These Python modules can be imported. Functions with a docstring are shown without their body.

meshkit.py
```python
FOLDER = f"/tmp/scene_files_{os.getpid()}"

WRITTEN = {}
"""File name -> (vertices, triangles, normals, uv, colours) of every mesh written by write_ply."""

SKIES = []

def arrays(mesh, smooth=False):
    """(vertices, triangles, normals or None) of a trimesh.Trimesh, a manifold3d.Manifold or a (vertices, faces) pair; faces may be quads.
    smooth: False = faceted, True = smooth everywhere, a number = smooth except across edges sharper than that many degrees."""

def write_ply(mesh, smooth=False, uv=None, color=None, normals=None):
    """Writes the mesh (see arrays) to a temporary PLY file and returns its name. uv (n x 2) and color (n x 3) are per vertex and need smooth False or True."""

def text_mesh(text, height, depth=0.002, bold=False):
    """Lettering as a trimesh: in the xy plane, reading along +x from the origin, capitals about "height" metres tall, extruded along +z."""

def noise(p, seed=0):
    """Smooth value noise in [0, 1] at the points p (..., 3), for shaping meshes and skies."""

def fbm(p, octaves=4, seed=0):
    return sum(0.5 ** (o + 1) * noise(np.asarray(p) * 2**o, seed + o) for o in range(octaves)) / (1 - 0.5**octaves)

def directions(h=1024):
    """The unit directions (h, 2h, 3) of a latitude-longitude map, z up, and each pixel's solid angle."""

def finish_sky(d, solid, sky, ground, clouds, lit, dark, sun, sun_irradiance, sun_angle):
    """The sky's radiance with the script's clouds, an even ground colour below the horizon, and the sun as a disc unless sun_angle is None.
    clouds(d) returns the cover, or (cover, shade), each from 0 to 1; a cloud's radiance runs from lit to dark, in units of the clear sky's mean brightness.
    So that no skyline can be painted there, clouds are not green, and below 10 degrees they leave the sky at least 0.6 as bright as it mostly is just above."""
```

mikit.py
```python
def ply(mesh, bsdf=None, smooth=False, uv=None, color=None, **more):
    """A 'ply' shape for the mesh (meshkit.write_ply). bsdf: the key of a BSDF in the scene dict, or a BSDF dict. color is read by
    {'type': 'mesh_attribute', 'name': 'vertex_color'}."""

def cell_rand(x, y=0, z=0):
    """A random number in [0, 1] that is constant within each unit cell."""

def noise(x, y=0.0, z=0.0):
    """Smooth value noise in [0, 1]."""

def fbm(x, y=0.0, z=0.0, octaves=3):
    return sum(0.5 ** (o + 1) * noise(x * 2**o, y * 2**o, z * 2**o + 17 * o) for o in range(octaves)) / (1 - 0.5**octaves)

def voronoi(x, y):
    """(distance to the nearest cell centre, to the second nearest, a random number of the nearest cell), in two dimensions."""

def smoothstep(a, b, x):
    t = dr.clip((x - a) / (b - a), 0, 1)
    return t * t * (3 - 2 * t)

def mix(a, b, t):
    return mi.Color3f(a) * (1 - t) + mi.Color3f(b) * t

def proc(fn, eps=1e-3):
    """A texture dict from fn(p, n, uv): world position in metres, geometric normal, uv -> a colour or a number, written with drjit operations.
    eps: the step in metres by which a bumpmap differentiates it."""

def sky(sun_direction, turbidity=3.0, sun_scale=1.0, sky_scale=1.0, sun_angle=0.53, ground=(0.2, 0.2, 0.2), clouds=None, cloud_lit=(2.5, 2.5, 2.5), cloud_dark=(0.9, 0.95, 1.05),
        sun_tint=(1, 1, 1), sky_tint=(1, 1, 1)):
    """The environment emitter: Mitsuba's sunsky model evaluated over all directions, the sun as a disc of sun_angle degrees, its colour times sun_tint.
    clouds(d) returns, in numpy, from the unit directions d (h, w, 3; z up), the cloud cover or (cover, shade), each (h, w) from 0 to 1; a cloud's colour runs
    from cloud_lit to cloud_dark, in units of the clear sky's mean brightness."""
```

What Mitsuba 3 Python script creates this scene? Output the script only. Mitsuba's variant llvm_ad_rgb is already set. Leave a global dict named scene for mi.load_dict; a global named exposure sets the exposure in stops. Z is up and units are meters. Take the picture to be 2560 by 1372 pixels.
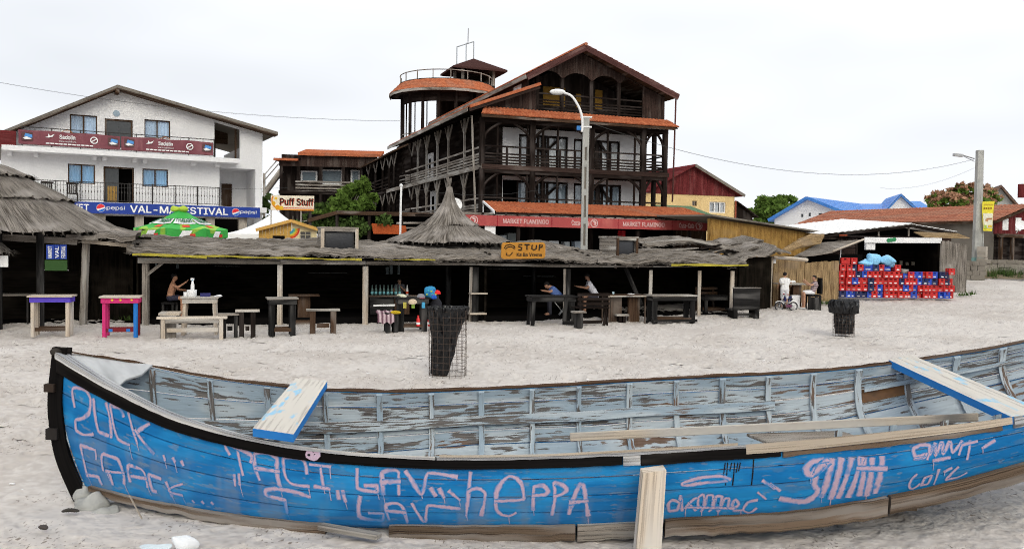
import math, random
import numpy as np, trimesh, drjit as dr, mitsuba as mi, mikit, meshkit
import manifold3d as m3
from shapely.geometry import Polygon, LineString, Point
from shapely.ops import unary_union
from scipy.interpolate import CubicSpline, PchipInterpolator
T = mi.ScalarTransform4f
R = np.random.default_rng(7); random.seed(7)
scene, labels = {}, {}
# ------------------------------------------------------------------ camera, sky, exposure
EYE, FOC, PITCH, ROLL = np.array([0, 0, 2.6]), 2139.0, math.radians(1.82), math.radians(-0.8)
FWD = np.array([0, math.cos(PITCH), -math.sin(PITCH)])
_r0, _u0 = np.array([1.0, 0, 0]), np.cross([1.0, 0, 0], FWD)
UP = _u0 * math.cos(ROLL) + _r0 * math.sin(ROLL)
RIGHT = _r0 * math.cos(ROLL) - _u0 * math.sin(ROLL)
scene['camera'] = {'type': 'perspective', 'fov': math.degrees(2 * math.atan(1280 / FOC)), 'fov_axis': 'x', 'near_clip': 0.1, 'far_clip': 2000.0,
                   'to_world': T().look_at(origin=EYE.tolist(), target=(EYE + FWD).tolist(), up=UP.tolist())}
def cloud_cover(d):
    n = meshkit.fbm(np.stack([d[..., 0] * 2.2, d[..., 1] * 2.2, d[..., 2] * 6.0], -1), 4, 3)
    return np.ones(d.shape[:2]), np.clip((n - 0.44) * 3.4, 0, 1) * 0.8
scene['sky'] = mikit.sky([0.20, -0.80, 0.50], turbidity=4, sun_scale=0.30, sun_angle=34, sun_tint=(0.84, 1.0, 1.24), clouds=cloud_cover, cloud_lit=(2.19, 2.25, 2.34), cloud_dark=(1.68, 1.76, 1.87), ground=(0.4, 0.38, 0.35))
exposure = 2.24

def ray(px, py):
    return FWD + RIGHT * ((px - 1280) / FOC) - UP * ((py - 686) / FOC)
def at(px, py, y):
    """the point of the world that is seen at a pixel of the photograph, at depth y"""
    d = ray(px, py)
    return EYE + d * (y / d[1])
def mix3(a, b, t): return np.asarray(a, float) * (1 - t) + np.asarray(b, float) * t
def sstep(a, b, x):
    t = np.clip((np.asarray(x, float) - a) / (b - a), 0, 1)
    return t * t * (3 - 2 * t)
def gz(x, y):
    """height of the ground"""
    return 1.02 * sstep(0, 28, np.asarray(y, float) + 0.25 * np.asarray(x, float) - 28)

# ------------------------------------------------------------------ meshes: (vertices, triangles, uv)
def cat(ms):
    ms = [m for m in ms if m is not None]
    v, f, t, n = [], [], [], 0
    for a in ms:
        v.append(a[0]); f.append(a[1] + n); t.append(a[2]); n += len(a[0])
    return np.vstack(v), np.vstack(f), np.vstack(t)
_BF = np.array([[0, 1, 3, 2], [4, 6, 7, 5], [0, 4, 5, 1], [2, 3, 7, 6], [0, 2, 6, 4], [1, 5, 7, 3]])
def hexa(c):
    """box from 8 corners indexed by bits x*4 + y*2 + z, uv: u along its longest edge, in metres"""
    c = np.asarray(c, float)
    e = [np.linalg.norm(c[4] - c[0]), np.linalg.norm(c[2] - c[0]), np.linalg.norm(c[1] - c[0])]
    k = int(np.argmax(e)); o = [i for i in range(3) if i != k]
    off = R.random(2) * 50
    loc = np.array([[(i >> 2) & 1, (i >> 1) & 1, i & 1] for i in range(8)]) * np.array(e)
    uv8 = np.stack([loc[:, k] + off[0], loc[:, o[0]] + loc[:, o[1]] + off[1]], 1)
    v = c[_BF].reshape(-1, 3); uv = uv8[_BF].reshape(-1, 2)
    i = np.arange(6)[:, None] * 4
    f = np.vstack([i + [0, 1, 2], i + [0, 2, 3]])
    if np.linalg.det(np.array([c[4] - c[0], c[2] - c[0], c[1] - c[0]])) < 0: f = f[:, ::-1]
    return v, f, uv
def box(x0, x1, y0, y1, z0, z1):
    return hexa([[x0 if not i & 4 else x1, y0 if not i & 2 else y1, z0 if not i & 1 else z1] for i in range(8)])
def beam(p, q, w, h, up=(0, 0, 1), taper=1.0):
    """square timber from p to q: w across, h along up"""
    p, q = np.asarray(p, float), np.asarray(q, float)
    d = (q - p) / np.linalg.norm(q - p)
    up = np.asarray(up, float)
    if abs(d @ up) > 0.99 * np.linalg.norm(up): up = np.array([0, 1.0, 0])
    s = np.cross(d, up); s /= np.linalg.norm(s); u = np.cross(s, d)
    c = []
    for i in range(8):
        k = taper if i & 4 else 1.0
        c.append((q if i & 4 else p) + s * (w / 2 * k if i & 2 else -w / 2 * k) + u * (h / 2 * k if i & 1 else -h / 2 * k))
    return hexa(c)
def tube(pts, r, n=8, cap=True):
    p = np.asarray(pts, float); r = np.broadcast_to(np.asarray(r, float), (len(p),))
    t = np.gradient(p, axis=0); t /= np.linalg.norm(t, axis=1, keepdims=True) + 1e-12
    a = np.cross(t[0], [0, 0, 1.0] if abs(t[0][2]) < 0.9 else [1.0, 0, 0]); a /= np.linalg.norm(a)
    rows = []; L = 0; uv = []; ang = np.arange(n) * 2 * math.pi / n; off = R.random(2) * 40
    for i in range(len(p)):
        a = a - t[i] * (a @ t[i]); a /= np.linalg.norm(a); b = np.cross(t[i], a)
        if i: L += np.linalg.norm(p[i] - p[i - 1])
        rows.append(p[i] + r[i] * (np.cos(ang)[:, None] * a + np.sin(ang)[:, None] * b))
        uv.append(np.stack([np.full(n, L + off[0]), ang * max(r[i], 0.02) + off[1]], 1))
    v = np.vstack(rows); uv = np.vstack(uv); f = []
    for i in range(len(p) - 1):
        for j in range(n):
            k = (j + 1) % n
            f += [[i * n + j, i * n + k, i * n + n + k], [i * n + j, i * n + n + k, i * n + n + j]]
    if cap:
        v = np.vstack([v, p[0], p[-1]]); uv = np.vstack([uv, uv[0], uv[-1]]); m = len(p) * n
        for j in range(n):
            k = (j + 1) % n
            f += [[m, k, j], [m + 1, m - n + j, m - n + k]]
    return v, np.array(f), uv
def rod(p, q, r, n=8): return tube([p, q], r, n)
def sheet(P, uv=None, thick=0.0, flip=False, closed_u=False):
    """grid of points P (nu, nv, 3) as a sheet, with a thickness along its normals"""
    P = np.asarray(P, float); nu, nv = P.shape[:2]
    if uv is None:
        du = np.concatenate([[0], np.cumsum(np.linalg.norm(np.diff(P[:, nv // 2], axis=0), axis=1))])
        dv = np.concatenate([[0], np.cumsum(np.linalg.norm(np.diff(P[nu // 2], axis=0), axis=1))])
        uv = np.stack(np.meshgrid(du, dv, indexing='ij'), -1) + R.random(2) * 30
    i, j = np.meshgrid(np.arange(nu - 1), np.arange(nv - 1), indexing='ij')
    a, b, c, d = i * nv + j, i * nv + nv + j, i * nv + nv + j + 1, i * nv + j + 1
    f = np.vstack([np.stack([a, b, c], -1).reshape(-1, 3), np.stack([a, c, d], -1).reshape(-1, 3)])
    if flip: f = f[:, ::-1]
    v = P.reshape(-1, 3); uvf = uv.reshape(-1, 2)
    if not thick: return v, f, uvf
    g1 = np.gradient(P, axis=0); g2 = np.gradient(P, axis=1)
    n = np.cross(g1, g2); n /= np.linalg.norm(n, axis=-1, keepdims=True) + 1e-12
    if flip: n = -n
    w = (P - n * thick).reshape(-1, 3); N = len(v)
    rim = np.concatenate([np.arange(nv) , nv - 1 + nv * np.arange(1, nu), (nu - 1) * nv + np.arange(nv - 2, -1, -1), nv * np.arange(nu - 2, 0, -1)])
    k = np.roll(rim, -1)
    side = np.vstack([np.stack([rim, rim + N, k + N], 1), np.stack([rim, k + N, k], 1)])
    vv = np.vstack([v, w]); M = len(vv)                      # rim faces keep vertices of their own
    vv = np.vstack([vv, vv[side.ravel()]]); uu = np.vstack([uvf, uvf]); uu = np.vstack([uu, uu[side.ravel()]])
    s2 = np.arange(len(side) * 3).reshape(-1, 3) + M
    if flip: s2 = s2[:, ::-1]
    return vv, np.vstack([f, f[:, ::-1] + N, s2[:, ::-1]]), uu
def prism(poly, w2, n2, depth):
    """2D polygon (a, b) -> world by w2(a, b), extruded by depth along n2"""
    poly = poly if isinstance(poly, Polygon) else Polygon(poly)
    m = trimesh.creation.extrude_polygon(poly, 1.0, engine='earcut')
    v = np.asarray(m.vertices); n2 = np.asarray(n2, float)
    V = np.array([w2(a, b) for a, b in v[:, :2]]) + n2 * (v[:, 2:] * depth)
    f = np.asarray(m.faces)
    tri = V[f]; vol = np.einsum('ij,ij->i', tri[:, 0], np.cross(tri[:, 1], tri[:, 2])).sum()
    if vol < 0: f = f[:, ::-1]
    V2 = V[f.ravel()]; uv = v[f.ravel()]
    return V2, np.arange(len(V2)).reshape(-1, 3), np.stack([uv[:, 1] + uv[:, 2] * depth, uv[:, 0] + uv[:, 2] * depth], 1)
def tri(m):
    """trimesh or manifold -> mesh triple"""
    if hasattr(m, 'to_mesh'):
        q = m.to_mesh(); v, f = np.asarray(q.vert_properties)[:, :3].astype(float), np.asarray(q.tri_verts).astype(int)
    else: v, f = np.asarray(m.vertices, float), np.asarray(m.faces)
    return v, f, np.stack([v[:, 2], v[:, 0] + v[:, 1]], 1)
def lathe(prof, c, n=20, squash=(1, 1)):
    prof = np.asarray(prof, float); a = np.arange(n + 1) * 2 * math.pi / n
    P = np.stack([np.stack([c[0] + squash[0] * r * np.cos(a), c[1] + squash[1] * r * np.sin(a), np.full(n + 1, c[2] + z)], -1) for r, z in prof])
    return sheet(P, flip=True)
def ball(c, r, sub=2, k=(1, 1, 1)):
    m = trimesh.creation.icosphere(sub); m.apply_scale(np.asarray(k, float) * r); m.apply_translation(c); return tri(m)
def move(m, rotz=0.0, loc=(0, 0, 0), scale=1.0):
    c, s = math.cos(rotz), math.sin(rotz)
    return (m[0] * scale) @ np.array([[c, s, 0], [-s, c, 0], [0, 0, 1]]) + np.asarray(loc, float), m[1], m[2]
def jitter(m, a, k=3.0, seed=0):
    v = m[0]; d = np.stack([meshkit.noise(v * k, seed + i) for i in range(3)], -1) - 0.5
    return v + d * 2 * a, m[1], m[2]

# ------------------------------------------------------------------ entries of the scene
_count = {}
def key_for(base):
    n = _count.get(base, 0); _count[base] = n + 1
    return base if n == 0 else f'{base}_{n:03d}'
def thing(name, label, cat_, group=None):
    k = key_for(name); labels[k] = {'label': label, 'category': cat_}
    if group: labels[k]['group'] = group
    return k
def put(key, mesh, mat, smooth=False, color=None):
    v, f, uv = mesh
    if smooth not in (False, True): uv = None
    scene[key] = mikit.ply((v, f), mat, smooth, uv=uv, color=None if color is None else np.tile(np.asarray(color, float), (len(v), 1)) if np.ndim(color) == 1 else color)
    return key
def part(parent, name, mesh, mat, smooth=False, color=None, label=None, kind=None):
    k = key_for(parent + '__' + name)
    put(k, mesh, mat, smooth, color)
    if label or kind: labels[k] = {}
    if label: labels[k]['label'] = label
    if kind: labels[k]['kind'] = kind
    return k
def solo(name, label, cat_, mesh, mat, smooth=False, color=None, group=None):
    k = thing(name, label, cat_, group); put(k, mesh, mat, smooth, color); return k
def setting(name, mesh, mat, smooth=False, kind='structure', label=None):
    k = key_for(name); put(k, mesh, mat, smooth); labels[k] = {'kind': kind}
    if label: labels[k]['label'] = label
    return k
class Frame:
    """upright local axes of a building: u along its front, v into its depth, z up"""
    def __init__(s, o, deg):
        a = math.radians(deg); s.o = np.array([o[0], o[1], 0.0]); s.u = np.array([math.cos(a), math.sin(a), 0]); s.v = np.array([-math.sin(a), math.cos(a), 0])
    def __call__(s, u, v, z): return s.o + s.u * u + s.v * v + np.array([0, 0, z])
    def box(s, u0, u1, v0, v1, z0, z1):
        return hexa([s(u1 if i & 4 else u0, v1 if i & 2 else v0, z1 if i & 1 else z0) for i in range(8)])
    def beam(s, p, q, w, h=None): return beam(s(*p), s(*q), w, h or w)
    def rod(s, p, q, r, n=6): return rod(s(*p), s(*q), r, n)
    def pick(s, px, py, v=0.0):
        """(u, z) on the upright plane at depth v that a pixel of the photograph shows"""
        d = ray(px, py); n = s.v; k = ((s.o + s.v * v - EYE) @ n) / (d @ n); p = EYE + d * k
        return (p - s.o) @ s.u, p[2]
    def face(s, poly, v, depth): return prism(poly, lambda a, b: s(a, v, b), s.v, depth)
    def plane(s, p4, thick):
        """roof slab over four (u, v, z) corners in order, thickness downwards"""
        c = [s(*p) for p in p4]
        lo = [p - np.array([0, 0, thick]) for p in c]
        return hexa([lo[0], c[0], lo[3], c[3], lo[1], c[1], lo[2], c[2]])

# ------------------------------------------------------------------ materials
def C(*c): return mi.Color3f(*c)
nz, fb, ss, mx = mikit.noise, mikit.fbm, mikit.smoothstep, mikit.mix
def rgb(c): return {'type': 'rgb', 'value': list(map(float, c))}
def diff(key, c): scene[key] = {'type': 'twosided', 'bsdf': {'type': 'diffuse', 'reflectance': c if isinstance(c, dict) else rgb(c)}}
def prin(key, c, rough=0.6, spec=0.3, bump=None, scale=1.0, **k):
    b = {'type': 'principled', 'base_color': c if isinstance(c, dict) else rgb(c), 'roughness': rough, 'specular': spec, **k}
    if bump: b = {'type': 'bumpmap', 'arbitrary': bump, 'scale': scale, 'bsdf': b}
    scene[key] = {'type': 'twosided', 'bsdf': b}
VC = {'type': 'mesh_attribute', 'name': 'vertex_color'}
prin('paint_rough', VC, 0.75, 0.2)
prin('paint_gloss', VC, 0.35, 0.45)
prin('plain_metal', VC, 0.4, 0.5, metallic=0.6)
def wood(a, b, c, worn=0.5, stretch=1.6):
    """long grain along uv.x: a fresh tone, b dark grain, c weathered grey"""
    def fn(p, n, uv):
        g = fb(uv.x * stretch, uv.y * 95.0, 1.0, 3)
        w = fb(uv.x * 0.9, uv.y * 5.0, 4.0, 3)
        k = nz(uv.x * 0.35, uv.y * 3.0, 9.0)
        col = mx(mx(a, b, ss(0.42, 0.75, g)), c, ss(0.62 - worn * 0.4, 0.95 - worn * 0.4, w))
        return col * (0.72 + 0.56 * k)
    return mikit.proc(fn)
diff('wood_dark', wood((0.021, 0.0155, 0.0135), (0.010, 0.008, 0.0075), (0.048, 0.040, 0.037), 0.45))
diff('wood_grey', wood((0.26, 0.23, 0.20), (0.08, 0.07, 0.06), (0.38, 0.36, 0.33), 0.5))
diff('wood_pale', wood((0.52, 0.445, 0.36), (0.33, 0.27, 0.21), (0.49, 0.46, 0.42), 0.5))
diff('wood_brown', wood((0.085, 0.052, 0.034), (0.036, 0.022, 0.016), (0.17, 0.14, 0.12), 0.35))
diff('wood_black', wood((0.022, 0.021, 0.021), (0.010, 0.010, 0.010), (0.075, 0.072, 0.070), 0.35))
def thatch_fn(a, b, c):
    def fn(p, n, uv):
        g = fb(uv.x * 2.0, uv.y * 60.0, 2.0, 3)
        w = fb(p.x * 1.1, p.y * 1.1, p.z * 2.0, 3)
        return mx(mx(b, a, ss(0.3, 0.65, g)), c, ss(0.5, 0.8, w) * 0.7) * (0.75 + 0.5 * nz(uv.y * 9.0, uv.x * 3.0, 5.0))
    return mikit.proc(fn)
diff('thatch', thatch_fn((0.24, 0.215, 0.19), (0.07, 0.06, 0.05), (0.33, 0.30, 0.275)))
diff('reed_dark', thatch_fn((0.013, 0.010, 0.008), (0.004, 0.004, 0.003), (0.022, 0.018, 0.014)))  # reed blackened, the shade of the interiors put into its colour
diff('reed_tan', thatch_fn((0.34, 0.24, 0.13), (0.12, 0.075, 0.04), (0.27, 0.20, 0.13)))
# ------------------------------------------------------------------ sand
def sand_col(p, n, uv):
    w = fb(p.x * 0.5, p.y * 0.5, 0.0, 3)
    g = fb(p.x * 14.0, p.y * 14.0, 3.0, 2)
    f = nz(p.x * 55.0, p.y * 28.0, 7.0)
    col = mx((0.495, 0.452, 0.415), (0.605, 0.567, 0.533), ss(0.3, 0.7, w * 0.55 + g * 0.45))
    near = ss(8.2, 5.5, p.y)                                      # sand turns darker and warmer towards its near edge
    col = mx(col, col * C(0.86, 0.78, 0.715), near * 0.95)
    bits = ss(0.80, 0.90, f) * ss(0.45, 0.6, nz(p.x * 2.3, p.y * 2.3, 2.0))
    return mx(col, (0.16, 0.12, 0.09), bits * 0.75)
def sand_bump(p, n, uv): return fb(p.x * 9.0, p.y * 9.0, 0.0, 4) * 0.05 + nz(p.x * 70.0, p.y * 70.0) * 0.004
scene['sand_mat'] = {'type': 'twosided', 'bsdf': {'type': 'bumpmap', 'arbitrary': mikit.proc(sand_bump, 0.01), 'scale': 0.9, 'bsdf': {'type': 'diffuse', 'reflectance': mikit.proc(sand_col)}}}
def sand_h(x, y):
    q = np.stack([x * 1.9, y * 1.9, x * 0], -1)
    foot = meshkit.noise(np.stack([x * 3.6, y * 3.6, x * 0], -1), 5)
    foot2 = meshkit.noise(np.stack([x * 8.5 + 3, y * 8.5, x * 0], -1), 8)
    pits = -0.075 * sstep(0.60, 0.82, foot) + 0.04 * sstep(0.5, 0.62, foot) - 0.028 * sstep(0.62, 0.85, foot2)
    h = gz(x, y) + (meshkit.fbm(q, 3, 2) - 0.5) * 0.075 + pits * np.clip(1.4 - y / 60, 0.3, 1)
    h += (meshkit.fbm(np.stack([x * 0.22, y * 0.22, x * 0], -1), 2, 4) - 0.5) * 0.22
    k = np.exp(-(np.abs(y - 8.2) / 1.6) ** 4) * (np.abs(x - 1) < 9)   # the hollow in which the boat lies
    return h * (1 - 0.75 * k) - 0.02 - 0.03 * k + 0.22 * sstep(2.0, 6.2, x) * np.exp(-(np.abs(y - 8.9) / 1.9) ** 4)
def sand_mesh():
    a = np.tan(np.radians(np.linspace(-44, 44, 760))); y = np.concatenate([np.exp(np.linspace(math.log(4.0), math.log(75), 520)), [90, 120, 180, 320, 700]])
    X, Y = np.meshgrid(a, y, indexing='ij'); X = X * (Y + 1.5)
    Z = sand_h(X, Y); Z = np.where(Y > 80, gz(X, Y) - 0.3, Z)
    return sheet(np.stack([X, Y, Z], -1), uv=np.stack([X, Y], -1))
setting('sand', sand_mesh(), 'sand_mat', True)
setting('ground', box(-900, 900, -400, 900, -1.9, -0.7), 'sand_mat')
# ------------------------------------------------------------------ building materials and helpers
def plaster(a, b, sc=0.6):
    def fn(p, n, uv):
        w = fb(p.x * sc + p.y * sc, p.z * sc, 3.0, 4); s = fb((p.x + p.y) * 5.0, p.z * 0.7, 6.0, 3)
        return mx(a, b, ss(0.45, 0.8, w * 0.6 + s * 0.4)) * (0.94 + 0.12 * nz((p.x + p.y) * 22.0, p.z * 22.0, 1.0))
    return mikit.proc(fn)
diff('plaster_white', plaster((0.74, 0.74, 0.75), (0.68, 0.68, 0.69), 0.9))
diff('plaster_yellow', plaster((0.70, 0.52, 0.26), (0.62, 0.45, 0.22)))
def tile_fn(a, b, c):
    def fn(p, n, uv):
        k = mikit.cell_rand(uv.x * 4.4, uv.y * 2.9, 3.0); w = fb(p.x * 0.9 + p.y * 0.9, p.z * 1.3, 2.0, 3)
        return mx(mx(a, b, k), c, ss(0.52, 0.8, w) * 0.6) * (0.85 + 0.3 * nz(uv.x * 14.0, uv.y * 14.0, 1.0))
    return mikit.proc(fn)
diff('tile_orange', tile_fn((0.45, 0.150, 0.073), (0.37, 0.108, 0.052), (0.33, 0.155, 0.10)))
diff('tile_red', tile_fn((0.40, 0.165, 0.105), (0.31, 0.12, 0.08), (0.31, 0.19, 0.14)))
diff('tile_brown', tile_fn((0.20, 0.13, 0.10), (0.15, 0.10, 0.08), (0.22, 0.18, 0.15)))
prin('tile_blue', tile_fn((0.035, 0.16, 0.50), (0.05, 0.20, 0.56), (0.07, 0.22, 0.50)), 0.4, 0.4)
diff('maroon_board', wood((0.14, 0.028, 0.030), (0.08, 0.018, 0.018), (0.17, 0.05, 0.05), 0.3))
diff('concrete', plaster((0.40, 0.40, 0.38), (0.28, 0.28, 0.265), 1.6))
diff('roof_grey', plaster((0.20, 0.18, 0.155), (0.12, 0.105, 0.09), 0.8))
diff('dark_room', (0.006, 0.0055, 0.0055))  # near black, the shade inside rooms put into the colour
diff('ochre_wall', thatch_fn((0.36, 0.215, 0.065), (0.20, 0.11, 0.035), (0.30, 0.19, 0.075)))
diff('stone', plaster((0.42, 0.38, 0.33), (0.26, 0.23, 0.19), 2.5))
scene['glass'] = {'type': 'thindielectric', 'int_ior': 1.5}
prin('flat_white', (0.78, 0.78, 0.78), 0.6, 0.2)
prin('sign_blue', (0.012, 0.040, 0.26), 0.45, 0.3)
prin('sign_red', plaster((0.38, 0.062, 0.060), (0.46, 0.115, 0.10), 1.0), 0.5, 0.3)
prin('banner_maroon', plaster((0.17, 0.045, 0.06), (0.25, 0.095, 0.11), 1.4), 0.5, 0.3)
def quad(fr, p4): return sheet(np.array([[fr(*p4[0]), fr(*p4[3])], [fr(*p4[1]), fr(*p4[2])]]))
def tile_roof(parent, fr, ll, lr, ur, ul, mat, course=0.36, pitch=0.23, name='tile_course'):
    """courses of curved tiles, from the lower edge ll-lr to the upper edge ul-ur (frame coordinates)"""
    ll, lr, ur, ul = (fr(*p) for p in (ll, lr, ur, ul))
    n = max(2, int(round(np.linalg.norm((ul + ur) / 2 - (ll + lr) / 2) / course)))
    up = np.cross(lr - ll, ul - ll); up /= np.linalg.norm(up); up *= np.sign(up[2])
    wl = max(np.linalg.norm(lr - ll), np.linalg.norm(ur - ul)); cols = int(wl / pitch * 6) + 2
    a = np.linspace(0, 1, cols); wave = np.abs(np.sin(a * wl / pitch * math.pi)) * 0.045
    for k in range(n):
        t0, t1 = k / n, min((k + 1.25) / n, 1.0)
        rows = []
        for t, lift in ((t0, 0.0), (t0, 0.035), (t1, 0.004)):
            e0, e1 = ll * (1 - t) + ul * t, lr * (1 - t) + ur * t
            jit = 0.012 * (meshkit.noise(np.stack([a * wl * 1.3, a * 0 + k, a * 0], -1)) - 0.5)
            rows.append(e0 + (e1 - e0) * a[:, None] + up * (wave * (lift > 0) + lift + jit)[:, None])
        P = np.stack(rows, 1)
        uv = np.stack([np.repeat((a * wl)[:, None], 3, 1), np.broadcast_to(np.array([k / 2.9, k / 2.9 + 0.05, k / 2.9 + 0.3]), (cols, 3))], -1)
        part(parent, name, sheet(P, uv), mat)
def lettering(fr, text, u0, v, z0, height, width=None, bold=True, slope=0.0, depth=0.012):
    m = meshkit.text_mesh(text, height, depth, bold); V = np.asarray(m.vertices).copy()
    if width: V[:, 0] *= width / (V[:, 0].max() - V[:, 0].min())
    P = np.array([fr(u0 + x, v - d, z0 + y + slope * x) for x, y, d in V])
    return P, np.asarray(m.faces), np.stack([V[:, 0], V[:, 1]], 1)
def disc(fr, u, v, z, r, n=20, a0=0.0, a1=2 * math.pi, r0=0.0, thick=0.01):
    a = np.linspace(a0, a1, n); o = [(u + r * math.cos(t), z + r * math.sin(t)) for t in a]
    if r0: o += [(u + r0 * math.cos(t), z + r0 * math.sin(t)) for t in a[::-1]]
    return fr.face(Polygon(o).buffer(0), v - thick, thick)
def rect(u0, z0, u1, z1): return Polygon([(u0, z0), (u1, z0), (u1, z1), (u0, z1)])
def prect(fr, a, b, v=0.0):
    """upright rectangle on a facade between two pixels of the photograph"""
    (u0, z1), (u1, z0) = fr.pick(*a, v), fr.pick(*b, v); return u0, z0, u1, z1
def window(parent, fr, r, v, frame_mat='wood_brown', panes=2, curtain=(0.62, 0.68, 0.74), fw=0.06, name='window', dark=False):
    u0, z0, u1, z1 = r
    ring = rect(*r).difference(rect(u0 + fw, z0 + fw, u1 - fw, z1 - fw))
    for k in range(1, panes):
        um = u0 + (u1 - u0) * k / panes; ring = ring.union(rect(um - fw * 0.6, z0, um + fw * 0.6, z1))
    w = part(parent, name, fr.face(ring.buffer(0), v + 0.05, 0.07), frame_mat)
    for k in range(panes):
        a, b = u0 + (u1 - u0) * k / panes + fw * 0.6, u0 + (u1 - u0) * (k + 1) / panes - fw * 0.6
        part(w, 'pane', quad(fr, [(a, v + 0.10, z0 + fw), (b, v + 0.10, z0 + fw), (b, v + 0.10, z1 - fw), (a, v + 0.10, z1 - fw)]), 'glass')
        if not dark:
            n = 25; x = np.linspace(a, b, n); P = np.array([[fr(q, v + 0.20 + 0.025 * math.sin(q * 38), z0), fr(q, v + 0.20 + 0.025 * math.sin(q * 38 + 0.4), z1)] for q in x])
            part(w, 'curtain', sheet(P), 'paint_rough', color=np.asarray(curtain) * (1.0 if k else 0.85))
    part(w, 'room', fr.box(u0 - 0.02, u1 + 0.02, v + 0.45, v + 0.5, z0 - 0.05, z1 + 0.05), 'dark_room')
    return w
# ------------------------------------------------------------------ white guesthouse
W = Frame((-21.76, 47.5), 28.5)
gh = thing('white_guesthouse', 'white three storey guesthouse with brown windows, balconies and a low grey gable roof', 'building')
wu = lambda px, py, v=0.0: W.pick(px, py, v)
pk, re_, le = wu(294, 226), wu(660, 336), wu(-30, 352)
uL, uR = wu(2, 420)[0], wu(656, 430)[0]
zB = 1.0
wall = Polygon([(uL, zB), (uR, zB), (uR, np.interp(uR, [pk[0], re_[0]], [pk[1], re_[1]])), pk, (uL, np.interp(uL, [le[0], pk[0]], [le[1], pk[1]]))])
R1, R2, R3, R4 = prect(W, (174.5, 285), (243, 338)), prect(W, (361, 298), (425.5, 348)), prect(W, (170, 409), (238, 461)), prect(W, (356, 421), (420, 469))
D1, D2 = prect(W, (262, 296), (332, 372)), prect(W, (258.6, 415.7), (335, 508))
O1, O2 = prect(W, (536, 293), (600, 400)), prect(W, (549, 419), (638, 519))
shop = (uL + 0.4, zB - 0.1, uR - 0.5, wu(300, 535)[1] - 0.1)
for r in (R1, R2, R3, R4, D1, D2, shop): wall = wall.difference(rect(*r))
ro1 = Polygon([(O1[0], O1[1]), (O1[2], O1[1]), (O1[2], np.interp(O1[2], [pk[0], re_[0]], [pk[1], re_[1]]) - 0.12), (O1[0], np.interp(O1[0], [pk[0], re_[0]], [pk[1], re_[1]]) - 0.12)])
wall = wall.difference(ro1).difference(rect(*O2))
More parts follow.
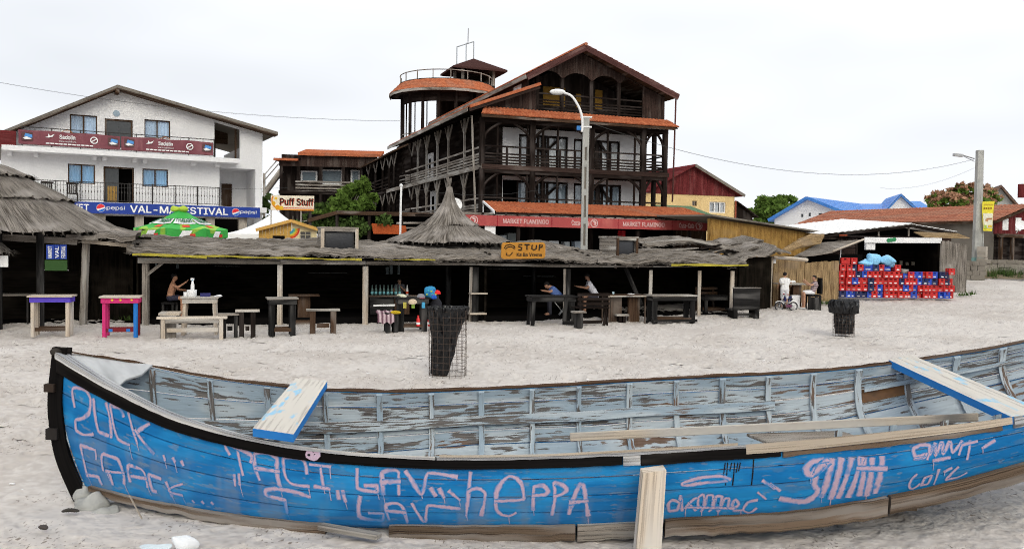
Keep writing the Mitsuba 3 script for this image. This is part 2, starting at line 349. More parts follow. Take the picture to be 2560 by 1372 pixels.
wp = part(gh, 'wall', W.face(wall, 0.0, 0.3), 'plaster_white')
for r in (R1, R2, R3, R4): window(gh, W, r, 0.04, curtain=(0.22, 0.46, 0.72) if r in (R3, R4) else (0.45, 0.60, 0.78))
for r in (D1, D2):
    d = part(gh, 'door', W.face(rect(*r).difference(rect(r[0] + 0.09, r[1], r[2] - 0.09, r[3] - 0.09)).buffer(0), 0.05, 0.1), 'wood_brown')
    um = (r[0] + r[2]) / 2
    part(d, 'leaf', W.box(r[0] + 0.09, um, 0.1, 0.15, r[1], r[3] - 0.09), 'paint_gloss', color=(0.045, 0.05, 0.055))
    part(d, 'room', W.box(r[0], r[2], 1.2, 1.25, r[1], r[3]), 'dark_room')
    if r is D1: part(d, 'leaf', W.box(um + 0.005, r[2] - 0.09, 0.1, 0.15, r[1], r[3] - 0.09), 'paint_gloss', color=(0.045, 0.05, 0.055))
    else: part(d, 'lit_panel', W.box(r[0] + 0.2, um - 0.1, 0.085, 0.1, r[1] + 0.05, r[1] + 0.9), 'paint_gloss', color=(0.28, 0.16, 0.03))  # plain ochre panel on the lower half of the leaf
a, z = wu(291, 284)
part(gh, 'vent_cover', disc(W, a, 0.0, z, 0.17, thick=0.05), 'paint_gloss', color=(0.25, 0.33, 0.40))
# recesses beside the rooms
part(gh, 'recess', W.box(O2[0], O2[2] + 0.2, 2.6, 2.7, O2[1] - 0.1, O2[3] + 0.1), 'plaster_white'); part(gh, 'recess', W.box(O2[0] - 0.1, O2[0], 0.3, 2.7, O2[1] - 0.1, O2[3] + 0.1), 'plaster_white')
part(gh, 'recess', W.box(O2[0] - 0.1, O2[2] + 0.2, 0.3, 2.6, O2[3] + 0.02, O2[3] + 0.2), 'plaster_white'); part(gh, 'recess', W.box(O2[2], O2[2] + 0.2, 0.3, 2.6, O2[1], O2[3]), 'plaster_white')
part(gh, 'recess_window', W.box(O2[0] + 0.55, O2[0] + 1.15, 2.5, 2.58, O2[1] + 0.1, O2[1] + 1.5), 'wood_brown')
part(gh, 'recess', W.box(O1[0] - 0.1, O1[0], 0.3, 4.0, O1[1] - 0.1, ro1.bounds[3] - 0.05), 'plaster_white'); part(gh, 'recess', W.box(O1[0], O1[2], 3.9, 4.0, O1[1] + 1.3, O1[3] - 0.2), 'wood_brown'); part(gh, 'recess', W.box(O1[0], O1[0] + 0.7, 3.8, 3.9, O1[1], O1[1] + 1.3), 'wood_brown')
part(gh, 'rail_post', W.box(O1[2] - 0.22, O1[2] - 0.12, 0.4, 0.5, O1[1], O1[3] - 0.5), 'wood_brown')
part(gh, 'side_wall', W.box(uR - 0.3, uR, 0.3, 11.0, zB, wu(656, 345)[1] - 0.1), 'plaster_white'); part(gh, 'side_wall', W.box(uL, uL + 0.3, 0.3, 11.0, zB, wu(10, 352)[1] - 0.1), 'plaster_white')
# roof: two grey slopes with brown undersides
ov = 0.9; pr, rr, lr_ = wu(294, 212, -ov), wu(695, 330, -ov), wu(-40, 345, -ov)
for (p, q) in ((pr, rr), (lr_, pr)):
    s_ = part(gh, 'roof', W.plane([(p[0], -ov, p[1]), (q[0], -ov, q[1]), (q[0], 12, q[1]), (p[0], 12, p[1])], 0.16), 'roof_grey')
    part(s_, 'soffit', W.plane([(p[0], -ov + 0.02, p[1] - 0.163), (q[0], -ov + 0.02, q[1] - 0.163), (q[0], 0.0, q[1] - 0.163), (p[0], 0.0, p[1] - 0.163)], 0.05), 'wood_brown')
part(gh, 'ridge_beam', W.box(pr[0] - 0.1, pr[0] + 0.1, -ov + 0.05, 0, pr[1] - 0.42, pr[1] - 0.2), 'wood_brown')
part(gh, 'side_panel', W.box(wu(-10, 320)[0] - 1.0, wu(40, 340, -1.2)[0], -1.15, -1.0, wu(20, 368, -1.1)[1], wu(38, 328, -1.1)[1]), 'maroon_board')
# balcony slabs, railings with balusters
bz = wu(300, 379, -1.2)[1]; bl, br = wu(4, 368, -1.2)[0], wu(600, 404, -1.2)[0]
part(gh, 'balcony_slab', W.box(bl, br, -1.2, 0, bz - 0.26, bz), 'plaster_white')
for px in (25, 90, 235, 260, 335, 360, 480, 540): part(gh, 'slab_bracket', W.box(wu(px, 400)[0] - 0.1, wu(px, 400)[0] + 0.1, -0.7, 0, bz - 0.48, bz - 0.26), 'plaster_white')
lz = wu(300, 507, -1.2)[1]; part(gh, 'balcony_slab', W.box(bl, uR, -1.19, 0, lz - 0.3, lz), 'plaster_white')
def railing(u0, u1, z0, h, n, v=-1.15, posts=6):
    r = part(gh, 'railing', cat([W.box(u0, u1, v - 0.02, v + 0.02, z0 + h - 0.04, z0 + h), W.box(u0, u1, v - 0.012, v + 0.012, z0 + 0.08, z0 + 0.11)]), 'paint_rough', color=(0.03, 0.028, 0.027))
    for k in range(posts + 1):
        u = u0 + (u1 - u0) * k / posts; part(r, 'post', W.box(u - 0.025, u + 0.025, v - 0.026, v + 0.026, z0, z0 + h + 0.02), 'paint_rough', color=(0.03, 0.028, 0.027))
    for k in range(n):
        u = u0 + (u1 - u0) * (k + 0.5) / n; z = z0 + h * 0.52
        part(r, 'baluster', cat([W.box(u - 0.009, u + 0.009, v - 0.009, v + 0.009, z0 + 0.1, z0 + h - 0.03), W.box(u - 0.02, u + 0.02, v - 0.02, v + 0.02, z - 0.05, z + 0.05)]), 'paint_rough', color=(0.05, 0.048, 0.046))
railing(bl + 0.9, wu(535, 380, -1.15)[0], bz, 1.0, 8, posts=7)
railing(wu(75, 470, -1.15)[0], wu(548, 490, -1.15)[0], lz, wu(300, 458, -1.15)[1] - lz, 64, posts=8)
# shop front below the sign
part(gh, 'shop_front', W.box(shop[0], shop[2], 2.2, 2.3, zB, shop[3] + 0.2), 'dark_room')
for px in (205, 250, 345, 420, 520, 600): part(gh, 'stone_pillar', jitter(W.box(wu(px, 560)[0] - 0.22, wu(px, 560)[0] + 0.22, -0.9, -0.5, zB, lz - 0.3), 0.03, 5), 'stone')
part(gh, 'door_glass', W.box(wu(228, 560)[0], wu(258, 560)[0], 0.8, 0.85, zB, lz - 0.6), 'paint_gloss', color=(0.10, 0.13, 0.14))
# two plastic chairs on the lower balcony
for px, nm in ((118, 'dark slatted chair standing half hidden by the thatch on the balcony of the white guesthouse'), (181, 'dark slatted chair on the balcony of the white guesthouse beneath its first window')):
    u = wu(px, 480, -0.6)[0]; ch = thing('balcony_chair', nm, 'chair', 'chairs on the guesthouse balcony')
    part(ch, 'seat', W.box(u - 0.27, u + 0.27, -0.85, -0.4, lz + 0.40, lz + 0.45), 'paint_rough', color=(0.02, 0.015, 0.013))
    part(ch, 'backrest', cat([W.box(u - 0.27 + k * 0.09, u - 0.21 + k * 0.09, -0.9, -0.86, lz + 0.45, lz + 0.98) for k in range(6)] + [W.box(u - 0.3, u + 0.3, -0.91, -0.85, lz + 0.9, lz + 1.0)]), 'paint_rough', color=(0.02, 0.015, 0.013))
    for a, b in ((-0.25, -0.85), (0.25, -0.85), (-0.25, -0.42), (0.25, -0.42)): part(ch, 'leg', W.box(u + a - 0.025, u + a + 0.025, b - 0.025, b + 0.025, lz, lz + 0.41), 'paint_rough', color=(0.02, 0.015, 0.013))
# the blue shop sign
SV = -1.24
s0, s1 = wu(60, 497, SV), wu(649.5, 521, SV); zt, zb_ = wu(400, 511, SV)[1], wu(400, 538, SV)[1]
sg = thing('shop_sign', 'long blue shop sign with white lettering and round drink logos across the white guesthouse', 'sign')
part(sg, 'board', W.box(s0[0], s1[0], SV - 0.05, SV + 0.04, zb_, zt), 'sign_blue')
hS = zt - zb_
def logo(px, parent=None):
    u = wu(px, 520, SV)[0]; z = (zt + zb_) / 2; r = hS * 0.36
    part(sg, 'logo', disc(W, u, SV - 0.05, z, r, 24), 'flat_white')
    part(sg, 'logo_red', W.face(Polygon([(u + r * 0.93 * math.cos(t), z + r * 0.93 * math.sin(t)) for t in np.linspace(0.35, 3.5, 18)] + [(u - 0.2 * r, z - 0.12 * r), (u + 0.35 * r, z + 0.1 * r)]).buffer(0), SV - 0.072, 0.01), 'paint_gloss', color=(0.62, 0.02, 0.03))
    part(sg, 'logo_blue', W.face(Polygon([(u + r * 0.93 * math.cos(t), z + r * 0.93 * math.sin(t)) for t in np.linspace(3.9, 6.3, 18)] + [(u + 0.4 * r, z - 0.25 * r), (u - 0.1 * r, z - 0.45 * r)]).buffer(0), SV - 0.072, 0.01), 'paint_gloss', color=(0.01, 0.12, 0.50))
def word(px0, px1, text, k=0.62, bold=True, dz=0.0):
    a, b = wu(px0, 520, SV)[0], wu(px1, 525, SV)[0]; h = hS * k
    part(sg, 'lettering', lettering(W, text, a, SV - 0.05, zb_ + (hS - h) / 2 + dz, h, b - a, bold), 'flat_white')
word(70, 222, 'VAL-MARKET', 0.56); logo(252); word(265, 311, 'pepsi', 0.34, False, 0.03); word(324, 569, 'VAL-MARESTIVAL', 0.62); logo(589); word(599, 640, 'pepsi', 0.32, False, 0.03)
# two banners on the upper railing
for i, (xa, ya, xb, yb, lab) in enumerate(((46, 331, 300, 348, 'maroon printed banner with white lettering on the guesthouse balcony beside its red brown side panel'), (303, 349, 533, 361, 'maroon printed banner with white lettering on the guesthouse balcony beside the open corner recess'))):
    v = -1.2; (ua, za), (ub, zb2) = wu(xa, ya, v), wu(xb, yb, v); zt2 = bz + 0.83; h = 0.74; L = ub - ua
    b = thing('balcony_banner', lab, 'banner', 'banners on the guesthouse balcony')
    P = np.array([[W(ua + L * k / 30, v + 0.02 * math.sin(k * 0.9), zt2 - h * j - 0.02 * math.sin(k * 0.5) * (1 - j)) for j in (0, 1)] for k in range(31)])
    part(b, 'cloth', sheet(P, thick=0.01, flip=True), 'banner_maroon')
    vv = v - 0.03
    part(b, 'lettering', lettering(W, 'Sadolin', ua + L * 0.39, vv, zt2 - 0.36, 0.20, L * 0.155, True), 'flat_white')
    part(b, 'lettering', lettering(W, 'www.sadolin.ro', ua + L * 0.385, vv, zt2 - 0.52, 0.08, L * 0.17, False), 'flat_white')
    part(b, 'small_print', cat([W.box(ua + L * (0.26 + k * 0.043), ua + L * (0.295 + k * 0.043), vv - 0.01, vv, zt2 - 0.66, zt2 - 0.60) for k in range(11)]), 'flat_white')
    part(b, 'bird_mark', W.face(Polygon([(ua + L * 0.255, zt2 - 0.33), (ua + L * 0.28, zt2 - 0.27), (ua + L * 0.285, zt2 - 0.12), (ua + L * 0.30, zt2 - 0.25), (ua + L * 0.345, zt2 - 0.13), (ua + L * 0.325, zt2 - 0.28), (ua + L * 0.29, zt2 - 0.33)]), vv - 0.01, 0.01), 'flat_white')
    part(b, 'round_mark', disc(W, ua + L * 0.735, vv, zt2 - 0.33, 0.19, 22, r0=0.14), 'flat_white'); part(b, 'round_mark', W.beam((ua + L * 0.735 - 0.13, vv - 0.005, zt2 - 0.42), (ua + L * 0.735 + 0.13, vv - 0.005, zt2 - 0.24), 0.012, 0.05), 'flat_white')
    part(b, 'arc_mark', disc(W, ua + L * 0.467, vv, zt2 - 0.22, 0.34, 14, 0.7, 2.45, 0.31), 'paint_rough', color=(0.35, 0.14, 0.05))
    for c in (0.085, 0.93):
        part(b, 'picture', W.box(ua + L * (c - 0.055), ua + L * (c + 0.05), vv - 0.008, vv + 0.002, zt2 - 0.56, zt2 - 0.12), 'paint_rough', color=(0.10, 0.05, 0.05))
        part(b, 'picture_sky', W.face(Polygon([(ua + L * (c - 0.03), zt2 - 0.34), (ua + L * (c - 0.02), zt2 - 0.18), (ua + L * (c + 0.045), zt2 - 0.24), (ua + L * (c + 0.045), zt2 - 0.40)]), vv - 0.016, 0.006), 'paint_rough', color=(0.09, 0.28, 0.62))
        part(b, 'picture_boat', W.face(Polygon([(ua + L * (c - 0.045), zt2 - 0.42), (ua + L * (c - 0.01), zt2 - 0.34), (ua + L * (c + 0.045), zt2 - 0.46), (ua + L * (c - 0.02), zt2 - 0.50)]), vv - 0.022, 0.005), 'flat_white')
# ------------------------------------------------------------------ timber hotel
H = Frame((-1.63, 46.5), 20.5)
ht = thing('timber_hotel', 'large dark timber hotel with orange tile roofs, open galleries and a round rooftop terrace', 'building')
hu = lambda px, py, v=0.0: H.pick(px, py, v)
def v_of(px, u=0.0):
    vs = np.linspace(0, 60, 2401); P = H.o + H.u * u + H.v[None] * vs[:, None]; D = P - EYE + [0, 0, 6.0]
    x = 1280 + FOC * (D @ RIGHT) / (D @ FWD); return float(np.interp(-px, -x, vs))
Z1, Z2, Z3 = hu(1205, 540)[1], hu(1205, 411)[1], hu(1205, 284)[1]       # three gallery floors
UR = hu(1664, 400)[0]; UW = hu(1604, 400, 1.7)[0]; GV = 1.7; LG = 18.0
G0 = 0.7
diff('board_brown', wood((0.052, 0.034, 0.029), (0.023, 0.016, 0.014), (0.085, 0.066, 0.058), 0.35)); diff('barge_wood', wood((0.10, 0.046, 0.042), (0.05, 0.026, 0.024), (0.14, 0.08, 0.072), 0.35))
# white walls behind the galleries, with openings
def hrect(a, b): return prect(H, a, b, GV)
WA, WB, WC, WD = hrect((1298, 335), (1419, 420)), hrect((1435, 347), (1549, 428)), hrect((1293, 451), (1419, 532)), hrect((1435, 458), (1552, 538))
hw = rect(1.7, Z1, UW, Z3 - 0.1)
DD = hrect((1216, 447), (1270, 530)); DD = (1.75, Z1, max(DD[2], 2.9), DD[3])
for r in (WA, WB, WC, WD): hw = hw.difference(rect(r[0], max(r[1], Z1), r[2], r[3]))
hw = hw.difference(rect(*DD))
part(ht, 'front_wall', H.face(hw.buffer(0), GV, 0.2), 'plaster_white')
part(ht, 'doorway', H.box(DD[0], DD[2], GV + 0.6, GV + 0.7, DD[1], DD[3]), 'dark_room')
for i, r in enumerate((WA, WB, WC, WD)):
    z0 = Z2 if i < 2 else Z1; r = (r[0], z0 + 0.02, r[2], r[3])
    w = window(ht, H, r, GV, 'wood_dark', 5, (0.62, 0.66, 0.68) if i < 2 else (0.36, 0.45, 0.52), 0.11, 'glazed_front')
    um, zm = (r[0] + r[2]) / 2, r[3] - 0.95
    part(w, 'king_post', H.box(um - 0.14, um + 0.14, GV - 0.03, GV + 0.04, r[1], r[3]), 'wood_dark')
    for sgn in (-1, 1):
        if i % 2 == 0: p, q = (um + sgn * 0.1, GV - 0.02, zm), (um + sgn * 1.0, GV - 0.02, r[3] - 0.1)
        else: p, q = (um + sgn * 0.8, GV - 0.02, zm), (um + sgn * 0.1, GV - 0.02, r[3] - 0.1)
        part(w, 'window_brace', H.beam(p, q, 0.08, 0.13), 'wood_dark')
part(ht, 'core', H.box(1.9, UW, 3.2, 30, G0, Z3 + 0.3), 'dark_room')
part(ht, 'side_wall', H.box(UW - 0.01, UW + 0.2, GV + 0.2, 26, G0, Z3 - 0.1), 'plaster_white')
# floors and beams
for z in (Z1, Z2):
    part(ht, 'gallery_floor', cat([H.box(-0.1, UR + 0.12, -0.12, GV, z - 0.16, z - 0.03), H.box(-0.1, 1.7, GV, LG + 6, z - 0.16, z - 0.03), H.box(UW + 0.2, UR + 0.12, GV, 8, z - 0.16, z - 0.03)]), 'wood_dark')
    part(ht, 'edge_beam', H.box(-0.14, UR + 0.16, -0.16, -0.122, z - 0.24, z + 0.02), 'board_brown')
    part(ht, 'edge_beam', H.box(-0.16, -0.12, -0.12, LG + 6, z - 0.24, z + 0.02), 'wood_grey')
for z in (Z2, Z3): part(ht, 'gallery_ceiling', cat([H.box(0, UR, 0, GV, z - 0.40, z - 0.28)]), 'wood_dark')
for z in (Z2 - 0.2, Z3 - 0.2): part(ht, 'post_beam', H.box(-0.1, UR + 0.1, -0.1, 0.1, z - 0.24, z), 'wood_dark')
FP = [1204.5, 1330, 1477.5, 1608, 1662]; FU = [hu(p, 400)[0] for p in FP]
def brace_arc(fr, u, v, z, du, dv, h, w=0.1, mat='wood_dark', parent=None, curved=True):
    """curved brace from a post at (u, v), height z - h, up to the beam at z"""
    n = 6; P = []
    for k in range(n):
        t = k / (n - 1); c = t ** 1.6 if curved else t
        P.append(fr(u + du * c, v + dv * c, z - h + h * (t ** 0.8 if curved else t)))
    part(parent, 'brace', tube(P, w * 0.62, 5), mat)
for k, u in enumerate(FU):
    wd = 0.13 if k in (0, 4) else 0.16
    for a, b in ((G0, Z1 - 0.1), (Z1 - 0.03, Z2 - 0.16), (Z2 - 0.03, Z3 - 0.2)):
        part(ht, 'gallery_post', H.box(u - wd, u + wd, -0.11, 0.13, a, b), 'wood_dark')
        if a > G0:
            for sgn in ((1,) if k == 0 else (-1,) if k == 4 else (-1, 1)): brace_arc(H, u + sgn * 0.1, 0, b - 0.22, sgn * (1.0 if k not in (3, 4) or (k == 3 and sgn < 0) else 0.5), 0, 0.95, 0.13, parent=ht)
for px in (1244, 1319, 1358, 1395, 1458, 1520, 1588):                    # slimmer posts between
    u = hu(px, 400)[0]
    for a, b in ((Z1, Z2 - 0.4), (Z2, Z3 - 0.4)): part(ht, 'slim_post', H.box(u - 0.05, u + 0.05, 0.03, 0.11, a, b), 'wood_dark')
u = hu(1635, 400, 1.2)[0]
for a, b in ((Z1, Z2 - 0.16), (Z2, Z3 - 0.2)): part(ht, 'gallery_post', H.box(u - 0.11, u + 0.11, 1.1, 1.3, a, b), 'wood_dark')
def rails(u0, u1, z, hs, v=0.0, mat='wood_dark', along='u', h=0.085, w=0.05):
    for q in hs:
        sag = R.random() * 0.03
        if along == 'u': m = H.box(u0, u1, v - w / 2, v + w / 2, z + q - h / 2, z + q + h / 2)
        else: m = H.box(v - w / 2, v + w / 2, u0, u1, z + q - h / 2 - sag, z + q + h / 2 - sag)
        part(ht, 'rail', m, mat)
for k in range(4):
    rails(FU[k] + 0.12, FU[k + 1] - 0.12, Z2, (1.02, 0.62, 0.45, 0.29, 0.13), -0.02)
    rails(FU[k] + 0.12, FU[k + 1] - 0.12, Z1, (1.02, 0.60, 0.42), -0.02)
rails(0.1, 7.9, Z2, (1.02, 0.55, 0.3, 0.12), UR + 0.05, along='v')
for px in (1267, 1300, 1400, 1437, 1545): part(ht, 'rail_post', H.box(hu(px, 390)[0] - 0.05, hu(px, 390)[0] + 0.05, -0.06, 0.02, Z2, Z2 + 1.0), 'wood_dark')
# gallery along the side: weathered grey rails and Y shaped posts
SP = [v_of(p) for p in (1160, 1120, 1093, 1066, 1044, 1028)]
for i, v in enumerate(SP):
    for a, b in ((Z1 - 0.03, Z2 - 0.2), (Z2 - 0.03, Z3 + 0.2)):
        part(ht, 'side_post', H.box(-0.06, 0.06, v - 0.07, v + 0.07, a, b), 'wood_grey' if i < 5 else 'wood_dark')
        for sgn in (-1, 1): part(ht, 'side_brace', H.beam((0, v, b - 1.0), (0, v + sgn * 0.75, b - 0.02), 0.07, 0.09), 'wood_grey')
    part(ht, 'side_post', H.box(-0.07, 0.07, v - 0.07, v + 0.07, G0, Z1 - 0.2), 'wood_dark')
rails(0.2, LG, Z2, (1.0, 0.66, 0.50, 0.34, 0.18), -0.02, 'wood_grey', 'v', 0.10)
rails(0.2, LG, Z1, (1.0, 0.66, 0.50, 0.34, 0.18), -0.02, 'wood_grey', 'v', 0.10)
part(ht, 'side_gallery_wall', H.box(1.55, 1.7, GV, LG + 10, G0, Z3 + 1.2), 'wood_dark')
for px, z, c in ((1076, Z2, 'plaster_white'), (1085, Z1, 'plaster_white'), (1035, Z2, 'plaster_white'), (1040, Z1, 'plaster_white')):
    v = v_of(px, 1.55); part(ht, 'wall_panel', H.box(1.50, 1.545, v - 0.9, v + 0.9, z, z + 2.3), c)
    part(ht, 'side_door', H.box(1.46, 1.498, v - 0.2, v + 0.25, z + 0.02, z + 1.9), 'dark_room')
part(ht, 'drain_pole', H.rod((-0.6, 0.3, hu(1167, 286)[1]), (-0.38, 0.0, Z1 - 0.6), 0.06), 'wood_grey')
u5, z5 = hu(1690, 243, -0.4); part(ht, 'drain_pole', H.rod((u5, -0.4, z5), (hu(1681, 505, -0.2)[0], -0.2, hu(1681, 505, -0.2)[1]), 0.05), 'barge_wood')
# skirt roof with orange tiles between the second and the top floor
zt3, zl3 = hu(1300, 273, 0)[1], hu(1300, 291, -0.55)[1]
part(ht, 'skirt_roof', H.plane([(-0.35, -0.55, zl3 - 0.02), (UR + 0.45, -0.55, zl3 - 0.02), (UR + 0.1, 0.1, zt3 - 0.02), (0.0, 0.1, zt3 - 0.02)], 0.08), 'wood_dark')
tile_roof(ht, H, (-0.35, -0.6, zl3), (UR + 0.5, -0.6, zl3), (UR + 0.1, 0.1, zt3), (0.0, 0.1, zt3), 'tile_orange', 0.40)
part(ht, 'skirt_beam', H.box(-0.3, UR + 0.3, -0.56, -0.45, zl3 - 0.16, zl3 - 0.03), 'wood_brown')
# top floor: loggia under the big gable
TV = 0.35; tu = lambda px, py, v=TV: H.pick(px, py, v)
gp, gr_, gl = tu(1465, 112, -0.5), tu(1697, 237, -0.5), tu(1318, 186, -0.5)
lz3 = zt3 + 0.02; a, b = tu(1606, 260)[0], tu(1661, 260)[0]
def boards(u0, u1, z0f, z1f, v, name='board', w=0.2, mat='wood_dark', th=0.04, own=None, fr=None):
    n = max(1, int(round((u1 - u0) / w)))
    for k in range(n):
        x0, x1 = u0 + (u1 - u0) * k / n + 0.006, u0 + (u1 - u0) * (k + 1) / n - 0.006
        dv = R.random() * 0.015
        part(own or ht, name, prism([(x0, z0f(x0)), (x1, z0f(x1)), (x1, z1f(x1)), (x0, z1f(x0))], lambda p, q: (fr or H)(p, v - dv, q), (fr or H).v, th), mat)
gtop = lambda x: float(np.interp(x, [gl[0], gp[0], gr_[0]], [gl[1], gp[1], gr_[1]])) - 0.25
boards(a, b, lambda x: lz3, gtop, TV, mat='board_brown')
lo = tu(1339, 250)[0]
roofB = lambda x: float(np.interp(x, [tu(1181, 264)[0], tu(1347, 214)[0]], [tu(1181, 264)[1], tu(1347, 214)[1]])) - 0.1
boards(tu(1192, 262)[0], lo, lambda x: lz3, roofB, TV, mat='board_brown')
arcz = tu(1480, 196)[1]
def arcf(x):
    seg = [lo, tu(1407, 200)[0], tu(1480, 200)[0], tu(1549, 200)[0], a]
    for p, q in zip(seg[:-1], seg[1:]):
        if p <= x <= q:
            t = (x - p) / (q - p); return arcz + 0.42 * (1 - abs(2 * t - 1) ** 2.4) - 0.22
    return arcz
boards(tu(1345, 200)[0], a, lambda x: min(arcf(x), gtop(x) - 0.05), gtop, TV, 'gable_board', 0.16, 'board_brown')
for px in (1345, 1407, 1480, 1549):
    u = tu(px, 220)[0]; part(ht, 'loggia_post', H.box(u - 0.1, u + 0.1, TV + 0.05, TV + 0.2, lz3, min(arcz + 0.1, gtop(u))), 'wood_dark')
part(ht, 'loggia_back', H.face(Polygon([(gl[0] + 0.6, lz3), (b - 0.1, lz3), (b - 0.1, gtop(b) - 0.3), (gp[0], gp[1] - 0.6), (gl[0] + 0.6, gtop(gl[0] + 0.6) - 0.2)]), 2.4, 0.1), 'wood_dark'); part(ht, 'loggia_floor', H.box(lo - 1, b, 0.4, 12, lz3 - 0.1, lz3), 'wood_dark')
for p0, p1, y0, y1 in ((1358, 1412, 216, 268), (1440, 1452, 235, 270), (1488, 1505, 225, 275)):
    r = prect(H, (p0, y0), (p1, y1), 2.35); part(ht, 'yellow_panel', H.box(r[0], r[2], 2.33, 2.39, max(r[1], lz3), r[3]), 'paint_rough', color=(0.24, 0.13, 0.02))
for q in (0.98, 0.62, 0.46, 0.30, 0.14): part(ht, 'rail', H.box(lo, a, TV + 0.06, TV + 0.12, lz3 + q, lz3 + q + 0.08), 'wood_dark')
part(ht, 'corner_wall', H.box(b - 0.05, b + 0.05, TV + 0.05, 14, lz3, gr_[1] - 0.1), 'board_brown')
# main roof: two slopes, barge boards
def slope(u0, z0, u1, z1, v0, v1, name, mat, th=0.14): return part(ht, name, H.plane([(u0, v0, z0), (u1, v0, z1), (u1, v1, z1), (u0, v1, z0)], th), mat)
for (p, q) in ((gl, gp), (gp, gr_)):
    slope(p[0], p[1] - 0.03, q[0], q[1] - 0.03, -0.45, 20, 'roof_deck', 'wood_brown')
    part(ht, 'barge_board', H.beam((p[0], -0.49, p[1] - 0.16), (q[0], -0.49, q[1] - 0.16), 0.06, 0.32), 'barge_wood')
tile_roof(ht, H, (gr_[0] + 0.05, -0.5, gr_[1]), (gr_[0] + 0.05, 20, gr_[1]), (gp[0], 20, gp[1]), (gp[0], -0.5, gp[1]), 'tile_orange')
tile_roof(ht, H, (gl[0] - 0.05, 20, gl[1]), (gl[0] - 0.05, -0.5, gl[1]), (gp[0], -0.5, gp[1]), (gp[0], 20, gp[1]), 'tile_orange')
part(ht, 'ridge_cap', H.rod((gp[0], -0.55, gp[1] + 0.03), (gp[0], 20, gp[1] + 0.03), 0.1), 'tile_orange')
part(ht, 'eave_board', H.box(gl[0] - 0.1, gl[0] - 0.04, -0.5, 20, gl[1] - 0.24, gl[1] - 0.02), 'wood_grey')
part(ht, 'clerestory', H.box(gl[0] + 0.35, gl[0] + 0.45, 0.4, 20, lz3, gl[1] + 0.1), 'board_brown')
v1 = v_of(1310, gl[0]); part(ht, 'clerestory_window', H.box(gl[0] + 0.30, gl[0] + 0.34, 1.2, 2.4, gl[1] - 0.75, gl[1] - 0.2), 'paint_gloss', color=(0.55, 0.57, 0.58))
# lean-to roof of the side gallery, tiles along its gable edge
e0, e1 = tu(1178, 268, -0.3), tu(1350, 213, -0.3)
slope(e0[0] - 0.1, e0[1] - 0.06, e1[0], e1[1] - 0.06, -0.25, LG + 1.5, 'lean_roof_deck', 'wood_dark', 0.08)
tile_roof(ht, H, (e0[0] - 0.15, LG + 1.5, e0[1] - 0.02), (e0[0] - 0.15, -0.3, e0[1] - 0.02), (e1[0], -0.3, e1[1]), (e1[0], LG + 1.5, e1[1]), 'tile_orange')
part(ht, 'verge_tiles', H.beam((e0[0] - 0.1, -0.32, e0[1] + 0.02), (e1[0], -0.32, e1[1] + 0.06), 0.22, 0.16), 'tile_orange')
part(ht, 'verge_board', H.beam((e0[0] - 0.1, -0.30, e0[1] - 0.16), (e1[0], -0.30, e1[1] - 0.11), 0.05, 0.16), 'board_brown')
part(ht, 'eave_board', H.box(e0[0] - 0.24, e0[0] - 0.18, -0.3, LG + 1.6, e0[1] - 0.24, e0[1] - 0.04), 'wood_grey')
part(ht, 'rafter_ends', cat([H.beam((e0[0] - 0.15, v, e0[1] - 0.16), (1.6, v, e0[1] + 0.6), 0.08, 0.12) for v in np.arange(0.4, LG + 1, 0.9)]), 'wood_dark', kind='stuff')
# rear part of the gallery and its roof
e2 = v_of(892, 0.0)
part(ht, 'rear_gallery_roof', H.plane([(-0.4, LG + 3, Z3 + 0.1), (2.5, LG + 3, Z3 + 1.5), (2.5, e2, Z3 + 1.3), (-0.4, e2, Z3 - 0.1)], 0.12), 'wood_brown')
part(ht, 'rear_gallery_wall', H.box(1.9, 2.0, LG + 8, e2, G0, Z3 + 1.2), 'wood_dark')
for z in (Z1, Z2):
    part(ht, 'rear_gallery_floor', H.box(-0.1, 1.9, LG + 6, e2, z - 0.2, z), 'wood_dark')
    rails(LG + 6, e2, z, (1.0, 0.72, 0.46, 0.2), 0.0, 'wood_dark', 'v', 0.09)
for px in (984, 972, 956, 938, 920):
    v = v_of(px); part(ht, 'side_post', H.box(-0.06, 0.06, v - 0.07, v + 0.07, G0, Z3), 'wood_dark')
    for zz in (Z2 - 0.2, Z3):
        for sgn in (-1, 1): part(ht, 'side_brace', H.beam((0, v, zz - 1.0), (0, v + sgn * 0.9, zz - 0.05), 0.07, 0.09), 'wood_grey')
# round terrace tower
TC = (4.25, 22.4); tz = 14.5
def ringp(r, z, n=17, a0=-3.6, a1=1.2): return np.array([H(TC[0] + r * math.cos(t), TC[1] + r * math.sin(t), z) for t in np.linspace(a0, a1, n)])
tw = 'round_terrace'
tb = part(ht, tw, sheet(np.stack([ringp(4.45, tz), ringp(3.55, tz + 0.06)], 1), thick=0.12), 'wood_dark')
for k in range(3):
    q0, q1 = k / 3, (k + 1.2) / 3; n = 161
    a_ = np.linspace(0, 1, n); lift = 0.03 + 0.05 * np.abs(np.sin(a_ * 75 * math.pi / 2))
    A = ringp(4.5 - 0.8 * q0, tz + 0.8 * q0, n); B = ringp(4.5 - 0.8 * min(q1, 1), tz + 0.8 * min(q1, 1), n)
    part(tb, 'tile_course', sheet(np.stack([A, A + lift[:, None] * [0, 0, 1], B + 0.3 * lift[:, None] * [0, 0, 1]], 1)), 'tile_orange')
part(tb, 'eave_rim', sheet(np.stack([ringp(4.52, tz - 0.2), ringp(4.52, tz + 0.0)], 1), thick=0.05), 'wood_grey')
part(tb, 'ceiling', cat([sheet(np.stack([ringp(4.4, tz - 0.13), ringp(0.05, tz - 0.13)], 1))]), 'wood_dark')
part(tb, 'deck', sheet(np.stack([ringp(3.75, tz + 0.78), ringp(0.05, tz + 0.78)], 1), thick=0.08, flip=True), 'wood_dark')
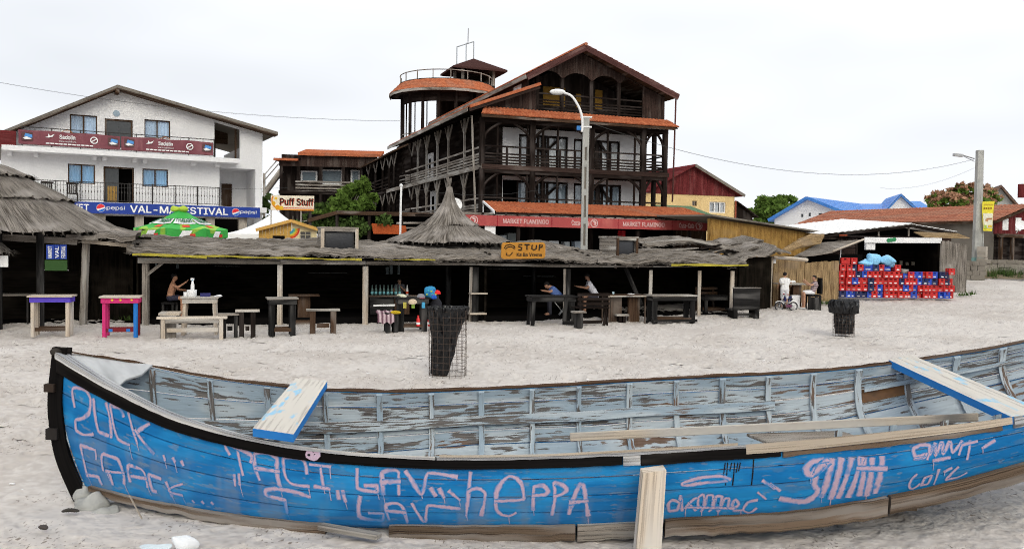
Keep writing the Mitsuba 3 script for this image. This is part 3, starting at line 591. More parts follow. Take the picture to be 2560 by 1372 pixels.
part(tb, 'terrace_rail', tube(ringp(3.65, tz + 1.5, 40), 0.04, 6), 'wood_grey')
for p in ringp(3.65, tz + 0.75, 14): part(tb, 'rail_post', rod(p, p + [0, 0, 0.8], 0.045, 6), 'wood_grey')
for t in np.linspace(-3.5, 1.0, 13):
    p, q = H(TC[0] + 3.5 * math.cos(t), TC[1] + 3.5 * math.sin(t), Z3 + 0.3), H(TC[0] + 3.5 * math.cos(t), TC[1] + 3.5 * math.sin(t), tz - 0.1)
    part(tb, 'tower_post', beam(p, q, 0.22, 0.22), 'wood_dark')
for t in (-3.05, -2.85, -2.65, -2.3):
    p = H(TC[0] + 3.3 * math.cos(t), TC[1] + 3.3 * math.sin(t), Z3 + 0.3); part(tb, 'tower_slat', rod(p, p + [0, 0, tz - Z3 - 0.5], 0.05, 5), 'wood_dark')
part(tb, 'parapet', sheet(np.stack([ringp(3.45, Z2 + 0.2), ringp(3.45, Z3 + 1.0)], 1), thick=0.1), 'wood_dark')
for q in (1.25, 1.5): part(tb, 'parapet_rail', tube(ringp(3.55, Z3 + q, 30), 0.04, 5), 'wood_grey')
part(tb, 'tower_wall', H.box(TC[0] - 0.6, TC[0] + 1.5, TC[1] + 0.4, TC[1] + 0.7, Z3, tz), 'board_brown'); part(tb, 'tower_wall', H.box(TC[0] + 1.4, TC[0] + 3.4, TC[1] - 3.6, TC[1] - 3.4, Z3, tz - 0.12), 'board_brown')
part(tb, 'tower_valance', sheet(np.stack([ringp(3.5, tz - 0.85), ringp(3.5, tz - 0.1)], 1), thick=0.06), 'wood_dark')  # dark band closing the ring just under the ceiling
part(tb, 'tower_base', sheet(np.stack([ringp(3.4, G0), ringp(3.4, Z2 + 0.2)], 1)), 'wood_dark')
for z in (Z1, Z2):
    for q in (0.2, 0.45, 0.7, 1.0): part(tb, 'tower_rail', tube(ringp(3.62, z + q, 24, -3.6, -1.4), 0.045, 5), 'wood_grey')
# lookout hut on the terrace
BCu, BCv, bz0 = TC[0] + 2.1, TC[1] + 0.2, tz + 0.8
bv = part(ht, 'lookout_hut', H.box(BCu - 1.0, BCu + 1.7, BCv - 1.2, BCv + 1.2, bz0, bz0 + 0.25), 'wood_dark')
for s1_ in (-1.0, 1.6):
    for s2_ in (-1.1, 1.1): part(bv, 'hut_post', H.box(BCu + s1_ - 0.1, BCu + s1_ + 0.1, BCv + s2_ - 0.1, BCv + s2_ + 0.1, bz0 + 0.25, bz0 + 1.6), 'wood_grey')
part(bv, 'hut_wall', H.box(BCu - 0.9, BCu + 1.7, BCv + 1.0, BCv + 1.2, bz0 + 0.25, bz0 + 1.5), 'wood_dark'); part(bv, 'hut_wall', H.box(BCu + 1.5, BCu + 1.7, BCv - 1.0, BCv + 1.0, bz0 + 0.25, bz0 + 1.5), 'wood_brown')
pkz, ez = bz0 + 2.55, bz0 + 1.45; pk3 = H(BCu + 0.25, BCv, pkz); cr = [H(BCu + x, BCv + y, ez) for x, y in ((-2.0, -1.9), (2.5, -1.9), (2.5, 1.9), (-2.0, 1.9))]
v = np.array(cr + [pk3] + [c - [0, 0, 0.15] for c in cr] + [pk3 - [0, 0, 0.2]])
part(bv, 'hut_roof', (v[np.array([[0, 1, 4], [1, 2, 4], [2, 3, 4], [3, 0, 4], [5, 9, 6], [6, 9, 7], [7, 9, 8], [8, 9, 5], [0, 5, 6], [0, 6, 1], [1, 6, 7], [1, 7, 2], [2, 7, 8], [2, 8, 3], [3, 8, 5], [3, 5, 0]]).ravel()], np.arange(48).reshape(-1, 3), np.zeros((48, 2))), 'barge_wood')
fa, fc = H(BCu - 1.35, BCv - 0.6, ez + 0.25), H(BCu + 0.25, BCv, pkz)
for p, h in ((fa, 1.5), (fa * 0.45 + fc * 0.55, 1.5), (fc, 1.35)): part(bv, 'pipe', rod(p, p + [0, 0, h], 0.045, 6), 'paint_rough', color=(0.30, 0.33, 0.34))
part(bv, 'pipe', rod(fa + [0, 0, 1.5], fc + [0, 0, 1.35], 0.045, 6), 'paint_rough', color=(0.30, 0.33, 0.34)); part(bv, 'antenna', rod((fa + fc) / 2 + [0.2, 0, 1.5], (fa + fc) / 2 + [0.22, 0, 2.7], 0.035, 6), 'paint_rough', color=(0.2, 0.2, 0.2))
# ------------------------------------------------------------------ market in front of the hotel: tile roof, red fascia
mk = thing('market_shop', 'low market shop with a long orange tile roof in front of the timber hotel', 'shop')
MV = -3.3; mu = lambda px, py, v=MV: H.pick(px, py, v)
ml, mr = mu(1240, 529), mu(1786, 546); mzl = (ml[1] + mr[1]) / 2; mzt = H.pick(1400, 510, -0.3)[1]; mtl, mtr = H.pick(1205, 500, -0.3)[0], H.pick(1706, 520, -0.3)[0]
tile_roof(mk, H, (ml[0], MV, mzl), (mr[0], MV, mzl), (mtr, -0.3, mzt), (mtl, -0.3, mzt), 'tile_orange', 0.42)
part(mk, 'roof_deck', H.plane([(ml[0], MV + 0.05, mzl - 0.02), (mr[0] - 0.05, MV + 0.05, mzl - 0.02), (mtr, -0.3, mzt - 0.02), (mtl, -0.3, mzt - 0.02)], 0.1), 'wood_dark')
for p, q in (((mtl, -0.5, mzt - 0.02), (ml[0] - 0.1, MV, mzl + 0.02)), ((mtl, -0.5, mzt - 0.75), (ml[0] - 0.1, MV, mzl - 0.05)), ((mtl, -0.55, mzt - 0.75), (mtl, -0.55, mzt - 0.05)), ((mtl + 0.13, -1.5, mzt - 0.75), (mtl + 0.13, -1.5, mzt - 0.35))): part(mk, 'gable_frame', H.beam(p, q, 0.07, 0.10), 'gunwale_paint' if 0 else 'flat_white')
sl, sr = mu(1150, 545), mu(1772, 568); fz0, fz1 = mu(1500, 571)[1], mu(1500, 546)[1]
part(mk, 'fascia_beam', H.box(sl[0], mr[0] - 0.1, MV + 0.06, MV + 0.25, fz1 + 0.02, mzl - 0.06), 'wood_grey')
part(mk, 'rafter_end', cat([H.box(x - 0.05, x + 0.05, MV + 0.0, MV + 0.06, mzl - 0.16, mzl - 0.04) for x in np.arange(sl[0] + 1.2, mr[0] - 0.2, 0.62)]), 'wood_dark', kind='stuff')
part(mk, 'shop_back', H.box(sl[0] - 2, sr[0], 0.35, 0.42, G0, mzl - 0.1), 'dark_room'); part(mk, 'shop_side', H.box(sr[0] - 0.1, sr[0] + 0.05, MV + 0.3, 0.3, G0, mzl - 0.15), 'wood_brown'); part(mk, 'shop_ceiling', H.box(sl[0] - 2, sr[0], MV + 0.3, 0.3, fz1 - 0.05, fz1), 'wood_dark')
for px in (1300, 1600, 1730): part(mk, 'post', H.box(mu(px, 590)[0] - 0.08, mu(px, 590)[0] + 0.08, MV + 0.2, MV + 0.36, G0, fz0 + 0.02), 'wood_dark')
for p0, p1, y0, c in ((1255, 1264, 588, (0.35, 0.40, 0.42)), (1268, 1288, 583, (0.10, 0.12, 0.12)), (1372, 1395, 602, (0.45, 0.48, 0.50)), (1410, 1422, 604, (0.3, 0.33, 0.35)), (1436, 1450, 603, (0.25, 0.30, 0.36)), (1553, 1560, 576, (0.5, 0.02, 0.03))):
    r = prect(H, (p0, y0), (p1, 640), -1.2); part(mk, 'shelf_goods', H.box(r[0], r[2], -1.3, -0.8, r[1], r[3]), 'paint_gloss', color=c)
fs = thing('market_fascia_sign', 'long faded red fascia sign with pale lettering and round emblems under the orange market roof', 'sign')
part(fs, 'board', H.box(sl[0], sr[0], MV - 0.02, MV + 0.05, fz0, fz1), 'sign_red')
fh = fz1 - fz0; PALE = (0.62, 0.42, 0.40)
for t, p0, p1, k in (('MARKET FLAMINGO', 1256, 1370, 0.42), ('MARKET FLAMINGO', 1556, 1660, 0.42), ('Coca-Cola', 1428, 1472, 0.5), ('Coca-Cola', 1697, 1734, 0.5)):
    u0, u1 = mu(p0, 560)[0], mu(p1, 565)[0]; m = lettering(H, t, u0, MV - 0.02, fz0 + fh * (1 - k) / 2, fh * k, u1 - u0, True)
    part(fs, 'lettering', m, 'paint_rough', color=PALE)
for px in (1184, 1485, 1747):
    u = mu(px, 562)[0]; part(fs, 'emblem', disc(H, u, MV - 0.02, (fz0 + fz1) / 2, fh * 0.42, 20, r0=fh * 0.33), 'paint_rough', color=PALE); part(fs, 'emblem', disc(H, u - 0.02, MV - 0.02, (fz0 + fz1) / 2, fh * 0.26, 12, -1.2, 2.2, fh * 0.08), 'paint_rough', color=PALE)
for px in (1243, 1379, 1545, 1680): part(fs, 'seam', H.box(mu(px, 560)[0] - 0.02, mu(px, 560)[0] + 0.02, MV - 0.026, MV - 0.02, fz0, fz1), 'paint_rough', color=(0.25, 0.01, 0.02))
r = prect(H, (1212, 564), (1238, 600), MV + 0.12); solo('paper_notice', 'white paper notice hanging below the red fascia sign', 'notice', H.box(r[0], r[2], MV + 0.1, MV + 0.12, r[1], r[3]), 'flat_white')
# ------------------------------------------------------------------ dark wing behind the hotel
def gable_roof(parent, fr, p, q, v0, v1, mat, th=0.12, tiles=None, course=0.4, pitch=0.3):
    """one slope between (u, z) points p (lower) and q (upper), from v0 to v1"""
    part(parent, 'roof_deck' if tiles else 'roof', fr.plane([(p[0], v0, p[1]), (q[0], v0, q[1]), (q[0], v1, q[1]), (p[0], v1, p[1])], th), mat)
    if tiles:
        a, b = ((p[0], v0 - 0.02, p[1] + 0.03), (p[0], v1, p[1] + 0.03)); c, d = (q[0], v1, q[1] + 0.03), (q[0], v0 - 0.02, q[1] + 0.03)
        tile_roof(parent, fr, *((b, a, d, c) if p[0] < q[0] else (a, b, c, d)), tiles, course, pitch)
bo = at(690, 620, 78); BW = Frame((bo[0], bo[1]), 6)
bu = lambda px, py, v=0.0: BW.pick(px, py, v)
bw = thing('timber_wing', 'dark timber guest wing with narrow orange roof edges behind the leafy tree', 'building')
x0, x1, x2, x3 = bu(697, 400)[0], bu(752, 400)[0], bu(940, 400)[0], bu(700, 400)[0]
zt_, zb_w = bu(800, 384)[1], bu(800, 417)[1]
boards(x1, x2, lambda x: zb_w, lambda x: zt_, 0.0, 'board', 0.5, 'board_brown', own=bw, fr=BW); boards(x0, x1, lambda x: zb_w, lambda x: bu(720, 400)[1], 0.1, 'board', 0.5, 'board_brown', own=bw, fr=BW)
part(bw, 'roof', BW.plane([(x1 - 0.2, -0.5, zt_), (x2 + 0.5, -0.5, zt_), (x2 + 0.5, 5, zt_ + 0.9), (x1 - 0.2, 5, zt_ + 0.9)], 0.25), 'tile_orange'); part(bw, 'roof', BW.plane([(x0 - 0.4, -0.5, bu(720, 397)[1]), (x1 - 0.2, -0.5, bu(720, 397)[1]), (x1 - 0.2, 5, bu(720, 390)[1]), (x0 - 0.4, 5, bu(720, 390)[1])], 0.2), 'tile_orange')
part(bw, 'wall', BW.box(x0, x2, 1.5, 5, 0.5, zt_), 'wood_dark'); part(bw, 'floor', BW.box(x0, x2, -0.1, 1.5, bu(800, 486)[1], bu(800, 478)[1]), 'wood_dark')
for px in (703, 746, 802, 858, 903, 938): part(bw, 'post', BW.box(bu(px, 450)[0] - 0.14, bu(px, 450)[0] + 0.14, -0.05, 0.2, 0.5, zb_w), 'wood_dark')
for (a, b, y0, y1) in ((752, 793, 427, 455), (803, 856, 424, 462), (877, 900, 425, 462)):
    r = prect(BW, (a, y0), (b, y1), 1.4); w = part(bw, 'window', BW.box(r[0], r[2], 1.40, 1.48, r[1], r[3]), 'flat_white')
    part(w, 'pane', BW.box(r[0] + 0.15, r[2] - 0.15, 1.37, 1.395, r[1] + 0.12, r[3] - 0.12), 'paint_gloss', color=(0.10, 0.14, 0.17))
for y in (455, 463, 471, 479):
    z = bu(800, y)[1]; part(bw, 'rail', BW.box(x0 + 1.5, x2, -0.06, 0.0, z - 0.07, z + 0.07), 'wood_grey')
so = bu(660, 455); part(bw, 'stair_flight', BW.beam((so[0], 0.4, so[1] - 1.0), (x0 + 0.2, 0.4, bu(700, 425)[1]), 0.8, 0.4), 'wood_grey')
for q in (0.7, 1.2): part(bw, 'stair_rail', BW.beam((so[0], 0.0, so[1] - 0.6 + q), (x0, 0.0, bu(700, 418)[1] + q - 0.4), 0.07, 0.09), 'wood_grey')
part(bw, 'stair_post', BW.box(so[0] - 0.1, so[0] + 0.1, 0, 0.2, 0.5, so[1] + 0.8), 'wood_grey')
# dark pergola with ivy at its foot
po = at(762, 560, 42); PG = Frame((po[0], po[1]), 14)
pg = thing('dark_pergola', 'low dark timber pergola with brown edge board between leafy tree and thatched parasol', 'pergola')
pu = lambda px, py, v=0.0: PG.pick(px, py, v)
a, b, c = pu(770, 547), pu(841, 527), pu(1160, 533)
part(pg, 'roof', PG.plane([(a[0], -0.3, a[1]), (b[0], -0.3, b[1]), (b[0], 3, b[1]), (a[0], 3, a[1])], 0.12), 'wood_dark'); part(pg, 'roof', PG.plane([(b[0], -0.3, b[1]), (c[0], -0.3, b[1]), (c[0], 3, b[1]), (b[0], 3, b[1])], 0.12), 'wood_dark')
part(pg, 'edge_board', PG.beam((a[0], -0.33, a[1] - 0.1), (b[0], -0.33, b[1] - 0.1), 0.04, 0.18), 'wood_brown'); part(pg, 'edge_board', PG.beam((b[0], -0.33, b[1] - 0.1), (c[0], -0.33, b[1] - 0.1), 0.04, 0.18), 'wood_brown')
for px in (775, 842, 922, 1003, 1085): part(pg, 'post', PG.box(pu(px, 560)[0] - 0.07, pu(px, 560)[0] + 0.07, -0.25, -0.1, 0.2, b[1] - 0.1), 'wood_dark')
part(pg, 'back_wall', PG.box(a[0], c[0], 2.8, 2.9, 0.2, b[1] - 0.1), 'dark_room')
for k in range(3): part(pg, 'rail', PG.beam((pu(990, 560)[0], -0.2, b[1] - 0.55 - 0.25 * k), (c[0], -0.2, b[1] - 0.45 - 0.25 * k), 0.05, 0.08), 'wood_grey')
oz = pu(970, 572)
solo('orange_board_sign', 'orange wooden board sign hanging in the dark under the pergola', 'sign', PG.face(Polygon([(oz[0] - 0.8, oz[1] + 0.2), (oz[0] + 0.8, oz[1] + 0.12), (oz[0] + 0.83, oz[1] - 0.22), (oz[0] - 0.72, oz[1] - 0.22)]).buffer(0.05), -0.45, 0.05), 'paint_rough', color=(0.33, 0.065, 0.015))
# ------------------------------------------------------------------ houses on the far side
yo = at(1660, 620, 62); Y_ = Frame((yo[0], yo[1]), 20); yu = lambda px, py, v=0.0: Y_.pick(px, py, v)
yh = thing('yellow_house', 'yellow house with a maroon boarded gable beside the timber hotel', 'house')
pk, er, el = yu(1729, 412), yu(1852, 488), yu(1604, 480)
zs = yu(1750, 488)[1]; uR_, uL_ = yu(1836, 520)[0], el[0]
r1, r2 = prect(Y_, (1774, 504), (1814, 533)), prect(Y_, (1731, 502), (1742, 515))
part(yh, 'wall', Y_.face(rect(uL_, 0.3, uR_, zs).difference(rect(*r1)).difference(rect(*r2)), 0.0, 0.25), 'plaster_yellow')
n = 22
boards(uL_, uR_, lambda x: zs, lambda x: float(np.interp(x, [el[0], pk[0], er[0]], [el[1], pk[1], er[1]])) - 0.12, -0.06, 'gable_board', 0.3, 'maroon_board', own=yh, fr=Y_)
for p in (el, er): gable_roof(yh, Y_, p, pk, -0.5, 9, 'maroon_board')
part(yh, 'verge_board', Y_.beam((pk[0], -0.53, pk[1] - 0.08), (er[0], -0.53, er[1] - 0.08), 0.05, 0.2), 'roof_grey')
window(yh, Y_, r1, 0.02, 'flat_white', 3, (0.42, 0.45, 0.48), 0.07); window(yh, Y_, r2, 0.02, 'wood_brown', 1, fw=0.04, dark=True)
part(yh, 'drain_pipe', Y_.rod((uR_ + 0.05, -0.08, 0.3), (uR_ + 0.05, -0.08, zs - 0.3), 0.06), 'paint_rough', color=(0.28, 0.07, 0.04))
part(yh, 'side_wall', Y_.box(uR_ - 0.2, uR_, 0.25, 8.5, 0.3, zs), 'plaster_yellow')
go = at(1690, 620, 54); GR = Frame((go[0], go[1]), 18)
gs = thing('green_roof_shed', 'low shed with a faded green sheet roof in front of the yellow house', 'shed'); g0, g1 = GR.pick(1675, 533), GR.pick(1780, 533)
part(gs, 'roof', GR.plane([(g0[0], 0, g0[1]), (g1[0], 0, g0[1]), (g1[0] - 0.3, 2.2, g0[1] + 0.62), (g0[0], 2.2, g0[1] + 0.62)], 0.06), 'paint_rough', color=(0.09, 0.15, 0.08)); part(gs, 'wall', GR.box(g0[0] + 0.2, g1[0] - 0.3, 0.2, 2, 0.3, g0[1] - 0.04), 'plaster_yellow')
dl = thing('dark_lean_to', 'dark lean-to shed against the end of the yellow house', 'shed'); d0, d1 = Y_.pick(1838, 503, 0.3), Y_.pick(1890, 541, 0.3)
part(dl, 'roof', Y_.plane([(d0[0], 0, d0[1]), (d1[0], 0, d1[1]), (d1[0], 5, d1[1]), (d0[0], 5, d0[1])], 0.1), 'wood_dark'); part(dl, 'wall', Y_.face(Polygon([(d0[0], 0.3), (d1[0] - 0.3, 0.3), (d1[0] - 0.3, d1[1]), (d0[0], d0[1] - 0.15)]), 0.3, 0.1), 'wood_dark')
# ochre reed-clad hall with a grey roof edge
oo = at(1776, 600, 43.2); OC = Frame((oo[0], oo[1]), 30); ou = lambda px, py, v=0.0: OC.pick(px, py, v)
oh = thing('ochre_hall', 'long ochre reed clad hall with a sloping grey roof edge beside the red fascia', 'building')
a, b = ou(1776, 541), ou(2058, 583)
part(oh, 'wall', OC.face(Polygon([(a[0], 0.3), (b[0], 0.3), (b[0], b[1] - 0.1), (a[0], a[1] - 0.1)]), 0, 0.2), 'ochre_wall')
part(oh, 'roof', OC.plane([(a[0] - 0.2, -0.4, a[1] + 0.08), (b[0], -0.4, b[1] + 0.04), (b[0], 6, b[1] + 0.1), (a[0] - 0.2, 6, a[1] + 0.2)], 0.08), 'roof_grey')
part(oh, 'end_wall', OC.box(b[0] - 0.2, b[0], 0.2, 6, 0.3, b[1] - 0.1), 'ochre_wall')
# blue roofed house
uo = at(2020, 600, 96); BL_ = Frame((uo[0], uo[1]), -42); lu = lambda px, py, v=0.0: BL_.pick(px, py, v)
bh = thing('blue_roof_house', 'white house with bright blue tile roof and two gables in the distance', 'house')
pk, el, er = lu(2022, 494), lu(1926, 550), lu(2117, 531)
g = Polygon([(el[0] + 0.5, 0), (er[0] - 0.3, 0), (er[0] - 0.3, er[1] - 0.1), (pk[0], pk[1] - 0.2), (el[0] + 0.5, el[1] + 0.1)]); holes = []
for px in ((2002, 535, 2008, 543), (2021, 532, 2027, 541), (2046, 533, 2056, 543), (2086, 529, 2095, 537)):
    r = prect(BL_, px[:2], px[2:]); g = g.difference(rect(*r)); holes.append(r)
part(bh, 'wall', BL_.face(g, 0, 0.3), 'plaster_white')
for r in holes: part(bh, 'window', BL_.box(r[0], r[2], 0.15, 0.25, r[1], r[3]), 'paint_gloss', color=(0.07, 0.08, 0.09))
vr = 16.0
gable_roof(bh, BL_, el, pk, -0.6, vr, 'tile_blue', 0.2, 'tile_blue', 0.6, 0.5); gable_roof(bh, BL_, er, pk, -0.6, vr, 'tile_blue', 0.2, 'tile_blue', 0.6, 0.5)
for p in (el, er): part(bh, 'verge_board', BL_.beam((p[0], -0.63, p[1] - 0.05), (pk[0], -0.63, pk[1] - 0.05), 0.05, 0.32), 'tile_blue')
part(bh, 'side_wall', BL_.box(er[0] - 0.35, er[0] - 0.05, 0.3, vr, 0, er[1] - 0.1), 'plaster_white')
uo2 = at(2250, 600, 98); B2 = Frame((uo2[0], uo2[1]), -14); l2 = lambda px, py, v=0.0: B2.pick(px, py, v)
pk, el, er = l2(2251, 486), l2(2208, 532), l2(2290, 522)
part(bh, 'wing_wall', B2.face(Polygon([(el[0] + 0.3, 0), (er[0] - 0.3, 0), (er[0] - 0.3, er[1]), (pk[0], pk[1] - 0.2), (el[0] + 0.3, el[1] + 0.1)]), 0, 0.3), 'plaster_white')
gable_roof(bh, B2, el, pk, -0.5, 9, 'tile_blue', 0.2, 'tile_blue', 0.6, 0.5); gable_roof(bh, B2, er, pk, -0.5, 9, 'tile_blue', 0.2, 'tile_blue', 0.6, 0.5)
q0, q1, q2 = l2(2150, 497, 6), l2(2335, 528, 4), l2(2278, 503, 7)
part(bh, 'link_roof', B2.plane([(l2(2110, 533, 1)[0], 1, l2(2110, 533, 1)[1]), (el[0] + 1.5, 1, l2(2110, 533, 1)[1]), (el[0] + 3.5, 7, pk[1] - 0.7), (q0[0] - 5, 7, pk[1] - 0.7)], 0.2), 'tile_blue')
part(bh, 'back_roof', B2.plane([(er[0] - 1.5, 3, q1[1]), (q1[0], 3, q1[1]), (q2[0] + 1.0, 7, q2[1]), (er[0] - 2, 7, q2[1])], 0.2), 'tile_blue'); part(bh, 'back_wall', B2.box(er[0] - 1.5, q1[0] - 0.6, 3.3, 7, 0, q1[1] - 0.1), 'plaster_white')
# long house with red tiles, dark gable and stone wall
ro = at(2487, 552, 60); RT = Frame((ro[0], ro[1]), -60)
rt = thing('red_tile_house', 'long low house with weathered red tile roof and dark gable behind the yellow pole banner', 'house'); ez = ro[2]; Ll = 17.5
tile_roof(rt, RT, (-Ll, -0.4, ez), (0.4, -0.4, ez), (0.4, 4.2, ez + 1.32), (-Ll, 4.2, ez + 1.32), 'tile_red', 0.5, 0.3)
part(rt, 'roof_deck', RT.plane([(-Ll, -0.4, ez - 0.03), (0.4, -0.4, ez - 0.03), (0.4, 4.2, ez + 1.27), (-Ll, 4.2, ez + 1.27)], 0.15), 'wood_brown'); part(rt, 'roof_deck', RT.plane([(-Ll, 4.2, ez + 1.27), (0.4, 4.2, ez + 1.27), (0.4, 8.8, ez - 0.03), (-Ll, 8.8, ez - 0.03)], 0.15), 'tile_red')
part(rt, 'wall', RT.box(-Ll + 0.3, -0.1, 0, 8.4, 0, ez - 0.1), 'roof_grey')
for k in range(40):
    v0_, v1_ = 8.4 * k / 40 + 0.01, 8.4 * (k + 1) / 40 - 0.01; zt0 = ez + 1.22 * (1 - abs((v0_ + v1_) / 2 - 4.2) / 4.4)
    part(rt, 'gable_board', RT.box(-0.1, -0.04, v0_, v1_, ez - 0.9, zt0), 'maroon_board')
part(rt, 'verge_board', RT.beam((0.42, -0.4, ez - 0.1), (0.42, 4.2, ez + 1.2), 0.2, 0.05), 'wood_brown')
part(rt, 'porch_floor', RT.box(-0.1, 3.0, 0, 8.4, 0, 1.0), 'stone'); part(rt, 'porch_wall', RT.box(-0.06, -0.02, 0.1, 8.4, 1.0, ez - 0.9), 'wood_dark')
for v in (0.2, 1.6, 3.4, 5.4): part(rt, 'porch_post', RT.box(0.2, 0.4, v, v + 0.2, 1.0, ez - 0.9), 'wood_brown')
part(rt, 'porch_beam', RT.box(0.18, 0.42, 0, 8.4, ez - 1.15, ez - 0.9), 'wood_brown')
for v, c in ((1.0, 1), (2.6, 2)): part(rt, 'white_plate', RT.box(-0.035, -0.02, v, v + 0.7, ez - 0.62, ez + 0.1 + 0.1 * c), 'flat_white')
sd = at(2552, 564, 58); labels[key_for('house_dish')] = {'label': 'white satellite dish on the dark gable of the red tiled house', 'category': 'satellite dish'}
_m = lathe([(0.0, 0.0), (0.25, 0.03), (0.42, 0.10), (0.43, 0.10), (0.25, 0.0), (0, -0.03)], (0, 0, 0), 24)
def tilt(m, az, el, loc):
    """points a dish made along +z at azimuth az, elevation el"""
    d = np.array([math.cos(el) * math.cos(az), math.cos(el) * math.sin(az), math.sin(el)]); x = np.cross([0, 0, 1.0], d); x /= np.linalg.norm(x); y = np.cross(d, x)
    return m[0] @ np.array([x, y, d]) + np.asarray(loc), m[1], m[2]
put('house_dish', cat([tilt((_m[0] * 0.8, _m[1], _m[2]), math.radians(-110), 0.45, sd), rod(sd, sd + [0, 0.5, -0.5], 0.03)]), 'flat_white')
# low stone wall in front of it: each stone its own piece
sw = thing('stone_wall', 'low pale field stone wall in front of the red tiled house', 'wall'); sa, sb = at(2462, 668, 57), at(2580, 672, 55); gzz = 1.0
SWF = Frame((sa[0], sa[1]), math.degrees(math.atan2(sb[1] - sa[1], sb[0] - sa[0]))); SL = np.linalg.norm((sb - sa)[:2])
part(sw, 'core', SWF.box(0, SL, 0.05, 0.35, 0.3, sa[2] + 0.45), 'stone')
for row in range(4):
    u = -0.1 * (row % 2)
    while u < SL:
        w = 0.28 + 0.3 * R.random(); part(sw, 'stone', jitter(SWF.box(u + 0.01, u + w - 0.01, -0.04 - 0.05 * R.random(), 0.2, sa[2] - 0.55 + row * 0.27, sa[2] - 0.30 + row * 0.27), 0.03, 6, int(u * 50)), 'stone'); u += w
for k in range(5): part(sw, 'stone', jitter(SWF.box(-0.5 + 0.03 * (k % 2), 0.05, -0.1, 0.35, sa[2] - 0.5 + k * 0.38, sa[2] - 0.14 + k * 0.38), 0.04, 6, k), 'stone')
# grey house behind
ho = at(2505, 560, 84); GH = Frame((ho[0], ho[1]), -20); hh = lambda px, py, v=0.0: GH.pick(px, py, v)
gy = thing('grey_house', 'grey rendered house with brown tile roof above the red tiled house', 'house'); pk, el, er = hh(2500, 464), hh(2466, 503), hh(2545, 515)
part(gy, 'wall', GH.face(Polygon([(el[0] + 0.3, 0), (er[0] - 0.3, 0), (er[0] - 0.3, er[1]), (pk[0], pk[1] - 0.2), (el[0] + 0.3, el[1] + 0.1)]), 0, 0.3), 'concrete')
gable_roof(gy, GH, el, pk, -0.5, 10, 'tile_brown', 0.2); gable_roof(gy, GH, er, pk, -0.5, 10, 'tile_brown', 0.15, 'tile_brown', 0.5, 0.4)
part(gy, 'chimney', GH.box(pk[0] + 2.2, pk[0] + 2.8, 3, 3.6, pk[1] - 1, pk[1] + 0.35), 'maroon_board')
# ------------------------------------------------------------------ trees
def leaf_fn(a, b):
    def fn(p, n, uv): return mx(a, b, fb(p.x * 1.2, p.y * 1.2, p.z * 1.2, 2)) * (0.6 + 0.8 * mikit.cell_rand(uv.x * 1000, 1, 2))
    return mikit.proc(fn)
scene['leaf_green'] = {'type': 'principledthin', 'base_color': leaf_fn((0.085, 0.15, 0.03), (0.15, 0.23, 0.05)), 'roughness': 0.6, 'diff_trans': 0.7, 'spec_trans': 0.0}
scene['leaf_dark'] = {'type': 'principledthin', 'base_color': leaf_fn((0.05, 0.09, 0.025), (0.09, 0.14, 0.04)), 'roughness': 0.6, 'diff_trans': 0.6, 'spec_trans': 0.0}
scene['leaf_pink'] = {'type': 'principledthin', 'base_color': leaf_fn((0.36, 0.20, 0.125), (0.46, 0.28, 0.18)), 'roughness': 0.7, 'diff_trans': 0.6, 'spec_trans': 0.0}
def leaves(centers, radii, n, size, rng, k=(1, 1, 0.8), long=1.7):
    """n leaf faces in shells round the clump centres"""
    w = np.asarray(radii) ** 2; idx = rng.choice(len(centers), n, p=w / w.sum())
    d = rng.normal(size=(n, 3)); d /= np.linalg.norm(d, axis=1, keepdims=True)
    r = np.asarray(radii)[idx] * rng.random(n) ** 0.45
    c = np.asarray(centers)[idx] + d * r[:, None] * np.array(k)
    a = rng.normal(size=(n, 3)); a /= np.linalg.norm(a, axis=1, keepdims=True); b = np.cross(a, rng.normal(size=(n, 3))); b /= np.linalg.norm(b, axis=1, keepdims=True)
    s = size * (0.6 + 0.8 * rng.random((n, 1)))
    v = np.stack([c - a * s * long / 2, c + b * s / 2, c + a * s * long / 2, c - b * s / 2], 1).reshape(-1, 3)
    i = np.arange(n)[:, None] * 4
    return v, np.vstack([i + [0, 1, 2], i + [0, 2, 3]]), np.repeat(rng.random((n, 1)), 4, 0).repeat(2, 1)
def tree(name, label, base, clumps, n, size, mat, trunk_r=0.14, extra=None, k=(1, 1, 0.8), seed=1, cat_='tree'):
    rng = np.random.default_rng(seed); t = thing(name, label, cat_)
    base = np.asarray(base, float); cc = np.array([c[:3] for c in clumps]); rr = np.array([c[3] for c in clumps])
    top = np.array([cc[:, 0].mean(), cc[:, 1].mean(), cc[:, 2].min()])
    part(t, 'trunk', tube([base, (base * 0.5 + top * 0.5) + rng.normal(size=3) * 0.1, top, top + [0, 0, rr.max() * 0.6]], [trunk_r, trunk_r * 0.8, trunk_r * 0.6, trunk_r * 0.3], 8), 'wood_grey', True)
    for c in cc[:9]: part(t, 'limb', tube([top - [0, 0, 0.2], (top + c) / 2 + rng.normal(size=3) * 0.1, c], [trunk_r * 0.5, trunk_r * 0.3, trunk_r * 0.12], 5), 'wood_grey', True)
    cen = []; rad = []
    for c, r in zip(cc, rr):
        for _ in range(9):
            d = rng.normal(size=3); d /= np.linalg.norm(d); cen.append(c + d * r * 0.75 * np.array(k)); rad.append(r * (0.22 + 0.25 * rng.random()))
    part(t, 'crown', leaves(cen, rad, n, size, rng, k), mat)
    if extra: part(t, 'blossom', leaves([c + [0, 0, 0.25] for c in cen], rad, int(n * 0.85), size, rng, (1, 1, 0.45)), extra)
    return t
def clump(px, py, y, r): p = at(px, py, y); return (p[0], p[1], p[2], r)
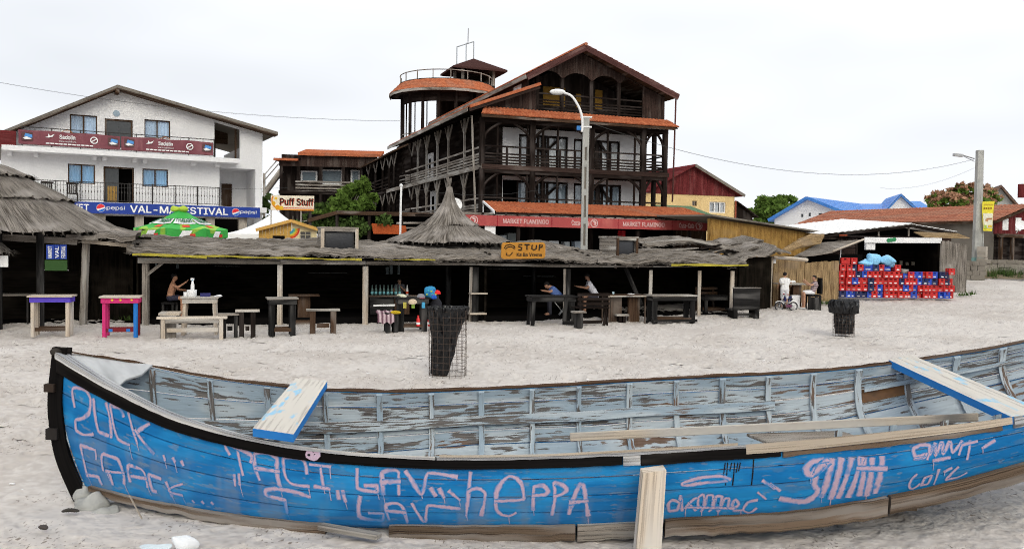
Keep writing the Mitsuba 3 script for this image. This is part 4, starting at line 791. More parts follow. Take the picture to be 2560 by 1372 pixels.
g0 = at(1930, 600, 112); tree('round_tree', 'round bushy green tree between the yellow house and the blue roof', [g0[0], 112, 0.5], [clump(1905, 525, 112, 1.8), clump(1930, 510, 112, 2.0), clump(1958, 508, 112, 1.8), clump(1978, 524, 111, 1.2), clump(1900, 545, 111, 1.5), clump(1940, 540, 111, 2.4), clump(1968, 540, 110, 1.5)], 6000, 0.36, 'leaf_green', seed=3)
g0 = at(2400, 600, 76); tree('silk_tree', 'spreading silk tree with pinkish blossom behind the concrete pole', [g0[0], 76, 0.5], [clump(2345, 500, 76, 0.9), clump(2375, 492, 77, 1.1), clump(2410, 480, 76, 1.2), clump(2440, 490, 76, 1.0), clump(2470, 478, 77, 0.7), clump(2360, 512, 75, 1.1), clump(2400, 508, 75, 1.3), clump(2445, 508, 75, 1.1), clump(2428, 466, 77, 0.7), clump(2482, 496, 76, 0.6)], 2600, 0.24, 'leaf_green', 0.16, 'leaf_pink', (1.3, 1.3, 0.55), 5)
g0 = at(890, 600, 52); tree('leafy_tree', 'bright green leafy tree growing in front of the dark timber wing', [g0[0], 52, 0.5], [clump(835, 535, 52, 0.7), clump(850, 500, 52, 0.8), clump(885, 475, 52, 0.8), clump(905, 470, 52, 0.6), clump(920, 505, 52, 0.7), clump(880, 510, 51, 1.1), clump(905, 455, 52, 0.4), clump(870, 540, 51, 1.0), clump(800, 545, 52, 0.6)], 5200, 0.19, 'leaf_green', 0.1, seed=7)
g0 = at(690, 600, 58); tree('dark_tree', 'dark leafy tree showing between the white guesthouse and the small board sign', [g0[0], 58, 0.5], [clump(668, 540, 58, 1.0), clump(672, 505, 58, 0.6), clump(795, 550, 58, 1.0), clump(810, 530, 58, 0.8), clump(668, 565, 57, 1.0), clump(780, 565, 57, 1.2)], 2600, 0.2, 'leaf_dark', 0.1, seed=9)
g0 = at(860, 600, 40.5); t_ = thing('ivy', 'ivy and leaves hanging in the shade of the dark pergola', 'plant'); rng = np.random.default_rng(11)
part(t_, 'leaf_mass', leaves([at(x, y, 42.6)[:3] for x, y in ((800, 562), (830, 552), (860, 560), (890, 555), (905, 570), (960, 552), (880, 585), (840, 580))], [0.45] * 8, 1700, 0.13, rng), 'leaf_dark'); part(t_, 'stem', tube([[g0[0], 42.6, 0.3], [g0[0] + 0.2, 42.6, 2.0], [g0[0] + 0.1, 42.6, 3.4]], 0.03, 5), 'wood_grey')
# ------------------------------------------------------------------ verge, road
def strip(pts, w, dz): 
    P = np.array([[[x, y - w / 2, gz(x, y) + dz], [x, y + w / 2, gz(x, y) + dz]] for x, y in pts]); return sheet(P, flip=False)
diff('asphalt', plaster((0.22, 0.21, 0.20), (0.16, 0.155, 0.15), 1.5))
diff('soil', plaster((0.20, 0.16, 0.11), (0.13, 0.10, 0.07), 1.5))
setting('road', strip([(x, 53 - 0.25 * (x - 30)) for x in np.linspace(26, 60, 30)], 1.6, 0.03), 'asphalt')
def bank():
    P = np.array([[[x, y0 + k * 0.8 - 0.25 * (x - 30), gz(x, y0) + 0.02 + 0.45 * min(k / 4, 1)] for k in range(8)] for x in np.linspace(29.5, 60, 40) for y0 in (54.2,)]); return sheet(P)
setting('bank', bank(), 'soil')
rng = np.random.default_rng(21); tc = []
def tuft(x, y, z, h, n):
    a = rng.random(n) * 6.28; l = h * (0.5 + 0.7 * rng.random(n)); b = np.stack([x + rng.normal(size=n) * 0.12, y + rng.normal(size=n) * 0.12, np.full(n, z)], 1)
    t = b + np.stack([np.cos(a) * l * 0.5, np.sin(a) * l * 0.5, l], 1); s = np.stack([-np.sin(a), np.cos(a), a * 0], 1) * 0.02
    return np.stack([b - s, b + s, t], 1).reshape(-1, 3)
for _ in range(900):
    x = 29.8 + 28 * rng.random(); k = rng.random() * 5.5; y = 54.2 + k - 0.25 * (x - 30)
    if meshkit.noise(np.array([x * 0.8, y * 0.8, 0])) > 0.33: tc.append(tuft(x, y, float(gz(x, 54.2)) + 0.45 * min(k / 3.2, 1), 0.32 + 0.3 * rng.random(), 14))
for px, py, yy in ((2250, 746, 38.5), (2405, 738, 39.5), (2418, 736, 39.6), (2430, 735, 40), (2070, 745, 36.2), (2062, 742, 36.2), (2078, 748, 36.2), (300, 800, 28.2), (316, 803, 28), (430, 805, 28), (330, 802, 28)):
    p = at(px, py, yy); tc.append(tuft(p[0], p[1], float(gz(p[0], p[1])), 0.22, 26))
V = np.vstack(tc); setting('grass', (V, np.arange(len(V)).reshape(-1, 3), np.repeat(rng.random((len(V) // 3, 1)), 3, 0).repeat(2, 1)), 'leaf_dark', kind='stuff', label='rough green grass and weeds along the road verge')
# ------------------------------------------------------------------ poles, wires, dish
cp = at(2444, 560, 58); cpz = at(2438, 376, 58)[2]
pole = thing('concrete_pole', 'tall grey concrete utility pole with a small lamp arm at its top', 'utility pole')
def tp(z0, z1, w0, w1, x=cp[0], y=cp[1], d=0.36): return hexa([[x + (w1 if i & 1 else w0) * (0.5 if i & 4 else -0.5), y + d * (0.5 if i & 2 else -0.5), z1 if i & 1 else z0] for i in range(8)])
part(pole, 'shaft', tp(0.2, cpz, 0.50, 0.38), 'concrete')
bx = cp[0] + 0.46
part(pole, 'rib', beam((bx, cp[1], 0.2), (cp[0] + 0.25, cp[1], cpz * 0.62), 0.10, 0.26), 'concrete')
for z in np.arange(0.8, 4.2, 0.75): part(pole, 'web', box(cp[0] + 0.2, cp[0] + 0.47 - z * 0.03, cp[1] - 0.1, cp[1] + 0.1, z, z + 0.22), 'concrete')
part(pole, 'painted_band', tp(2.05, 2.35, 0.49, 0.48, d=0.375), 'paint_rough', color=(0.22, 0.40, 0.37))
la, lb = at(2436, 397, 58), at(2386, 387, 58)
part(pole, 'lamp_arm', tube([la, (la + lb) / 2 + [0, 0, 0.06], lb], 0.04, 6), 'paint_rough', color=(0.25, 0.25, 0.25)); part(pole, 'lamp_arm', rod(at(2436, 404, 58), (la + lb) / 2, 0.025, 5), 'paint_rough', color=(0.25, 0.25, 0.25))
part(pole, 'lamp_head', jitter(hexa([(lb + np.array([0.55 if i & 4 else -0.05, 0.14 if i & 2 else -0.14, (0.09 if i & 1 else -0.09) - (0.06 if i & 4 else 0)])).tolist() for i in range(8)]), 0.0), 'paint_gloss', color=(0.35, 0.36, 0.37))
bq = [at(2456, 504, 57.6), at(2487, 503, 57.6), at(2479, 578, 57.6), at(2457, 577, 57.6)]
bn = thing('pole_banner', 'yellow and white advertising banner hanging on the concrete utility pole', 'banner')
part(bn, 'cloth', sheet(np.array([[bq[0] * (1 - a) * (1 - b) + bq[1] * a * (1 - b) + bq[2] * a * b + bq[3] * (1 - a) * b + [0, 0.05 * math.sin(b * 5), 0] for b in np.linspace(0, 1, 9)] for a in np.linspace(0, 1, 6)]), thick=0.01, flip=True), 'paint_rough', color=(0.72, 0.62, 0.05))
def bnq(a0, b0, a1, b1, d=0.03): return sheet(np.array([[bq[0] * (1 - a) * (1 - b) + bq[1] * a * (1 - b) + bq[2] * a * b + bq[3] * (1 - a) * b + [0, 0.05 * math.sin(b * 5) - d, 0] for b in np.linspace(b0, b1, 5)] for a in np.linspace(a0, a1, 3)]), flip=True)
for q, c in (((0.04, 0.40, 0.96, 0.9), (0.66, 0.64, 0.50)), ((0.12, 0.2, 0.22, 0.27), (0.30, 0.16, 0.02)), ((0.3, 0.2, 0.42, 0.27), (0.30, 0.16, 0.02)), ((0.5, 0.2, 0.62, 0.27), (0.30, 0.16, 0.02)), ((0.7, 0.2, 0.82, 0.27), (0.30, 0.16, 0.02)), ((0.1, 0.10, 0.9, 0.13), (0.55, 0.40, 0.05))): part(bn, 'print', bnq(*q), 'paint_rough', color=c)
for q, c in (((0.35, 0.56, 0.9, 0.62), (0.35, 0.16, 0.07)), ((0.25, 0.6, 0.5, 0.68), (0.45, 0.24, 0.12)), ((0.1, 0.80, 0.35, 0.92), (0.35, 0.50, 0.05)), ((0.5, 0.8, 0.9, 0.88), (0.60, 0.42, 0.05))): part(bn, 'print', bnq(*q, d=0.04), 'paint_rough', color=c)
lp = at(1461, 560, 39.5); lpz = at(1462, 292, 39.5)[2]
lamp = thing('street_lamp', 'grey concrete street lamp post with a white curved arm in front of the timber hotel', 'street lamp')
lg = float(gz(lp[0], lp[1])) - 0.3
for dx in (-0.11, 0.11): part(lamp, 'shaft', hexa([[lp[0] + dx * (1.0 if not i & 1 else 0.85) + (0.05 if i & 4 else -0.05), lp[1] + (0.1 if i & 2 else -0.1), lpz if i & 1 else lg] for i in range(8)]), 'concrete')
part(lamp, 'web', box(lp[0] - 0.07, lp[0] + 0.07, lp[1] - 0.045, lp[1] + 0.045, lg, lpz - 1.4), 'roof_grey'); part(lamp, 'web', box(lp[0] - 0.07, lp[0] + 0.07, lp[1] - 0.09, lp[1] + 0.09, lpz - 1.4, lpz - 0.02), 'concrete')
for z in np.arange(lg + 1.0, lpz - 2, 1.3): part(lamp, 'web', box(lp[0] - 0.065, lp[0] + 0.065, lp[1] - 0.088, lp[1] + 0.088, z, z + 0.3), 'concrete')
for dz in (0.45, 0.0): part(lamp, 'clamp', box(lp[0] - 0.26, lp[0] + 0.26, lp[1] - 0.14, lp[1] + 0.14, lpz - dz - 0.06, lpz - dz), 'flat_white')
ap = [at(1455, 330, 39.3), at(1455, 293, 39.3), at(1447, 268, 39.3), at(1436, 249, 39.3), at(1425, 238, 39.3), at(1410, 233, 39.3)]
part(lamp, 'arm', tube(CubicSpline(np.arange(6), ap, axis=0)(np.linspace(0, 5, 24)), 0.055, 8), 'flat_white', True)
hd = at(1394, 230, 39.3); part(lamp, 'lamp_head', ball(hd, 0.36, 2, (1.0, 0.42, 0.36)), 'flat_white', True); part(lamp, 'lamp_glass', ball(hd - [0.02, 0, 0.08], 0.28, 2, (0.95, 0.4, 0.25)), 'paint_gloss', True, color=(0.45, 0.45, 0.43))
part(lamp, 'blue_box', box(lp[0] - 0.42, lp[0] - 0.2, lp[1] - 0.1, lp[1] + 0.1, lpz - 0.62, lpz - 0.44), 'paint_rough', color=(0.05, 0.20, 0.5))
def wire(a, b, sag, r=0.012, nm='overhead cable', key='cable'):
    a, b = np.asarray(a), np.asarray(b); t = np.linspace(0, 1, 26)[:, None]; P = a + (b - a) * t; P[:, 2] -= sag * 4 * (t * (1 - t))[:, 0]; return solo(key, nm, 'cable', tube(P, r, 5, False), 'paint_rough', color=(0.05, 0.05, 0.05), group=None)
wire(at(-60, 196, 44), at(1000, 303, 47), 0.5, 0.010, 'thin dark overhead cable crossing in front of the white guesthouse gable'); wire(at(1455, 300, 39.5), at(2436, 398, 58), 1.7, 0.011, 'long overhead cable sagging from the street lamp to the concrete pole')
wire(at(1455, 452, 39.5), at(1030, 470, 44.5), 0.5, 0.008, 'thin cable running from the street lamp along the timber hotel'); wire(at(-40, 447, 45.0), at(720, 470, 45), 0.25, 0.007, 'thin cable across the middle storey of the white guesthouse'); wire(at(2200, 470, 70), at(2436, 420, 58), 0.5, 0.007, 'faint thin cable coming down towards the concrete pole')
fp = at(1000, 560, 36); solo('white_mast', 'slim white mast with a small round cap beside the dark pergola', 'pole', cat([rod([fp[0] - 0.02, fp[1], 0.2], at(1003, 466, 36), 0.045, 8), ball(at(1003, 464, 36), 0.075, 1)]), 'flat_white')
sd = at(1140, 511, 34.5); dk = thing('satellite_dish', 'white oval satellite dish beside the peak of the thatched parasol', 'satellite dish')
_m2 = (_m[0] * [0.58, 0.58, 0.58], _m[1], _m[2])
part(dk, 'dish', tilt(_m2, math.radians(-60), 0.25, sd), 'flat_white', True); part(dk, 'mast', rod(sd + [0, 0.1, 0], [sd[0] - 0.1, sd[1] + 0.3, 1.2], 0.025), 'paint_rough', color=(0.2, 0.2, 0.2))
# ------------------------------------------------------------------ thatched beach bar
def gpt(px, py, n=12):
    """where the ground shows at a pixel"""
    d = ray(px, py); z = 0.0
    for _ in range(n):
        p = EYE + d * ((z - EYE[2]) / d[2]); z = float(gz(p[0], p[1]))
    return np.array([p[0], p[1], z])
S = Frame(gpt(345, 812)[:2], 16.0); su = lambda px, py, v=0.0: S.pick(px, py, v)
rngT = np.random.default_rng(31)
def thatch_layers(own, fr, u0, u1, zf, v0, v1, rise, n=5, th=0.09, seed=0, sag=0.05):
    """overlapping reed layers; zf(u) is the height of the front edge"""
    m = max(12, int((u1 - u0) / 0.07)); uu = np.linspace(u0, u1, m)
    for k in range(n):
        a, b = v0 + (v1 - v0) * k / n, v0 + (v1 - v0) * min(1, (k + 1.5) / n)
        rows = []
        nn = lambda f, q: meshkit.fbm(np.stack([uu * f, uu * 0 + k * 3.1 + q, uu * 0 + seed], -1), 3) - 0.5
        lip = a + 0.16 * nn(1.1, 0) + 0.08 * nn(6.0, 2)
        for t, dz in ((0.14, -th * 0.45), (0.0, -th * 0.1), (0.02, th * 0.85), (0.3, th * 0.95), (1, 0.0)):
            v = lip * (1 - t) + b * t
            z = np.array([zf(x) for x in uu]) + rise * ((v - v0) / (v1 - v0)) + dz + (0.12 * nn(1.6, 5) + 0.10 * nn(7.0, 7)) * (1 if t < 0.5 else 0.4) - sag * np.sin(np.linspace(0, 9, m))
            rows.append(np.array([fr(x, y, q) for x, y, q in zip(uu, v, z)]))
        P = np.stack(rows, 1)
        uv = np.stack([np.repeat(uu[:, None], 5, 1) * 1.0 + k * 7, np.broadcast_to(np.array([0, 0.08, 0.2, 0.4, 0.9]), (m, 5)) + 0.05 * nn(2.0, 9)[:, None]], -1)
        L = part(own, 'thatch_layer', sheet(P, uv), 'thatch')
        c = int((u1 - u0) * 26); i = rngT.integers(0, m, c); p = P[i, 1] + np.array([0, 0, 1]) * (rngT.random((c, 1)) * 0.05 - 0.07)
        d = -fr.v * (0.03 + 0.10 * rngT.random((c, 1))) + fr.u * rngT.normal(size=(c, 1)) * 0.16 + np.array([0, 0, 1]) * (rngT.normal(size=(c, 1)) * 0.03 - 0.01)
        V = np.stack([p + fr.u * 0.006 - [0, 0, 0.007], p - fr.u * 0.006 + [0, 0, 0.007], p + d], 1).reshape(-1, 3)
        part(L, 'loose_reeds', (V, np.arange(len(V)).reshape(-1, 3), np.stack([V[:, 1] * 3, V[:, 0] * 20], 1)), 'thatch', kind='stuff')
br = thing('thatched_bar', 'long low beach bar with layered grey thatch roof on pale posts and a black interior', 'beach bar')
UA = [su(p, 650)[0] for p in (340, 1205, 1850)]
fz = [(345, 636), (700, 645), (900, 649), (1200, 652), (1500, 659), (1850, 663)]
fu = np.array([su(*p) for p in fz])
zfront = lambda x: float(np.interp(x, fu[:, 0], fu[:, 1]))
thatch_layers(br, S, UA[0] - 0.2, UA[1] + 0.6, lambda x: zfront(x) + 0.10, -0.55, 3.4, 0.48, 7, 0.13, 1)
thatch_layers(br, S, UA[1] + 0.2, su(1500, 650)[0], lambda x: zfront(x) + 0.10, -0.5, 3.2, 0.45, 7, 0.13, 2)
thatch_layers(br, S, su(1480, 650)[0], UA[2], lambda x: zfront(x) + 0.08, -0.5, 2.6, 0.40, 5, 0.13, 3)
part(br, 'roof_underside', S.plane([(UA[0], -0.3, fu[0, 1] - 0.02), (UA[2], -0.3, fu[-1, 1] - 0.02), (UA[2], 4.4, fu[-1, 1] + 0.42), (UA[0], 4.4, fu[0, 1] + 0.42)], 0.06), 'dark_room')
part(br, 'floor', S.box(UA[0] - 0.1, UA[2], 0.3, 4.4, -0.3, 0.16), 'dark_room')  # dark slab over the sand, painting the shade under the roof
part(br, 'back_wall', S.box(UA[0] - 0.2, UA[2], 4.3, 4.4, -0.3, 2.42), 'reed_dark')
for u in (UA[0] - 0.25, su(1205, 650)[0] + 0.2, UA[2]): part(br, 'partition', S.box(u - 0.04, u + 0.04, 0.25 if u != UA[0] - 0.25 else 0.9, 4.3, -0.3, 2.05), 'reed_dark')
for p0, p1 in ((345, 700), (700, 914), (914, 1188), (1188, 1420), (1420, 1628), (1628, 1750), (1750, 1842)):
    (a, za), (b, zb) = su(p0, float(np.interp(p0, [345, 700, 914, 1188, 1500, 1850], [651, 654, 655, 657, 664, 660]))), su(p1, float(np.interp(p1, [345, 700, 914, 1188, 1500, 1850], [651, 654, 655, 657, 664, 660])))
    part(br, 'front_beam', S.beam((a + 0.01, -0.08, za), (b - 0.01, -0.08, zb), 0.12, 0.17), 'wood_grey')
for px, w, m, tl in ((364, 0.17, 'wood_grey', 0.0), (700, 0.15, 'wood_pale', 0), (914, 0.17, 'wood_pale', 0), (1176, 0.10, 'wood_grey', 0.03), (1188, 0.30, 'wood_black', 0), (1420, 0.26, 'wood_black', 0), (1412, 0.09, 'wood_grey', 0), (1626, 0.12, 'wood_pale', 0.02), (1749, 0.12, 'wood_pale', 0), (1830, 0.14, 'wood_pale', 0.02)):
    u = su(px, 700)[0]; part(br, 'front_post', S.beam((u, 0.02 if w < 0.2 else 0.12, -0.25), (u + tl, 0.02 if w < 0.2 else 0.12, zfront(u) - 0.22), w, w * 0.9), m)
u, z = su(366, 688); part(br, 'corner_brace', S.beam((u, 0, z), (u + 0.5, 0, z + 0.42), 0.07, 0.09), 'wood_grey')
u = su(1607, 690)[0]; part(br, 'slanted_post', S.beam((u + 0.2, 0.5, 0.5), (u - 0.35, 0.9, 2.0), 0.14, 0.14), 'wood_black')
for px, py in ((1195, 733), (1193, 783)):
    u, z = su(px, py, -0.15); part(br, 'post_shelf', S.box(u - 0.3, u + 0.3, -0.35, 0.0, z - 0.03, z + 0.02), 'wood_pale')
# yellow strip hanging under the thatch edge
for p0, p1, s in ((338, 520, 1.0), (520, 900, 0.45), (930, 1080, 0.3), (1660, 1850, 0.6)):
    n = 40; x = np.linspace(su(p0, 640)[0], su(p1, 640)[0], n); h = 0.11 * s * (0.6 + 0.8 * meshkit.noise(np.stack([x * 2.2, x * 0, x * 0], -1)))
    P = np.array([[S(a, -0.62 - 0.01 * math.sin(a * 7), zfront(a) + 0.04 + 0.015 * math.sin(a * 3)), S(a, -0.60, zfront(a) + 0.04 - b)] for a, b in zip(x, h)])
    part(br, 'yellow_edging', sheet(P, flip=True), 'paint_rough', color=(0.42, 0.36, 0.05))
# pale strips painted as daylight showing through the solid back wall
for p0, p1, y0, y1 in ((388, 392, 640, 668), (440, 447, 640, 672), (975, 982, 660, 685), (965, 972, 668, 686), (995, 1000, 650, 686)):
    r = prect(S, (p0, y0), (p1, y1), 4.2); part(br, 'wall_gap', S.box(r[0], r[2], 4.2, 4.28, r[1], r[3]), 'paint_rough', color=(0.20, 0.24, 0.25))
for p0, p1, y0 in ((536, 600, 665), (612, 640, 657), (770, 868, 681), (655, 668, 655), (1215, 1300, 672), (1310, 1390, 690)):
    r = prect(S, (p0, y0), (p1, y0 + 1.6), 4.2); part(br, 'wall_gap', S.box(r[0], r[2], 4.24, 4.29, r[1], r[3]), 'paint_rough', color=(0.16, 0.17, 0.17))
# door bay at the end beside the big round hut
db = thing('door_bay', 'dark doorway bay with pale post and beam between the round hut and long bar', 'shed'); a, b = su(207, 700)[0], su(335, 700)[0]
part(db, 'post', S.beam((a, 0.0, -0.2), (a + 0.1, 0, su(210, 602)[1]), 0.17, 0.16), 'wood_grey'); zt_ = su(270, 606)[1]
part(db, 'lintel', S.beam((a, -0.1, su(210, 603)[1]), (b, -0.1, su(333, 615)[1]), 0.1, 0.11), 'flat_white' if 0 else 'wood_pale')
thatch_layers(db, S, a - 0.4, b + 0.1, lambda x: zt_ + 0.10, -0.4, 2.0, 0.35, 2, 0.14, 9)
part(db, 'back_wall', S.box(a - 0.4, b + 0.3, 1.6, 1.7, -0.2, zt_ + 0.2), 'reed_dark'); part(db, 'side_wall', S.box(b + 0.02, b + 0.08, 0.3, 1.6, -0.2, zt_), 'reed_dark'); part(db, 'floor', S.box(a, b + 0.3, 0.5, 1.6, -0.3, 0.04), 'dark_room')  # dark slab laid as painted shade over the sand of the bay
# conical thatch
def cone_thatch(name, label, c, prof, tiers, posts, seed=0, n=72, tuft=None, cat_='thatched parasol'):
    t = thing(name, label, cat_); prof = np.asarray(prof, float); ang = np.linspace(0, 2 * math.pi, n + 1)
    for k, (i0, i1) in enumerate(tiers):
        seg = prof[i0:i1 + 1]; d = np.linspace(0, len(seg) - 1, 14); r = np.interp(d, np.arange(len(seg)), seg[:, 0]); z = np.interp(d, np.arange(len(seg)), seg[:, 1])
        P = []
        for j in range(14):
            q = np.stack([np.cos(ang) * 6, np.sin(ang) * 6, ang * 0 + j * 0.25 + k * 7 + seed], -1); w = meshkit.fbm(q, 3) - 0.5
            fine = meshkit.noise(np.stack([np.cos(ang) * 26, np.sin(ang) * 26, ang * 0 + j * 0.1], -1)) - 0.5
            rr = r[j] + (0.12 * w + 0.07 * fine) * min(1, r[j]); zz = z[j] + 0.08 * w + (0.10 * fine if j == 0 else 0)
            P.append(np.stack([c[0] + rr * np.cos(ang), c[1] + rr * np.sin(ang), c[2] + zz + 0 * ang], -1))
        P = np.array(P); uv = np.stack([np.repeat(np.linspace(0, 2, 14)[:, None], n + 1, 1), np.repeat((ang * r[0])[None], 14, 0)], -1)
        part(t, 'thatch_tier', sheet(P, uv, flip=True), 'thatch')
        under = np.stack([P[0], np.stack([c[0] + r[0] * 0.75 * np.cos(ang), c[1] + r[0] * 0.75 * np.sin(ang), c[2] + z[0] + 0.06 + 0 * ang], -1)]); part(t, 'underside', sheet(under), 'reed_dark')
        m = int(r[0] * 260); a = rngT.random(m) * 2 * math.pi; i = (a / (2 * math.pi) * n).astype(int); p = P[0][i] + [0, 0, 0.05]; o = np.stack([np.cos(a), np.sin(a), a * 0], 1)
        tip = p + o * (0.05 + 0.16 * rngT.random((m, 1))) - np.array([0, 0, 1]) * (0.05 + 0.13 * rngT.random((m, 1))); s = np.stack([-np.sin(a), np.cos(a), a * 0], 1) * 0.012
        V = np.stack([p - s, p + s, tip], 1).reshape(-1, 3); part(t, 'loose_reeds', (V, np.arange(len(V)).reshape(-1, 3), np.stack([V[:, 2] * 3, V[:, 0] * 20], 1)), 'thatch', kind='stuff')
    for x, y, r in posts: part(t, 'post', rod([c[0] + x, c[1] + y, -0.3], [c[0] + x, c[1] + y, c[2] + prof[0, 1] + 0.3], r, 8), 'wood_black')
    if tuft:
        for k in range(26):
            a = rngT.random() * 6.28; sp = 0.05 + 0.10 * rngT.random(); b0 = np.array([c[0], c[1], c[2] + prof[-1, 1] - 0.1])
            part(t, 'top_reed', tube([b0, b0 + [sp * math.cos(a), sp * math.sin(a), 0.30 + 0.16 * rngT.random()]], [0.03, 0.012], 4), 'thatch')
    return t
cp_ = at(1122, 603, 33.2)
cone_thatch('thatched_parasol', 'grey conical thatched parasol with a twisted tuft at its peak beside the white dish', cp_, [(2.55, -0.05), (1.7, 0.30), (1.05, 0.62), (1.12, 0.60), (0.62, 1.0), (0.30, 1.42), (0.15, 1.85), (0.10, 2.1)], [(0, 2), (3, 7)], [(0, 0, 0.12)], 1, tuft=True)
c2 = at(1335, 622, 34.6); cone_thatch('thatched_mound', 'low grey thatch mound behind the orange board on the bar roof', c2, [(2.0, -0.15), (1.2, 0.15), (0.55, 0.30), (0.1, 0.36)], [(0, 3)], [(0, 0, 0.1)], 5)
hc = at(-75, 570, 27.5)
cone_thatch('round_hut', 'big round hut with tiered conical thatch roof in front of the white guesthouse', hc, [(4.75, -0.12), (3.6, 0.50), (2.9, 0.92), (3.05, 0.93), (2.3, 1.35), (1.7, 1.64), (1.85, 1.66), (0.8, 2.1), (0.1, 2.5)], [(0, 2), (3, 5), (6, 8)], [(2.25, -2.3, 0.14), (3.3, -1.9, 0.11), (3.6, 0.2, 0.1), (0.2, -2.6, 0.1)], 11, 110, cat_='hut')
part('round_hut', 'half_wall', S.box(-6.5, a - 0.2, 2.2, 2.3, -0.3, 1.62), 'reed_dark'); part('round_hut', 'side_screen', S.box(-6.5, su(108, 640, 2.3)[0], 2.31, 2.36, 1.0, 2.9), 'reed_dark'); part('round_hut', 'side_screen', S.box(su(172, 640, 2.3)[0], a - 0.05, 2.31, 2.36, 1.0, 2.9), 'reed_dark'); part('round_hut', 'floor', S.box(-7, a - 0.2, 0.9, 4.0, -0.3, 0.04), 'dark_room')  # dark screens and slab added as painted shade inside the hut
part('round_hut', 'eave_board', S.beam((-5.5, -0.35, su(110, 588)[1]), (a - 0.1, -0.3, su(200, 604)[1]), 0.05, 0.2), 'wood_grey')
c3 = at(-20, 628, 25.0); cone_thatch('small_parasol', 'small thatched parasol cut off by the frame edge below the big round hut', c3, [(0.60, -0.05), (0.35, 0.16), (0.05, 0.40)], [(0, 2)], [(0, 0, 0.06)], 15, 40)
part('small_parasol', 'white_notice', box(c3[0] + 0.30, c3[0] + 0.58, c3[1] - 0.2, c3[1] - 0.18, c3[2] - 0.45, c3[2] - 0.12), 'flat_white')
# blue posters of the shop seen under the round hut's roof
for p0, p1, y0, y1, tx, lab in ((115, 135, 612, 648, 'MARKET', 'blue shop poster with upright white word under the round hut, wider of the three posters'), (136, 149, 612, 648, 'VAL', 'blue shop poster with a short upright white word in the gap under the round hut'), (150, 167, 612, 648, 'FESTIVAL', 'blue shop poster with a long upright white word in the gap under the round hut')):
    r = prect(W, (p0, y0), (p1, y1), -1.3); k = thing('shop_poster', lab, 'poster'); part(k, 'panel', W.box(r[0], r[2], -1.3, -1.25, r[1], r[3]), 'sign_blue')
    m = meshkit.text_mesh(tx, 0.17, 0.01, True); V = np.asarray(m.vertices); V = V / [V[:, 0].max(), 1, 1] * [(r[3] - r[1]) * 0.82, 1, 1]; um = (r[0] + r[2]) / 2
    part(k, 'lettering', (np.array([W(um + 0.08 - y, -1.31 - d, r[1] + 0.06 + x) for x, y, d in V]), np.asarray(m.faces), V[:, :2]), 'flat_white')
r = prect(W, (112, 650), (168, 662), -1.3); solo('green_skirting', 'green board under the blue shop posters', 'board', W.box(r[0], r[2], -1.35, -1.25, r[1] - 0.4, r[3]), 'paint_rough', color=(0.03, 0.075, 0.02))
# ------------------------------------------------------------------ boxes with television sets, board sign
def tv_box(lab, lab2, c, deg, w, d, h, planks=False):
    F = Frame(c[:2], deg); z = c[2]; t = thing('television_box', lab, 'box'); th = 0.09
    part(t, 'base', F.box(0, w, 0, d, z, z + 0.05), 'wood_grey'); part(t, 'lid', F.box(-0.03, w + 0.03, -0.05, d, z + h - 0.06, z + h), 'wood_grey'); part(t, 'back', F.box(0, w, d - 0.03, d, z + 0.05, z + h - 0.06), 'wood_black')
    for k in range(5):
        for u in (0.0, w - 0.03): part(t, 'plank', F.box(u, u + 0.03, 0.02, d - 0.03, z + 0.055 + (h - 0.12) * k / 5, z + 0.045 + (h - 0.12) * (k + 1) / 5), 'wood_grey')
    for q in ((-0.02, th, z, z + h - 0.062), (w - th, w + 0.02, z, z + h - 0.062)): part(t, 'frame_bar', F.box(q[0], q[1], -0.045, -0.002, q[2], q[3]), 'wood_pale' if not planks else 'wood_brown')
    for q in ((z, z + 0.06), (z + h - 0.15, z + h - 0.062)): part(t, 'frame_bar', F.box(th, w - th, -0.04, -0.002, q[0], q[1]), 'wood_grey')
    for u in (0.05, w - 0.05): part(t, 'prop', F.box(u - 0.04, u + 0.04, 0.05, 0.13, z - 0.35, z), 'wood_grey')
    v = thing('television', lab2, 'television'); part(v, 'case', F.box(th + 0.02, w - th - 0.02, 0.06, d - 0.1, z + 0.07, z + h - 0.17), 'paint_gloss', color=(0.012, 0.012, 0.013))
    n = 12; P = np.array([[F(th + 0.07 + (w - 2 * th - 0.14) * a, 0.055 - 0.03 * (1 - (2 * a - 1) ** 2 * 0.5 - (2 * b - 1) ** 2 * 0.5), z + 0.12 + (h - 0.34) * b) for b in np.linspace(0, 1, n)] for a in np.linspace(0, 1, n)]); part(v, 'screen', sheet(P), 'paint_gloss', True, color=(0.02, 0.021, 0.025))
b0 = at(803, 628, 28.6); tv_box('weathered wooden box holding a television on the bar roof before the yellow play hut', 'dark television set in the wooden box near the play hut', b0, 22, 1.22, 0.75, 0.82)
b0 = at(1541, 648, 32.0); tv_box('wooden box with slatted side holding a television near the street lamp on the bar roof', 'dark television set in the wooden box near the street lamp', b0, 38, 1.1, 0.95, 0.86, True)
cs_ = su(1307, 626, -0.75); sz = 0.62
sb = thing('board_sign', 'orange rounded wooden board sign with black hand painted letters on the thatch edge', 'sign'); uu0, uu1 = su(1253, 626, -0.75)[0], su(1362, 626, -0.75)[0]; zz0, zz1 = su(1307, 647, -0.75)[1], su(1307, 606, -0.75)[1]
part(sb, 'board', S.face(Polygon([(uu0 + 0.1, zz0 + 0.1), (uu1 - 0.1, zz0 + 0.13), (uu1 - 0.1, zz1 - 0.1), (uu0 + 0.12, zz1 - 0.12)]).buffer(0.11), -0.78, 0.04), 'paint_rough', color=(0.42, 0.19, 0.03))
sw_, sh_ = uu1 - uu0, zz1 - zz0
def pen(pts, r=0.022): return tube([S(uu0 + sw_ * x, -0.785, zz0 + sh_ * y) for x, y in pts], r, 5)
